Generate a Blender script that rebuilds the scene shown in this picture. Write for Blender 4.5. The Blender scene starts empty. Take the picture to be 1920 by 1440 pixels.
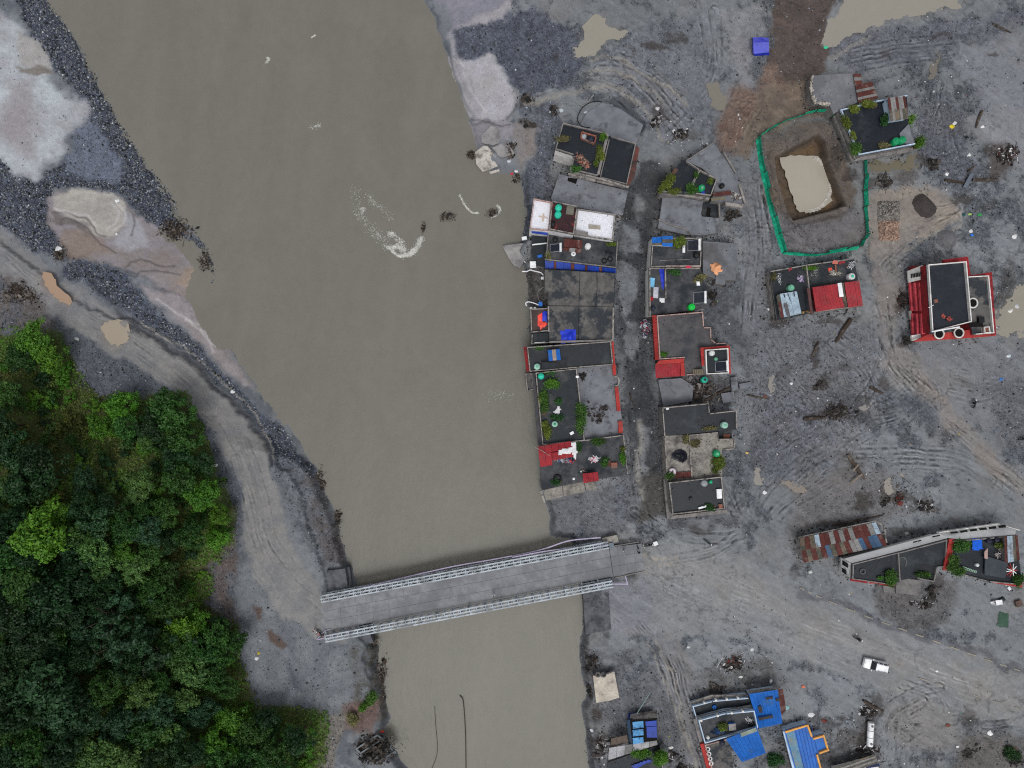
import bpy, bmesh, math, random
import numpy as np
from mathutils import Vector, Matrix
R = math.radians
random.seed(7); rng = np.random.default_rng(7)
SC = bpy.context.scene
COL = SC.collection
S = 0.1            # metres per photo pixel (1920 wide) on the mud plain, z = 0
H = 130.0          # drone height above the plain
# ---------------------------------------------------------------- camera, sky, sun, exposure
cd = bpy.data.cameras.new('camera'); cam = bpy.data.objects.new('camera', cd); COL.objects.link(cam)
cam.location = (0, 0, H); cam.rotation_euler = (0, 0, 0)
cd.sensor_width = 36; cd.lens = 36*H/(1920*S); cd.clip_start = 1; cd.clip_end = 3000
SC.camera = cam
W = bpy.data.worlds.new('World'); SC.world = W; W.use_nodes = True
wn = W.node_tree.nodes; wl = W.node_tree.links; wn.clear()
sky = wn.new('ShaderNodeTexSky'); sky.sky_type = 'NISHITA'; sky.sun_disc = False
sky.sun_elevation = R(68); sky.sun_rotation = R(180); sky.air_density = 1.6; sky.dust_density = 4.0; sky.ozone_density = 1.0
hs = wn.new('ShaderNodeHueSaturation'); hs.inputs['Saturation'].default_value = 0.21
bg = wn.new('ShaderNodeBackground'); bg.inputs['Strength'].default_value = 0.09
wo = wn.new('ShaderNodeOutputWorld')
wl.new(sky.outputs[0], hs.inputs['Color']); wl.new(hs.outputs[0], bg.inputs['Color']); wl.new(bg.outputs[0], wo.inputs['Surface'])
sd = bpy.data.lights.new('sun', 'SUN'); sun = bpy.data.objects.new('sun', sd); COL.objects.link(sun)
sd.energy = 1.0; sd.angle = R(24); sd.color = (1, 0.98, 0.94)
sun.rotation_euler = (R(22), 0, 0); sun.location = (0, 0, 200)
SC.view_settings.view_transform = 'Standard'; SC.view_settings.look = 'None'
SC.view_settings.exposure = 0.34; SC.view_settings.gamma = 1; SC.view_settings.use_curve_mapping = False
SC.cycles.max_bounces = 5; SC.cycles.diffuse_bounces = 3; SC.cycles.glossy_bounces = 2; SC.cycles.transmission_bounces = 2
SC.cycles.use_denoising = False; SC.cycles.filter_width = 1.15
# ---------------------------------------------------------------- coordinates
def P(px, py, z=0.0):
    f = (H-z)/H*S
    return Vector(((px-960)*f, -(py-720)*f, z))
def unP(v):
    f = H/((H-v[2])*S)
    return v[0]*f+960, 720-v[1]*f
# ---------------------------------------------------------------- materials
def lin(*c):
    return tuple(((v/255)/12.92 if v <= 10 else ((v/255+0.055)/1.055)**2.4) for v in c)
MATS = {}
def nd(t, typ, **kw):
    n = t.nodes.new(typ)
    for k, v in kw.items():
        if k in n.inputs: n.inputs[k].default_value = v
        else: setattr(n, k, v)
    return n
def mixc(t, fac, a, b, mode='MIX'):
    m = t.nodes.new('ShaderNodeMix'); m.data_type = 'RGBA'; m.blend_type = mode
    for sock, v in ((0, fac), (6, a), (7, b)):
        if hasattr(v, 'is_output'): t.links.new(v, m.inputs[sock])
        elif sock == 0: m.inputs[0].default_value = v
        else: m.inputs[sock].default_value = (*v, 1)
    return m.outputs[2]
def noise(t, vec, scale, detail=4, rough=0.6):
    n = nd(t, 'ShaderNodeTexNoise', Scale=scale, Detail=detail, Roughness=rough)
    t.links.new(vec, n.inputs['Vector']); return n.outputs['Fac']
def ramp(t, fac, lo, hi):
    m = nd(t, 'ShaderNodeMapRange'); m.inputs[1].default_value = lo; m.inputs[2].default_value = hi
    t.links.new(fac, m.inputs[0]); return m.outputs[0]
def base(name):
    m = bpy.data.materials.new(name); m.use_nodes = True; t = m.node_tree
    return m, t, t.nodes['Principled BSDF']
def mat(name, c1, c2=None, c3=None, fs=3.0, ss=0.35, lo=0.5, hi=0.62, rough=0.85, bump=0.0, metal=0.0, wave=None, spec=0.3, rrand=0.0, dirty=True):
    """worn surface: fine grain between c1 and c2, blotches of c3"""
    if name in MATS: return MATS[name]
    m, t, b = base(name)
    geo = t.nodes.new('ShaderNodeNewGeometry'); vec = geo.outputs['Position']
    if c2 is None: c2 = tuple(v*0.72 for v in c1)
    f = ramp(t, noise(t, vec, fs, 6, 0.7), 0.3, 0.7)
    c = mixc(t, f, c1, c2)
    if dirty: dirt = ramp(t, noise(t, vec, .55, 5, .7), .36, .64); c = mixc(t, 1.0, c, mixc(t, dirt, (.74, .74, .75), (1.1, 1.1, 1.1)), 'MULTIPLY')
    if c3 is not None:
        g = ramp(t, noise(t, vec, ss, 5, 0.65), lo, hi); c = mixc(t, g, c, c3)
    if rrand:
        oi = t.nodes.new('ShaderNodeObjectInfo'); h = nd(t, 'ShaderNodeHueSaturation')
        t.links.new(ramp(t, oi.outputs['Random'], 0, 1), h.inputs['Value'])
        mr = nd(t, 'ShaderNodeMapRange'); mr.inputs[3].default_value = 1-rrand; mr.inputs[4].default_value = 1+rrand
        t.links.new(oi.outputs['Random'], mr.inputs[0]); t.links.new(mr.outputs[0], h.inputs['Value'])
        t.links.new(c, h.inputs['Color']); c = h.outputs[0]
    t.links.new(c, b.inputs['Base Color'])
    b.inputs['Roughness'].default_value = rough; b.inputs['Metallic'].default_value = metal
    b.inputs['Specular IOR Level'].default_value = spec
    if bump:
        bp = nd(t, 'ShaderNodeBump', Strength=0.6, Distance=bump); t.links.new(f, bp.inputs['Height']); t.links.new(bp.outputs[0], b.inputs['Normal'])
    MATS[name] = m; return m
def attr_mat(name, attr='Col', rough=0.8, grain=0.25, gs=6.0, rrand=0.0, hrand=0.0, trans=0.0):
    if name in MATS: return MATS[name]
    m, t, b = base(name)
    a = nd(t, 'ShaderNodeAttribute', attribute_name=attr); c = a.outputs['Color']
    if grain:
        geo = t.nodes.new('ShaderNodeNewGeometry')
        f = ramp(t, noise(t, geo.outputs['Position'], gs, 5, 0.7), 0.25, 0.75)
        c = mixc(t, f, c, mixc(t, 1.0, c, (1-grain,)*3, 'MULTIPLY'))
    if rrand or hrand:
        oi = t.nodes.new('ShaderNodeObjectInfo'); h = nd(t, 'ShaderNodeHueSaturation')
        mr = nd(t, 'ShaderNodeMapRange'); mr.inputs[3].default_value = 1-rrand; mr.inputs[4].default_value = 1+rrand
        t.links.new(oi.outputs['Random'], mr.inputs[0]); t.links.new(mr.outputs[0], h.inputs['Value'])
        ml = nd(t, 'ShaderNodeMath', operation='MULTIPLY'); ml.inputs[1].default_value = 7.31
        fr = nd(t, 'ShaderNodeMath', operation='FRACT'); t.links.new(oi.outputs['Random'], ml.inputs[0]); t.links.new(ml.outputs[0], fr.inputs[0])
        mh = nd(t, 'ShaderNodeMapRange'); mh.inputs[3].default_value = 0.5-hrand; mh.inputs[4].default_value = 0.5+hrand
        t.links.new(fr.outputs[0], mh.inputs[0]); t.links.new(mh.outputs[0], h.inputs['Hue'])
        t.links.new(c, h.inputs['Color']); c = h.outputs[0]
    t.links.new(c, b.inputs['Base Color']); b.inputs['Roughness'].default_value = rough
    b.inputs['Specular IOR Level'].default_value = 0.25
    MATS[name] = m; return m
# ---------------------------------------------------------------- mesh building
def tag(o, label=None, cat=None, group=None, kind=None):
    if label: o['label'] = label
    if cat: o['category'] = cat
    if group: o['group'] = group
    if kind: o['kind'] = kind
    return o
def thing(name, label, cat, loc, group=None):
    o = bpy.data.objects.new(name, None); COL.objects.link(o); o.location = loc; o.empty_display_size = 0.5
    return tag(o, label, cat, group)
def worldloc(o):
    v = Vector((0, 0, 0))
    while o is not None: v = v+Vector(o.location); o = o.parent
    return v
class MB:
    def __init__(s): s.v = []; s.f = []; s.c = []; s.col = None
    def add(s, vs, fs):
        n = len(s.v); s.v += [tuple(x) for x in vs]; s.f += [tuple(i+n for i in f) for f in fs]
        if s.col is not None or s.c:
            s.c += [s.col]*len(vs)
        return s
    def box(s, c, d, rz=0.0, tilt=None):
        m = Matrix.Rotation(rz, 3, 'Z')
        if tilt: m = m @ Matrix.Rotation(tilt[0], 3, 'X') @ Matrix.Rotation(tilt[1], 3, 'Y')
        c = Vector(c); vs = []
        for z in (-.5, .5):
            for x, y in ((-.5, -.5), (.5, -.5), (.5, .5), (-.5, .5)): vs.append(c+m @ Vector((x*d[0], y*d[1], z*d[2])))
        return s.add(vs, [(3, 2, 1, 0), (4, 5, 6, 7), (0, 1, 5, 4), (1, 2, 6, 5), (2, 3, 7, 6), (3, 0, 4, 7)])
    def bar(s, a, b, w, h=None):
        a = Vector(a); b = Vector(b); d = b-a; L = d.length
        if L < 1e-6: return s
        h = h or w; d = d/L; up = Vector((0, 0, 1)) if abs(d.z) < 0.95 else Vector((1, 0, 0))
        x = d.cross(up).normalized(); y = x.cross(d).normalized(); vs = []
        for q in (a, b):
            for i, j in ((-.5, -.5), (.5, -.5), (.5, .5), (-.5, .5)): vs.append(q+x*(i*w)+y*(j*h))
        return s.add(vs, [(3, 2, 1, 0), (4, 5, 6, 7), (0, 1, 5, 4), (1, 2, 6, 5), (2, 3, 7, 6), (3, 0, 4, 7)])
    def prism(s, poly, z0, z1, cap=True, bottom=False):
        n = len(poly); vs = [(p[0], p[1], z0) for p in poly]+[(p[0], p[1], z1) for p in poly]
        fs = [(i, (i+1) % n, n+(i+1) % n, n+i) for i in range(n)]
        if cap: fs.append(tuple(range(n, 2*n)))
        if bottom: fs.append(tuple(range(n-1, -1, -1)))
        return s.add(vs, fs)
    def slab(s, pts, th):
        """thin slab under 3-D points"""
        n = len(pts); vs = [Vector(p)-Vector((0, 0, th)) for p in pts]+[Vector(p) for p in pts]
        fs = [(i, (i+1) % n, n+(i+1) % n, n+i) for i in range(n)]+[tuple(range(n, 2*n)), tuple(range(n-1, -1, -1))]
        return s.add(vs, fs)
    def lathe(s, c, prof, n=16, closed=True):
        c = Vector(c); vs = []; fs = []
        for r, z in prof:
            for k in range(n): a = 2*math.pi*k/n; vs.append(c+Vector((r*math.cos(a), r*math.sin(a), z)))
        for i in range(len(prof)-1):
            for k in range(n): fs.append((i*n+k, i*n+(k+1) % n, (i+1)*n+(k+1) % n, (i+1)*n+k))
        if closed: fs.append(tuple((len(prof)-1)*n+k for k in range(n))); fs.append(tuple(n-1-k for k in range(n)))
        return s.add(vs, fs)
    def tube(s, pts, r, n=6, caps=True):
        pts = [Vector(p) for p in pts]; m = len(pts); vs = []; fs = []
        rs = r if isinstance(r, (list, tuple)) else [r]*m
        for i, p in enumerate(pts):
            d = (pts[min(i+1, m-1)]-pts[max(i-1, 0)])
            d = d.normalized() if d.length > 1e-9 else Vector((0, 0, 1))
            up = Vector((0, 0, 1)) if abs(d.z) < 0.9 else Vector((1, 0, 0))
            x = d.cross(up).normalized(); y = x.cross(d)
            for k in range(n): a = 2*math.pi*k/n; vs.append(p+(x*math.cos(a)+y*math.sin(a))*rs[i])
        for i in range(m-1):
            for k in range(n): fs.append((i*n+k, i*n+(k+1) % n, (i+1)*n+(k+1) % n, (i+1)*n+k))
        if caps: fs.append(tuple(n-1-k for k in range(n))); fs.append(tuple((m-1)*n+k for k in range(n)))
        return s.add(vs, fs)
    def torus(s, c, R0, r, n=18, m=8, axis='Z'):
        c = Vector(c); vs = []; fs = []
        for i in range(n):
            a = 2*math.pi*i/n
            for j in range(m):
                b = 2*math.pi*j/m; q = Vector(((R0+r*math.cos(b))*math.cos(a), (R0+r*math.cos(b))*math.sin(a), r*math.sin(b)))
                if axis == 'Y': q = Vector((q.x, q.z, q.y))
                if axis == 'X': q = Vector((q.z, q.x, q.y))
                vs.append(c+q)
        for i in range(n):
            for j in range(m): fs.append((i*m+j, ((i+1) % n)*m+j, ((i+1) % n)*m+(j+1) % m, i*m+(j+1) % m))
        return s.add(vs, fs)
    def mesh(s, name, m, off=Vector((0, 0, 0)), smooth=False):
        me = bpy.data.meshes.new(name)
        me.from_pydata([(v[0]-off[0], v[1]-off[1], v[2]-off[2]) for v in s.v], [], s.f)
        if s.c:
            a = me.color_attributes.new('Col', 'FLOAT_COLOR', 'POINT')
            a.data.foreach_set('color', np.array([(*c, 1) for c in s.c], dtype=np.float32).ravel())
        me.materials.append(m); me.update()
        bm = bmesh.new(); bm.from_mesh(me); bmesh.ops.recalc_face_normals(bm, faces=bm.faces); bm.to_mesh(me); bm.free()
        if smooth: me.polygons.foreach_set('use_smooth', [True]*len(me.polygons))
        return me
    def build(s, name, m, parent=None, loc=None, smooth=False):
        """coordinates given in world; the object's origin sits at loc (or at its parent's)"""
        off = worldloc(parent) if parent is not None else Vector(loc if loc is not None else (0, 0, 0))
        o = bpy.data.objects.new(name, s.mesh(name, m, off, smooth)); COL.objects.link(o)
        if parent is not None: o.parent = parent
        else: o.location = off
        return o
def raw_mesh(name, verts, faces, m, colors=None, smooth=False):
    """fast numpy mesh; faces is (n,3) or (n,4)"""
    verts = np.asarray(verts, np.float32); faces = np.asarray(faces, np.int32); k = faces.shape[1]
    me = bpy.data.meshes.new(name); me.vertices.add(len(verts)); me.vertices.foreach_set('co', verts.ravel())
    me.loops.add(faces.size); me.loops.foreach_set('vertex_index', faces.ravel())
    me.polygons.add(len(faces)); me.polygons.foreach_set('loop_start', np.arange(0, faces.size, k, dtype=np.int32))
    me.polygons.foreach_set('loop_total', np.full(len(faces), k, np.int32))
    if smooth: me.polygons.foreach_set('use_smooth', np.ones(len(faces), bool))
    me.update(calc_edges=True)
    if colors is not None:
        c = np.ones((len(verts), 4), np.float32); c[:, :3] = colors
        me.color_attributes.new('Col', 'FLOAT_COLOR', 'POINT').data.foreach_set('color', c.ravel())
    me.materials.append(m); return me
def link(name, me, parent=None, loc=(0, 0, 0)):
    o = bpy.data.objects.new(name, me); COL.objects.link(o); o.location = loc
    if parent is not None: o.parent = parent
    return o
KIDS = {}
def dup(root, loc, rz=0.0, sc=1.0, label=None, group=None):
    if root.name not in KIDS: KIDS[root.name] = [(c, list(c.children)) for c in root.children]
    r = root.copy(); COL.objects.link(r); r.location = loc; r.rotation_euler = (0, 0, rz)
    r.scale = (sc, sc, sc) if not isinstance(sc, tuple) else sc
    if label: r['label'] = label
    if group: r['group'] = group
    for ch, sub in KIDS[root.name]:
        c = ch.copy(); COL.objects.link(c); c.parent = r
        for g in sub:
            d = g.copy(); COL.objects.link(d); d.parent = c
    return r
# ---------------------------------------------------------------- numpy noise and shapes in photo-pixel plan coordinates
TAB = rng.random((8, 256, 256), dtype=np.float32)
def vnoise(x, y, k=0):
    xi = np.floor(x).astype(np.int32); yi = np.floor(y).astype(np.int32); fx = (x-xi).astype(np.float32); fy = (y-yi).astype(np.float32)
    fx = fx*fx*(3-2*fx); fy = fy*fy*(3-2*fy); T = TAB[k % 8]; off = 37*(k//8)
    x0 = (xi+off) & 255; x1 = (xi+1+off) & 255; y0 = (yi+off*3) & 255; y1 = (yi+1+off*3) & 255
    return (T[y0, x0]*(1-fx)+T[y0, x1]*fx)*(1-fy)+(T[y1, x0]*(1-fx)+T[y1, x1]*fx)*fy
def fbm(x, y, scale, octs=4, k=0, gain=0.5):
    """-1..1, features about `scale` pixels"""
    o = np.zeros_like(x, dtype=np.float32); a = 1.0; tot = 0; f = 1.0/scale
    for i in range(octs):
        o += a*(vnoise(x*f+13.7*i, y*f-7.1*i, k+i)*2-1); tot += a; a *= gain; f *= 2.03
    return o/tot*1.5
def sstep(a, b, x):
    t = np.clip((x-a)/(b-a), 0, 1); return t*t*(3-2*t)
def seg_dist(x, y, pts, closed):
    d2 = np.full(x.shape, 1e12, np.float32); n = len(pts); inside = np.zeros(x.shape, bool)
    for i in range(n if closed else n-1):
        ax, ay = pts[i]; bx, by = pts[(i+1) % n]; dx, dy = bx-ax, by-ay; L = dx*dx+dy*dy+1e-9
        t = np.clip(((x-ax)*dx+(y-ay)*dy)/L, 0, 1); d2 = np.minimum(d2, (x-ax-t*dx)**2+(y-ay-t*dy)**2)
        if closed and ay != by:
            inside ^= ((ay > y) != (by > y)) & (x < (bx-ax)*(y-ay)/(by-ay)+ax)
    d = np.sqrt(d2); return (np.where(inside, d, -d)) if closed else d
def curve(pts, n=8):
    """Catmull-Rom through the points"""
    p = [np.array(q, float) for q in pts]; p = [2*p[0]-p[1]]+p+[2*p[-1]-p[-2]]; out = []
    for i in range(1, len(p)-2):
        for k in range(n):
            t = k/n; out.append(tuple(0.5*((2*p[i])+(-p[i-1]+p[i+1])*t+(2*p[i-1]-5*p[i]+4*p[i+1]-p[i+2])*t*t+(-p[i-1]+3*p[i]-3*p[i+1]+p[i+2])*t**3)))
    out.append(tuple(p[-2])); return out
# ---------------------------------------------------------------- GROUND: one sheet, plan coordinates = photo pixels at z = 0
WATER = -2.0
def axis(a, b, step, far):
    core = np.arange(a, b+1, step); ext = np.array([20, 50, 90, 140, 200, 270, 360, 470, 600, 760, 960, 1200, 1500, 1900, 2500, 3400, 4800, 6600, far], float)
    return np.concatenate([a-ext[::-1], core, b+ext]).astype(np.float32)
AX = axis(-90, 2010, 2.0, 9000); AY = axis(-90, 1530, 2.0, 9000)
GX, GY = np.meshgrid(AX, AY)
WX = GX+fbm(GX, GY, 40, 6, 3, .62)*13; WY = GY+fbm(GX, GY, 40, 6, 5, .62)*13     # warped coordinates: uneven edges
HZ = np.zeros_like(GX); CO = np.zeros(GX.shape+(3,), np.float32); WET = np.zeros_like(GX)
GRAV = np.zeros_like(GX)       # how many loose stones lie here
def box_of(pts, m):
    a = np.array(pts); i0, i1 = np.searchsorted(AX, [a[:, 0].min()-m, a[:, 0].max()+m]); j0, j1 = np.searchsorted(AY, [a[:, 1].min()-m, a[:, 1].max()+m])
    return slice(max(j0-1, 0), j1+1), slice(max(i0-1, 0), i1+1)
def zone(pts, soft=4, warp=True, scale=1.0):
    sl = box_of(pts, 30+soft); x, y = (WX[sl], WY[sl]) if warp else (GX[sl], GY[sl])
    return sl, sstep(-soft, soft, seg_dist(x, y, pts, True))*scale
def paint(pts, col, soft=4, a=1.0, warp=True, rough=None, grav=None, dz=0.0, mott=0.0, ms=20, wet=None, var=None):
    sl, m = zone(pts, soft, warp); m = m*a
    if mott: m = m*np.clip(0.5+mott*fbm(GX[sl], GY[sl], ms, 5, 2, 0.6)+0.3, 0, 1)
    c = np.array(col, np.float32)[None, None, :]
    if var is not None:
        v = np.clip(0.5+0.8*fbm(GX[sl], GY[sl], var[1], 5, 6, 0.6), 0, 1)[..., None]; c = c*(1-v)+np.array(var[0], np.float32)*v
    CO[sl] = CO[sl]*(1-m[..., None])+c*m[..., None]
    if grav is not None: GRAV[sl] = GRAV[sl]*(1-m)+grav*m
    if wet is not None: WET[sl] = WET[sl]*(1-m)+wet*m
    if dz: HZ[sl] += dz*m
def toplane(pts, z):
    f = (H-z)/H; return [((x-960)*f+960, (y-720)*f+720) for x, y in pts]
MUD = lin(108, 113, 121); MUD2 = lin(86, 91, 99); DARK = lin(64, 67, 76); SAND = lin(168, 175, 181); LILAC = lin(152, 150, 153)
SHORE = lin(126, 119, 122); ROADC = lin(126, 125, 126); BROWN = lin(88, 70, 64); OLIVE = lin(103, 96, 88); PEB = lin(78, 84, 99)
# base mud: wet and drier patches, finer and coarser grain
n1 = fbm(GX, GY, 150, 5, 0, 0.6); n2 = fbm(GX, GY, 26, 5, 1, 0.65); n3 = fbm(GX, GY, 6, 3, 4, 0.7)
t = np.clip(0.5+0.55*n1+0.35*n2+0.25*n3, 0, 1)[..., None]
gv = sstep(-.02, .38, .55*fbm(GX, GY, 95, 5, 9, .6)+.6*n2)          # gravelly patches against smooth silt
CO[:] = np.array(lin(113, 117, 124))*(1-gv[..., None])+np.array(MUD2)*gv[..., None]; CO *= (.82+.3*t)
GRAV[:] = .03+.75*gv*(GX > 900)
HZ += 0.16*n1+0.10*n2+0.045*n3
# river
LEFT_BANK = [(20, -2900), (60, -400), (85, 0), (122, 50), (155, 110), (185, 165), (212, 215), (236, 260), (272, 310), (312, 355), (326, 385), (335, 420), (362, 428), (385, 468), (402, 500), (398, 535), (388, 552), (402, 590), (425, 640), (458, 690), (495, 745), (535, 795), (565, 835), (590, 875), (608, 915), (622, 950), (636, 985), (642, 1010), (650, 1050), (662, 1062), (668, 1100), (690, 1185), (712, 1210), (706, 1238), (714, 1268), (724, 1300), (730, 1340), (716, 1372), (735, 1398), (762, 1440), (790, 1530), (810, 1900), (830, 4400)]
RIGHT_BANK = [(1150, 4400), (1130, 1900), (1110, 1530), (1105, 1440), (1096, 1375), (1088, 1325), (1098, 1300), (1088, 1255), (1086, 1210), (1096, 1160), (1092, 1105), (1088, 1050), (1070, 1005), (1034, 1003), (1026, 950), (1016, 905), (1012, 830), (1008, 760), (1002, 700), (993, 640), (994, 575), (988, 510), (975, 490), (962, 470), (978, 452), (988, 420), (983, 372), (975, 332), (945, 322), (905, 318), (893, 268), (882, 232), (866, 182), (842, 112), (824, 66), (815, 32), (795, 0), (760, -120), (740, -400), (700, -2900)]
RIVER = toplane(LEFT_BANK+RIGHT_BANK, WATER)
dr = seg_dist(GX+fbm(GX, GY, 22, 4, 7)*4, GY+fbm(GX, GY, 22, 4, 2)*4, RIVER, True); do = np.maximum(-dr, 0)
steep = np.where(GX > 780, sstep(200, 360, GY), sstep(800, 880, GY))
reach = 150*(1-steep)+13*steep+np.where((GX > 780) & (GY < 340), -70, 0)*(1-steep)
bank = sstep(0, 1, do/reach)
HZ[:] = np.where(dr > 0, WATER-sstep(0, 40, dr)*2.2+0.03*n2, WATER+0.02+bank*(1.98+HZ)+0.05*n2*(1-bank))
# far from the town the valley floor carries on, gently rising
HZ += sstep(1500, 9000, np.hypot(GX-960, GY-720))*18
# ---- west bank
PEB_A = [(8, -20), (90, -20), (128, 50), (215, 210), (275, 305), (325, 365), (318, 410), (345, 440), (395, 470), (408, 520), (400, 545), (372, 545), (365, 505), (330, 470), (290, 470), (285, 430), (255, 390), (215, 360), (140, 350), (100, 355), (85, 400), (110, 450), (150, 490), (60, 470), (0, 420), (-60, 380), (-60, 300), (0, 300), (60, 340), (120, 300), (160, 200), (120, 160), (85, 110), (60, 70)]
paint(PEB_A, PEB, 5, grav=1.0, var=(lin(60, 66, 82), 12))
paint([(140, 175), (190, 260), (225, 320), (210, 345), (120, 320), (120, 290), (150, 225)], lin(98, 105, 121), 9, grav=0.4)
SANDW = [(-80, -20), (0, 20), (30, 45), (62, 88), (85, 112), (82, 130), (92, 150), (118, 168), (155, 190), (160, 205), (142, 235), (118, 262), (112, 288), (76, 312), (66, 335), (30, 334), (8, 300), (-80, 285)]
paint(SANDW, SAND, 10, grav=0.03, var=(lin(146, 146, 152), 45))
paint([(25, 55), (60, 70), (85, 112), (70, 118), (30, 112)], lin(150, 146, 144), 6, a=.8)
paint([(20, 118), (82, 114), (92, 128), (70, 135), (40, 126)], lin(112, 105, 98), 3, a=.9, wet=.6)
paint([(20, 150), (60, 145), (62, 220), (70, 290), (40, 285), (0, 250), (0, 200)], lin(136, 130, 134), 16, a=.75)
paint([(80, 370), (110, 360), (210, 365), (260, 400), (330, 440), (372, 470), (395, 560), (440, 650), (400, 640), (330, 560), (260, 520), (190, 490), (130, 480), (88, 430)], lin(122, 114, 112), 6, grav=0.0, wet=.3, var=(lin(128, 124, 130), 40), dz=-.35)
POND = [(96, 372), (130, 358), (205, 362), (232, 385), (238, 410), (215, 430), (195, 440), (178, 432), (158, 410), (140, 405), (118, 396), (98, 395)]
paint(POND, lin(160, 156, 150), 4, wet=.35, var=(lin(146, 143, 140), 40), dz=-.1)
paint([(232, 388), (262, 410), (268, 455), (240, 468), (205, 448), (225, 428)], lin(146, 146, 154), 8, a=.9)
paint([(98, 396), (140, 404), (170, 430), (180, 440), (165, 445), (140, 420), (110, 415), (90, 410)], lin(92, 86, 84), 3, a=.8, wet=.5)
paint([(110, 425), (190, 440), (210, 470), (140, 490), (100, 470)], lin(122, 108, 100), 8, a=.8)
paint([(330, 500), (372, 500), (380, 545), (350, 550), (325, 530)], lin(132, 117, 106), 6, wet=.7)
paint([(265, 540), (330, 555), (400, 600), (430, 660), (470, 720), (455, 725), (390, 660), (330, 600), (290, 570)], SHORE, 8, grav=0.0, wet=.2, var=(lin(140, 134, 138), 24))
PEB_B = [(120, 488), (165, 490), (215, 505), (255, 545), (300, 585), (350, 630), (400, 680), (450, 735), (500, 790), (545, 835), (585, 880), (600, 930), (560, 930), (520, 870), (492, 825), (468, 775), (415, 722), (350, 660), (270, 605), (180, 550), (130, 520)]
paint(PEB_B, lin(82, 88, 102), 5, grav=0.8, var=(lin(66, 72, 88), 14))
# dirt road on the west bank
ROADW = curve([(-60, 430), (0, 468), (60, 515), (130, 570), (215, 622), (300, 672), (375, 735), (430, 795), (468, 860), (490, 930), (502, 1000), (525, 1065), (575, 1130), (640, 1160)], 6)
sl = box_of(ROADW, 80); dw = seg_dist(WX[sl], WY[sl], ROADW, False)
wid = 34+8*sstep(900, 1100, GY[sl])+0*dw
emb = sstep(8, -4, dw-wid-40)
RB = [(-120, 400), (0, 446), (60, 500), (130, 560), (200, 590), (265, 606), (350, 662), (415, 724), (467, 776), (494, 822), (528, 866), (560, 905), (575, 960), (600, 1040), (612, 1110), (660, 1125), (690, 1185), (690, 1300), (650, 1460), (650, 1600), (-120, 1600)]
sl2, m2 = zone(RB, 2.5); HZ[sl2] += m2*1.0*np.where(GY[sl2] > 1150, sstep(1320, 1150, GY[sl2])*.4+.6, 1)
paint([(0, 480), (60, 540), (110, 600), (180, 640), (290, 700), (380, 770), (420, 840), (450, 920), (460, 1000), (450, 1080), (440, 1170), (470, 1290), (620, 1340), (690, 1290), (700, 1200), (640, 1180), (560, 1120), (-60, 1300), (-80, 560)], lin(88, 93, 102), 10, a=.95, grav=.5, var=(lin(74, 79, 89), 30))
paint([(452, 1060), (500, 1040), (560, 1120), (640, 1175), (690, 1200), (690, 1290), (640, 1330), (490, 1320), (462, 1250), (450, 1170)], lin(112, 117, 124), 14, a=.9, grav=.15, wet=.3, var=(lin(94, 98, 106), 30)); paint([(500, 850), (560, 870), (600, 920), (632, 1000), (640, 1060), (600, 1070), (560, 1000), (530, 920)], lin(106, 110, 118), 10, a=.9, grav=.4, var=(lin(86, 89, 97), 16))
fac = sstep(4, -7, dw-wid)*0.97
rc = np.clip(.5+.7*fbm(GX[sl], GY[sl], 18, 4, 3), 0, 1)[..., None]; rc = np.array(ROADC)*rc+np.array(lin(112, 113, 117))*(1-rc)
CO[sl] = CO[sl]*(1-fac[..., None])+rc*fac[..., None]; GRAV[sl] *= 1-fac
HZ[sl] -= .12*fac*np.exp(-((dw-12)/5)**2)
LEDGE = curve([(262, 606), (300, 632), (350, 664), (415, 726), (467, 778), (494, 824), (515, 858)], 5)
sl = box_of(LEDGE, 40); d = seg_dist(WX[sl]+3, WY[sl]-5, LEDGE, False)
HZ[sl] -= 0.9*np.exp(-(d/5.5)**2); k = np.exp(-(d/6)**2)[..., None]*.85; CO[sl] = CO[sl]*(1-k)+np.array(lin(52, 56, 66))*k  # crevice shade below the ledge painted into the ground colour
for pts in ([(130, 500), (190, 548), (240, 600), (262, 606)], [(180, 520), (210, 545), (235, 570)]):
    sl = box_of(pts, 30); d = seg_dist(WX[sl], WY[sl], pts, False); HZ[sl] -= .4*np.exp(-(d/4)**2); k = np.exp(-(d/5)**2)[..., None]*.6; CO[sl] = CO[sl]*(1-k)+np.array(lin(60, 60, 68))*k
# rocky slump between road and forest
paint([(-80, 490), (40, 520), (80, 560), (110, 610), (60, 622), (0, 625), (-80, 620)], lin(92, 86, 84), 8, a=.9, grav=.5, mott=1.2)
paint([(60, 640), (125, 640), (150, 700), (175, 745), (110, 740), (90, 690)], lin(58, 56, 60), 10, a=.8)
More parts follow.
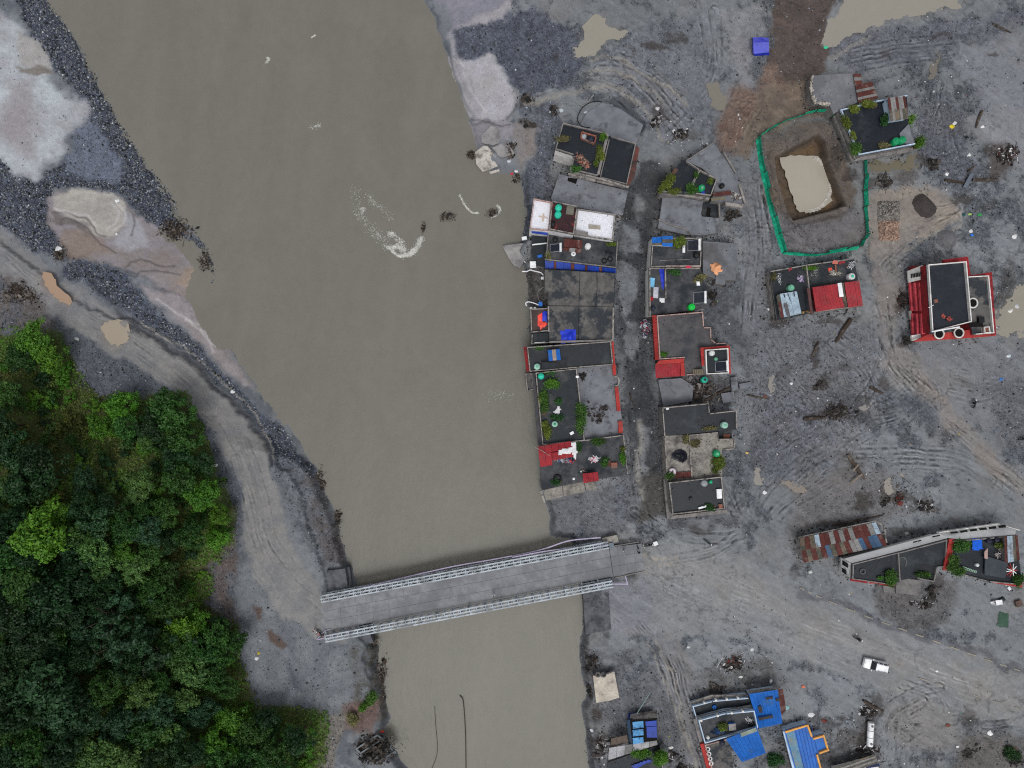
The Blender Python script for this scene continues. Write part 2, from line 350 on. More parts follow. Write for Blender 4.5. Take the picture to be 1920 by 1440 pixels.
# eroded bank edge beside the river, south west
paint([(560, 860), (606, 905), (640, 1000), (640, 1060), (610, 1050), (585, 960)], lin(88, 84, 86), 6, a=.9, grav=.6, mott=1.3)
paint([(660, 1190), (712, 1210), (706, 1240), (735, 1345), (700, 1380), (650, 1360), (660, 1290)], lin(78, 76, 72), 6, a=.85, grav=.5, mott=1.2)
paint([(640, 1320), (715, 1310), (700, 1372), (640, 1368)], lin(104, 82, 76), 8, a=.8)
paint([(612, 1340), (650, 1330), (632, 1440), (618, 1500), (590, 1500)], lin(112, 108, 104), 4, a=.9, grav=.4)
paint([(390, 985), (440, 970), (452, 1040), (430, 1100), (450, 1180), (390, 1170), (380, 1080)], lin(92, 80, 76), 9, a=.8, mott=1)
for q in ([(478, 1140), (492, 1136), (500, 1160), (486, 1160)], [(500, 1176), (515, 1178), (545, 1205), (530, 1212), (505, 1190)]): paint(q, lin(80, 62, 54), 4, a=.9)
paint([(540, 1240), (560, 1262), (575, 1290), (552, 1285)], lin(72, 75, 86), 8)
# ---- east bank
paint([(800, -20), (960, -20), (958, 20), (930, 100), (880, 112), (856, 100), (850, 46), (860, 30)], lin(128, 127, 138), 6, grav=0.0, wet=.2, var=(lin(116, 116, 128), 30))
paint([(850, 45), (905, 20), (960, 0), (960, 22), (930, 32), (880, 42)], lin(146, 143, 148), 6, grav=.05)
paint([(846, 50), (856, 96), (880, 104), (922, 100), (940, 122), (958, 150), (970, 186), (964, 215), (935, 236), (898, 228), (878, 190), (860, 130), (842, 80)], LILAC, 9, grav=0.03, var=(lin(162, 160, 168), 22))
paint([(868, 212), (915, 225), (960, 222), (972, 260), (940, 268), (900, 275), (885, 240)], lin(132, 128, 136), 6, grav=0, wet=.3)
paint([(878, 215), (915, 220), (935, 232), (915, 232), (890, 224)], lin(98, 96, 104), 3, a=.7)
paint([(968, 235), (1000, 240), (1002, 290), (975, 320), (962, 300)], lin(118, 114, 116), 5, grav=0.05, wet=.4)
paint([(852, 45), (930, 35), (1010, 20), (1090, 60), (1100, 130), (1060, 170), (985, 180), (955, 140), (930, 102), (880, 104), (858, 95)], lin(84, 89, 102), 5, grav=.75, var=(lin(74, 79, 93), 25))
paint([(975, 195), (1050, 195), (1045, 240), (1040, 330), (1030, 370), (985, 380), (982, 330), (1000, 300), (1000, 240)], lin(92, 97, 110), 6, grav=.75)
paint([(978, 380), (1000, 380), (990, 450), (975, 450)], lin(80, 85, 98), 4, grav=.9)
paint([(985, 500), (1025, 505), (1025, 580), (992, 580)], lin(84, 80, 80), 4, grav=.8)
# upper right plain: streaks of gravel
paint([(1180, 60), (1320, 40), (1360, 160), (1330, 220), (1240, 260), (1160, 190), (1130, 120)], lin(100, 103, 113), 30, a=.6, grav=.5)
paint([(1350, 20), (1430, 10), (1440, 60), (1400, 130), (1425, 165), (1390, 170), (1370, 110)], lin(122, 124, 132), 10, a=.8, grav=.1)
paint([(1452, -20), (1560, -20), (1552, 55), (1572, 75), (1548, 110), (1545, 145), (1500, 160), (1442, 165), (1440, 100), (1450, 60)], lin(82, 72, 70), 6, grav=.3, var=(lin(70, 62, 60), 25))
paint([(1370, 168), (1398, 158), (1420, 170), (1440, 120), (1452, 118), (1468, 150), (1440, 190), (1415, 230), (1380, 290), (1350, 280), (1340, 250), (1360, 200)], BROWN, 14, grav=.25, var=(lin(112, 96, 88), 16))
paint([(1420, 175), (1460, 150), (1530, 150), (1560, 215), (1500, 220), (1425, 262), (1400, 300), (1380, 290), (1400, 230)], lin(112, 101, 92), 8, grav=.1, var=(lin(90, 80, 74), 14))
paint([(1425, 265), (1500, 222), (1560, 225), (1590, 300), (1600, 400), (1460, 430), (1440, 370)], lin(96, 86, 80), 8, grav=.2, var=(lin(84, 78, 76), 25))
paint([(1440, 400), (1620, 395), (1620, 440), (1600, 470), (1470, 475)], lin(104, 102, 106), 10, grav=.15, var=(lin(92, 90, 94), 14))
PIT = [(1458, 292), (1490, 275), (1538, 250), (1550, 262), (1552, 290), (1570, 340), (1588, 382), (1560, 392), (1490, 410), (1480, 390), (1462, 330)]
sl, m = zone(PIT, 3, warp=False); HZ[sl] -= 2.6*m; PIT2 = [(1440, 285), (1490, 262), (1545, 236), (1562, 250), (1572, 300), (1604, 388), (1580, 402), (1492, 424), (1468, 400)]; sl, m = zone(PIT2, 5, warp=False); HZ[sl] -= .5*m; paint(PIT2, lin(92, 84, 80), 6, a=.7, grav=.2); paint(PIT, lin(74, 63, 54), 3, warp=False, var=(lin(88, 72, 56), 20), grav=.1)
paint([(1490, 280), (1535, 262), (1546, 300), (1552, 340), (1575, 385), (1550, 385), (1530, 310)], lin(104, 84, 60), 4, a=.8, warp=False)
paint([(1630, 360), (1660, 352), (1760, 350), (1790, 380), (1800, 410), (1760, 430), (1700, 470), (1650, 500), (1625, 480), (1628, 420)], lin(132, 126, 122), 8, grav=.05, var=(lin(118, 114, 114), 18))
paint([(1635, 470), (1700, 460), (1690, 560), (1680, 640), (1700, 680), (1660, 680), (1640, 560)], lin(118, 114, 115), 12, a=.8, grav=.05)
paint([(1715, 210), (1760, 180), (1800, 230), (1830, 330), (1790, 350), (1730, 300)], lin(90, 93, 104), 12, grav=.7)
paint([(1780, 100), (1940, 60), (1940, 330), (1880, 300), (1850, 200)], lin(116, 119, 128), 14, a=.85, grav=.08)
paint([(1835, 240), (1870, 200), (1940, 200), (1940, 280), (1870, 275)], lin(122, 124, 132), 6, a=.8, grav=.04)
paint([(1845, 275), (1890, 268), (1905, 300), (1880, 340), (1855, 340)], lin(70, 62, 60), 8, a=.85)
paint([(1560, 60), (1760, 40), (1920, 20), (1920, 50), (1740, 100), (1600, 140), (1555, 110)], lin(92, 94, 106), 10, a=.8, grav=.65)
paint([(1400, 600), (1640, 610), (1660, 720), (1560, 800), (1430, 900), (1390, 820)], lin(98, 100, 109), 25, a=.7, grav=.6)
paint([(1430, 760), (1560, 740), (1640, 800), (1560, 880), (1450, 920)], lin(96, 98, 108), 22, a=.6, grav=.8)
paint([(1700, 640), (1920, 640), (1920, 780), (1760, 800)], lin(112, 114, 122), 25, a=.7, grav=.06)
paint([(1840, 720), (1940, 700), (1940, 860), (1880, 830)], lin(92, 94, 102), 16, a=.8, grav=.7)
paint([(1645, 680), (1690, 640), (1720, 660), (1760, 740), (1850, 830), (1940, 910), (1940, 950), (1840, 870), (1740, 760)], lin(122, 118, 119), 8, a=.85, grav=.04)
paint([(1500, 900), (1660, 880), (1700, 960), (1600, 990), (1480, 1000)], lin(98, 95, 98), 14, a=.7, grav=.4)
paint([(1650, 1080), (1800, 1080), (1780, 1170), (1720, 1190), (1640, 1150)], lin(82, 80, 82), 10, a=.7, grav=.5)
# streets between the house rows: dark wet silt with paler slicks
paint([(1165, 345), (1240, 300), (1250, 360), (1225, 440), (1215, 600), (1228, 720), (1240, 820), (1250, 960), (1180, 975), (1178, 860), (1165, 700), (1152, 560), (1155, 450)], lin(66, 69, 76), 12, a=.97, grav=.4, wet=.35, var=(lin(40, 43, 49), 26))
for q in ([(1190, 360), (1215, 350), (1205, 400), (1190, 410)], [(1165, 420), (1195, 425), (1205, 470), (1180, 480), (1165, 460)], [(1160, 490), (1195, 500), (1195, 560), (1170, 600), (1158, 560)], [(1170, 600), (1200, 600), (1190, 680), (1170, 670)], [(1195, 790), (1215, 800), (1205, 900), (1190, 890)], [(1210, 280), (1240, 290), (1228, 360), (1212, 340)], [(1185, 890), (1215, 880), (1200, 955), (1180, 950)]):
    paint(q, lin(112, 116, 123), 5, a=.9, grav=.05, wet=.55, mott=.5)
paint([(1195, 300), (1235, 295), (1245, 340), (1225, 385), (1195, 365)], lin(58, 60, 66), 6, a=.95, grav=.3, wet=.3)
paint([(1132, 192), (1160, 178), (1185, 185), (1208, 232), (1195, 245), (1165, 215)], lin(66, 70, 78), 4, a=.95, grav=.15, wet=.4, dz=-.8)
paint([(1320, 540), (1400, 500), (1395, 700), (1375, 650), (1335, 610)], lin(76, 79, 87), 10, a=.9, grav=.4, mott=1)
paint([(1385, 380), (1420, 300), (1440, 420), (1430, 600), (1400, 640), (1390, 500)], lin(104, 106, 115), 10, a=.7, grav=.12)
paint([(1234, 705), (1380, 700), (1382, 762), (1240, 765)], lin(66, 66, 70), 5, a=.9, grav=.6, mott=1)
paint([(1240, 960), (1362, 955), (1380, 900), (1400, 940), (1380, 990), (1250, 995)], lin(76, 77, 84), 8, a=.8, grav=.5, mott=1)
paint([(1195, 895), (1250, 880), (1255, 970), (1200, 975)], lin(70, 68, 66), 8, a=.9, grav=.3)
paint([(1030, 940), (1180, 900), (1180, 1000), (1050, 1010)], lin(92, 95, 105), 8, a=.7, grav=.35)
# east road
paint([(1195, 1022), (1250, 1010), (1330, 1020), (1420, 1060), (1500, 1102), (1600, 1145), (1750, 1200), (1940, 1265), (1940, 1370), (1780, 1330), (1650, 1290), (1520, 1250), (1400, 1200), (1290, 1190), (1220, 1200), (1140, 1170), (1130, 1120), (1200, 1075)], lin(122, 125, 130), 5, grav=.03, var=(lin(115, 118, 124), 60))
paint([(1250, 1040), (1360, 1055), (1500, 1130), (1700, 1220), (1940, 1310), (1940, 1345), (1700, 1260), (1500, 1180), (1330, 1110), (1200, 1070)], lin(126, 125, 127), 14, a=.6)
paint([(1500, 1103), (1700, 1180), (1940, 1258), (1940, 1268), (1700, 1192), (1500, 1113)], lin(84, 86, 95), 3, a=.8)
paint([(1215, 1190), (1275, 1190), (1300, 1290), (1345, 1460), (1300, 1460), (1265, 1330), (1235, 1240)], lin(116, 117, 123), 6, a=.9, grav=.04, var=(lin(106, 107, 114), 12))
paint([(1092, 1105), (1150, 1110), (1145, 1200), (1095, 1205)], lin(64, 65, 71), 4, a=.9, mott=1.2, wet=.3)
paint([(1130, 1105), (1210, 1080), (1230, 1190), (1150, 1180)], lin(116, 118, 128), 8, a=.8, grav=.1)
paint([(1086, 1210), (1230, 1215), (1260, 1330), (1300, 1460), (1110, 1460), (1095, 1380), (1092, 1300)], lin(82, 84, 92), 8, a=.8, grav=.5, mott=.9)
paint([(1290, 1260), (1440, 1230), (1480, 1290), (1400, 1300), (1300, 1310)], lin(76, 74, 74), 12, a=.7, grav=.4, mott=1)
paint([(1450, 1370), (1640, 1320), (1660, 1460), (1450, 1460)], lin(66, 64, 66), 10, a=.75, grav=.4, mott=1)
paint([(1660, 1330), (1740, 1310), (1800, 1340), (1800, 1400), (1700, 1410), (1660, 1380)], lin(118, 116, 117), 12, a=.8, grav=.05)
paint([(1800, 1380), (1940, 1380), (1940, 1460), (1780, 1460)], lin(88, 86, 86), 12, a=.8, grav=.3)
for q in ([(1232, 1042), (8), 5], [(1250, 1046), 7, 5], [(1254, 1058), 6, 4], [(1238, 1056), 6, 4], [(1268, 1050), 6, 4], [(1215, 1045), 6, 4]):
    (cx, cy), a, b = q; paint([(cx+a*math.cos(i), cy+b*math.sin(i)) for i in np.arange(0, 6.2, .8)], lin(138, 133, 128), 2, a=.8)
# wheel ruts and dozer tracks
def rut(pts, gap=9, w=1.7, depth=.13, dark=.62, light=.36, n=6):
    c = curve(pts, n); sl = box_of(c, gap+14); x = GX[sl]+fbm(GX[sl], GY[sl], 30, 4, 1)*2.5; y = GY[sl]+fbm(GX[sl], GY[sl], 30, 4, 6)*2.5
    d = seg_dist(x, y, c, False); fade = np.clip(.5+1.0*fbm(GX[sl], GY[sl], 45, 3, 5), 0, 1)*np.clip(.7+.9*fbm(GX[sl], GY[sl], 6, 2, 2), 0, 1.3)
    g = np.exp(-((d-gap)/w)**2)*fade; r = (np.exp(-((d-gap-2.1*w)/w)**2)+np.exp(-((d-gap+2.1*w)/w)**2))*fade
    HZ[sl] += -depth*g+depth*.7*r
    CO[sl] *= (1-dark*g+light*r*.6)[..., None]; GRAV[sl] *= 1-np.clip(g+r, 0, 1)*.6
RUTS = [[(1160, 108), (1210, 130), (1260, 175), (1290, 220)], [(1120, 132), (1180, 138), (1230, 180), (1280, 240)], [(1010, 188), (1060, 175), (1105, 160), (1150, 172), (1200, 210), (1228, 240)], [(1315, 0), (1330, 90), (1320, 150), (1270, 200)], [(1340, 20), (1345, 110), (1310, 180), (1230, 250)], [(1230, 150), (1290, 200), (1350, 260), (1400, 330)],
    [(1395, 300), (1405, 380), (1415, 450), (1405, 540), (1398, 640)], [(1410, 270), (1425, 380), (1440, 470), (1425, 560)], [(1420, 260), (1432, 330), (1452, 430)], [(1440, 200), (1410, 260), (1402, 330), (1412, 400)], [(1405, 560), (1400, 640), (1410, 700), (1400, 780)],
    [(1655, 600), (1665, 660), (1710, 720), (1760, 780), (1830, 840), (1920, 910)], [(1650, 540), (1662, 630), (1640, 720), (1560, 800), (1460, 880), (1380, 960)], [(1680, 600), (1690, 680), (1740, 740)], [(1740, 750), (1690, 790), (1620, 820), (1540, 880), (1420, 990)], [(1745, 745), (1680, 770), (1600, 790)], [(1660, 860), (1740, 860), (1820, 880), (1900, 930)], [(1600, 850), (1700, 850), (1800, 860), (1860, 900)],
    [(1690, 420), (1740, 400), (1790, 390)], [(1660, 500), (1720, 450), (1790, 410)], [(1670, 520), (1730, 470), (1800, 440)], [(1790, 700), (1830, 705), (1880, 715)], [(1790, 720), (1840, 730), (1885, 718)], [(1785, 735), (1840, 742), (1890, 720)],
    [(1770, 200), (1780, 250), (1790, 300)], [(1760, 150), (1750, 200), (1735, 260)], [(1600, 100), (1700, 80), (1800, 70)], [(1580, 130), (1680, 110), (1780, 100)],
    [(1250, 1060), (1400, 1110), (1560, 1180), (1750, 1250), (1930, 1320)], [(1250, 1075), (1400, 1140), (1560, 1205), (1750, 1270), (1930, 1335)], [(1240, 1090), (1380, 1150), (1540, 1230), (1700, 1290), (1930, 1370)],
    [(1190, 1170), (1240, 1230), (1270, 1320), (1310, 1440)], [(1240, 1190), (1265, 1260), (1290, 1350), (1320, 1440)], [(1250, 1200), (1280, 1290), (1325, 1440)], [(1130, 1130), (1180, 1170), (1230, 1220)],
    [(1400, 1000), (1350, 1010), (1260, 1000), (1190, 960)], [(1420, 900), (1400, 980), (1340, 1030), (1260, 1050)], [(1440, 1000), (1480, 950), (1560, 900)], [(1195, 700), (1190, 800), (1195, 900), (1215, 990)], [(1180, 560), (1185, 640), (1190, 720)],
    [(1650, 1400), (1660, 1340), (1710, 1300), (1760, 1290)], [(1670, 1410), (1680, 1350), (1730, 1315)], [(1690, 1280), (1740, 1300), (1760, 1330)], [(1850, 1360), (1890, 1360), (1930, 1345)], [(1850, 1375), (1890, 1372), (1930, 1365)], [(1700, 1380), (1740, 1360), (1790, 1350)],
    [(1500, 1000), (1440, 980), (1400, 960), (1380, 900)], [(1410, 880), (1470, 830), (1540, 790)], [(1430, 960), (1500, 880), (1600, 830)], [(1560, 640), (1620, 700), (1640, 780)], [(1440, 640), (1470, 700), (1520, 760)]]
for q in RUTS:
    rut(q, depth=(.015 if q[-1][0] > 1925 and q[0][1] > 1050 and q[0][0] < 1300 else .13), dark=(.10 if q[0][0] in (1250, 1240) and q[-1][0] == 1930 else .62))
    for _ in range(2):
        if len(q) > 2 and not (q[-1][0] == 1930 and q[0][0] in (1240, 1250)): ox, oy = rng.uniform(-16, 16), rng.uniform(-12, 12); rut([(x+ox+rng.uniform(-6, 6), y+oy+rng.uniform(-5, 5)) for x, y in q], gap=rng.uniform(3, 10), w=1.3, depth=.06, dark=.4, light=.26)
for q in ([(-20, 462), (60, 520), (150, 585), (250, 645), (340, 705), (410, 775), (455, 850), (482, 940), (500, 1020), (560, 1100), (620, 1140)],
          [(60, 505), (150, 570), (260, 635), (350, 695), (425, 770), (470, 850), (497, 940), (515, 1010), (570, 1085)], [(250, 650), (330, 710), (390, 770)], [(445, 860), (470, 940), (485, 1010), (530, 1090), (600, 1150)],
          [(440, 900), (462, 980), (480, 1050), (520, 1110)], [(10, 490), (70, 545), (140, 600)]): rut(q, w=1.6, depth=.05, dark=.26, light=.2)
for i in range(60):      # criss-cross churned mud
    x0, y0 = [(1700, 750), (1660, 1370), (1560, 850), (1460, 440), (1680, 480), (1420, 200)][i % 6]
    a = rng.uniform(0, 6.28); r0 = rng.uniform(20, 60); x0 += rng.uniform(-50, 50); y0 += rng.uniform(-30, 30); b = a+rng.uniform(-.5, .5)
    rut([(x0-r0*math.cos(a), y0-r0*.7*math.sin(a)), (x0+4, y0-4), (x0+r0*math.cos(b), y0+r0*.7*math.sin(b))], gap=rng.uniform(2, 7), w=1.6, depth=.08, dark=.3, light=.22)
# dark organic litter stains on the plain
for cx, cy, a, b, s in [(1525, 665, 10, 30, .8), (1545, 720, 14, 18, .9), (1610, 770, 60, 30, .4), (1470, 700, 20, 20, .4), (1660, 720, 18, 12, .7), (1540, 785, 22, 8, .9), (1580, 690, 18, 10, .5), (1690, 930, 60, 14, .7), (1620, 940, 24, 18, .8), (1730, 950, 40, 10, .6), (1790, 970, 40, 8, .5), (1600, 860, 30, 30, .4), (1590, 885, 40, 20, .4), (1640, 340, 30, 14, .7), (1700, 330, 30, 20, .6), (1800, 370, 30, 14, .8), (1730, 300, 20, 14, .6), (1850, 385, 24, 12, .6), (1890, 520, 20, 40, .6), (1880, 560, 14, 20, .6), (1690, 560, 14, 30, .8), (1700, 640, 18, 14, .8), (1560, 290, 16, 40, .7), (1590, 330, 20, 16, .8), (1440, 250, 18, 14, .4), (1400, 650, 14, 20, .3), (1320, 540, 14, 14, .6), (1460, 610, 30, 10, .8), (1560, 600, 40, 8, .7), (1490, 1070, 12, 24, .4), (1560, 985, 60, 10, .7), (1700, 1000, 50, 10, .6), (1380, 1240, 20, 16, .8), (1340, 1290, 24, 14, .8), (1640, 1330, 20, 30, .7), (1620, 1400, 16, 30, .9), (1820, 1340, 16, 24, .6), (1110, 1240, 10, 24, .8), (1110, 1340, 10, 24, .8), (1130, 1390, 22, 14, .7), (1050, 110, 8, 10, .5), (1010, 90, 8, 8, .5), (1190, 100, 10, 14, .4), (1226, 90, 26, 8, .8), (1265, 70, 30, 10, .7), (1240, 220, 16, 20, .7), (1290, 250, 22, 14, .5), (1660, 98, 20, 5, .6), (1760, 70, 40, 6, .5), (1860, 100, 10, 6, .7), (1760, 1090, 20, 30, .6), (1310, 990, 20, 8, .5), (1185, 1080, 16, 12, .5), (985, 190, 12, 10, .8), (985, 232, 14, 10, .7), (880, 290, 14, 12, .5)]:
    sl = box_of([(cx-a, cy-b), (cx+a, cy+b)], 20); e = np.sqrt(((WX[sl]-cx)/a)**2+((WY[sl]-cy)/b)**2)+.5*fbm(GX[sl], GY[sl], 9, 4, 3, .7)
    k = (sstep(1.1, .45, e)*s)[..., None]; CO[sl] = CO[sl]*(1-k)+np.array(lin(54, 48, 46))*k; HZ[sl] += .12*k[..., 0]*fbm(GX[sl], GY[sl], 5, 3, 2)
# forest hill in the lower left
FOREST = [(-160, 560), (0, 622), (60, 618), (110, 628), (128, 680), (155, 722), (182, 748), (240, 738), (262, 756), (285, 745), (340, 738), (358, 772), (382, 832), (398, 872), (422, 922), (440, 968), (432, 1015), (392, 1070), (385, 1140), (415, 1168), (442, 1172), (440, 1220), (460, 1290), (488, 1335), (520, 1332), (608, 1342), (612, 1385), (598, 1460), (590, 1900), (-900, 1900), (-900, 500)]
FORP = toplane(FOREST, 2.0)
hd = seg_dist(GX, GY, FORP, True)
hill = np.where(hd > 0, 0.8*sstep(0, 26, hd)+0.045*np.maximum(hd, 0)*sstep(0, 120, hd), 0); hill = np.minimum(hill, 40)
HZ += hill*(1+.12*n1)
k = sstep(-8, 10, hd+fbm(GX, GY, 20, 4, 1)*12)[..., None]; gcol = np.array(lin(70, 84, 40))*(.5+.5*t)+np.array(lin(70, 60, 42))*(.5-.5*t)
CO[:] = CO*(1-k)+gcol*k; GRAV *= 1-k[..., 0]
# creases, flow streaks and wet margins
def line(pts, w, col, a, dz=0.0, wob=2.5):
    c = curve(pts, 8); sl = box_of(c, 14); d = seg_dist(GX[sl]+wob*fbm(GX[sl], GY[sl], 18, 3, 1), GY[sl]+wob*fbm(GX[sl], GY[sl], 18, 3, 4), c, False); k = np.exp(-(d/w)**2)*a; CO[sl] = CO[sl]*(1-k[..., None])+np.array(col, np.float32)*k[..., None]; HZ[sl] += dz*k
for q in ([(95, 396), (118, 396), (140, 404), (158, 409), (170, 425), (180, 438), (196, 441)], [(108, 420), (112, 408), (135, 412), (160, 430), (185, 455), (215, 475)], [(240, 395), (246, 420), (240, 440)], [(232, 500), (255, 486), (275, 488), (290, 497), (320, 496)], [(235, 510), (250, 520), (262, 508), (300, 508), (330, 512)], [(400, 600), (424, 648), (452, 690), (480, 728)], [(870, 216), (900, 218), (918, 226), (935, 234), (955, 236)], [(968, 200), (958, 215), (950, 225)], [(820, 60), (832, 100), (850, 150), (872, 205)]): line(q, 1.7, lin(72, 68, 70), .75, -.08)
for q in ([(98, 390), (130, 398), (160, 404), (176, 424)], [(215, 380), (228, 395), (226, 415), (208, 432)], [(205, 378), (216, 395), (212, 412), (198, 426)], [(290, 560), (330, 590), (372, 620), (392, 660)], [(340, 600), (366, 606), (374, 630), (396, 648)], [(850, 110), (862, 150), (885, 200), (905, 214)], [(862, 110), (880, 160), (910, 205)], [(840, 100), (856, 160), (880, 212)]): line(q, 2.2, lin(186, 184, 186), .5, .03)
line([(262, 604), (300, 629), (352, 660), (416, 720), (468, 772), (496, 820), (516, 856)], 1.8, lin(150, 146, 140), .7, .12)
for q, w_ in (([(985, 196), (1020, 188), (1050, 176), (1075, 178), (1100, 165), (1130, 161), (1160, 168), (1195, 192), (1215, 215), (1232, 232), (1240, 262)], 4), ([(1110, 115), (1140, 108), (1170, 117), (1200, 138), (1250, 165), (1290, 195)], 3.5), ([(1105, 138), (1140, 131), (1175, 142), (1210, 165), (1240, 190)], 3), ([(1560, 108), (1580, 92), (1605, 84), (1630, 70)], 4), ([(1230, 1200), (1258, 1260), (1275, 1320), (1305, 1440)], 2.0), ([(1215, 1205), (1238, 1250), (1255, 1300), (1285, 1380), (1310, 1440)], 2.0), ([(1195, 790), (1205, 830), (1196, 880), (1205, 930)], 5), ([(1700, 470), (1750, 440), (1800, 425)], 4)): line(q, w_, lin(138, 135, 130), .62, -.03, 5)
for i in range(12):
    o = i*3.2; line([(835+o, 90+o), (846+o*.9, 130), (862+o*.8, 175), (884+o*.6, 215)], 1.1, lin(122, 120, 126), .35, 0, 4)
plain = (GX > 985).astype(np.float32)*(dr < -6); ux, uy = GX*.83+GY*.56, -GX*.56+GY*.83
st = fbm(ux*.16, uy, 9, 4, 4, .6); CO *= (1+.16*st*plain*(1-np.clip(GRAV, 0, 1)*.5))[..., None]
for s_, k_ in ((46, 2), (28, 11)):
    rd = np.abs(fbm(GX+8*n2, GY+8*n1, s_, 4, k_, .55)); cr = np.exp(-(rd/.035)**2)*sstep(-.05, .35, fbm(GX, GY, 120, 3, k_+3))*plain; CO *= (1-.42*cr)[..., None]; HZ -= .07*cr
wetm = np.exp(-do/11)*(dr <= 0); CO *= (1-.38*wetm)[..., None]; WET = np.maximum(WET, .7*wetm).astype(np.float32)
# small-scale relief and grain everywhere (wet clods paler and darker)
g1 = fbm(GX, GY, 9, 4, 2, .7); g2 = fbm(GX, GY, 4.5, 2, 7, .7)
gq = np.clip(GRAV, 0, 1); CO *= np.clip(1+.09*g1+.05*g2+gq*(.31*g1+.36*g2), .35, 1.8)[..., None]
br = sstep(.05, .5, fbm(GX, GY, 80, 5, 14, .6))*plain*.55; CO = CO*(1-br[..., None])+CO*np.array((1.06, .985, .90))*br[..., None]; WET = np.maximum(WET, .25*(1-gq)*plain).astype(np.float32)
HZ += (.05*g1+.03*g2)*(dr < -4)
CO *= (1+(rng.random(GX.shape, dtype=np.float32)-.5)*(.07+.65*gq)*(hd < 0))[..., None]
CO *= np.where((GX > 960) | (GY > 600), 1, 0)[..., None]*(np.array((1.0, .995, .965), np.float32)-1)+1
CO = np.clip(CO, .008, .75)
outd = np.maximum(np.maximum(AX[19]-GX, GX-AX[-20]), np.maximum(AY[19]-GY, GY-AY[-20])); of_ = sstep(0, 60, outd)
CO = (CO*(1-of_[..., None])+np.array(lin(104, 108, 115))*of_[..., None]).astype(np.float32); GRAV *= 1-of_; WET *= 1-of_; HZ = np.where((of_ > 0) & (dr < -40) & (hd < 0), HZ*(1-of_)+of_*np.minimum(.1+sstep(1500, 9000, np.hypot(GX-960, GY-720))*18, 20), HZ).astype(np.float32)
# puddle hollows
PUDDLES = {
 'ga': ([(1555, 80), (1568, 40), (1578, -40), (1800, -40), (1796, 5), (1770, 22), (1700, 32), (1650, 46), (1605, 62), (1575, 78)], lin(140, 136, 127), 'large beige puddle along the top edge beside the brown dirt'),
 'gb': ([(1080, 100), (1090, 65), (1110, 38), (1130, 38), (1140, 55), (1172, 60), (1165, 72), (1140, 75), (1115, 100), (1105, 108)], lin(141, 137, 127), 'ragged beige puddle on gravel above the curved tracks'),
 'gc': ([(188, 612), (205, 600), (232, 602), (243, 620), (238, 640), (220, 648), (200, 636)], lin(152, 141, 126), 'round tan puddle in the middle of the dirt road'),
 'gd': ([(78, 512), (95, 515), (112, 540), (135, 565), (125, 570), (98, 552), (82, 530)], lin(158, 133, 112), 'orange tinted puddle strung along the dirt road'),
 'ge': ([(1866, 582), (1885, 570), (1900, 540), (1940, 540), (1940, 620), (1880, 622), (1866, 600)], lin(140, 135, 124), 'grey beige puddle against the red building'),
 'gf': ([(1625, 305), (1650, 298), (1690, 296), (1710, 285), (1722, 310), (1705, 325), (1680, 322), (1640, 318)], lin(104, 98, 82), 'olive puddle under the wall of the planted roof house'),
 'gg': ([(1326, 152), (1345, 150), (1358, 175), (1355, 200), (1340, 198), (1328, 175)], lin(118, 113, 104), 'dull puddle left of the red brown dirt'),
 'gh': ([(1752, 100), (1760, 102), (1752, 145), (1742, 148), (1744, 130)], lin(108, 104, 96), 'narrow puddle in a rut north of the striped tin shed'),
 'gi': ([(1660, 900), (1672, 892), (1674, 918), (1664, 926), (1658, 915)], lin(138, 134, 126), 'small oval puddle beside the plank cross'),
 'gj': ([(1682, 878), (1694, 882), (1698, 894), (1688, 892)], lin(138, 134, 124), 'smallest round puddle on the churned plain'),
 'gk': ([(1466, 902), (1490, 905), (1510, 918), (1498, 922), (1475, 912)], lin(124, 116, 108), 'shallow brown puddle at the foot of the track fan'),
 'gl': ([(1416, 880), (1428, 878), (1430, 905), (1418, 905)], lin(132, 128, 122), 'upright puddle right of the dark fenced roof'),
 'gm': ([(1440, 705), (1450, 705), (1454, 730), (1444, 738)], lin(130, 127, 122), 'slim puddle west of the debris on the plain'),
 'go': ([(1612, 762), (1630, 755), (1636, 765), (1620, 770)], lin(130, 127, 124), 'pale little puddle between the timber wrecks'),
}
for k_, (pts, c, lb) in PUDDLES.items():
    big = min(18, .5*math.sqrt(np.ptp(np.array(pts)[:, 0])*np.ptp(np.array(pts)[:, 1])*.3)); sl, m = zone(pts, big); HZ[sl] = HZ[sl]*(1-m)+((1.0 if k_ in ('gc', 'gd') else 0)-.21)*m+.09*fbm(GX[sl], GY[sl], 16, 5, 1, .65)*sstep(0, .3, m)
    CO[sl] = CO[sl]*(1-.55*m[..., None])+np.array(c, np.float32)*.55*.55*m[..., None]; WET[sl] = np.maximum(WET[sl], .8*m); GRAV[sl] *= 1-m*.8
XS = ((AX-960)*S).astype(np.float32); YS = (-(AY-720)*S).astype(np.float32)
def gz(px, py):
    """ground height under plan coordinates (arrays or numbers)"""
    px = np.asarray(px, np.float32); py = np.asarray(py, np.float32)
    i = np.clip(np.searchsorted(AX, px)-1, 0, len(AX)-2); j = np.clip(np.searchsorted(AY, py)-1, 0, len(AY)-2)
    fx = np.clip((px-AX[i])/(AX[i+1]-AX[i]), 0, 1); fy = np.clip((py-AY[j])/(AY[j+1]-AY[j]), 0, 1)
    return (HZ[j, i]*(1-fx)+HZ[j, i+1]*fx)*(1-fy)+(HZ[j+1, i]*(1-fx)+HZ[j+1, i+1]*fx)*fy
def ground_pt(px, py, up=0.0):
    """plan pixel of the ground point whose picture (at height up above ground) is px, py"""
    x, y = px, py
    for _ in range(5):
        f = (H-float(gz(x, y))-up)/H; x = 960+(px-960)*f; y = 720+(py-720)*f
    return x, y, float(gz(x, y))
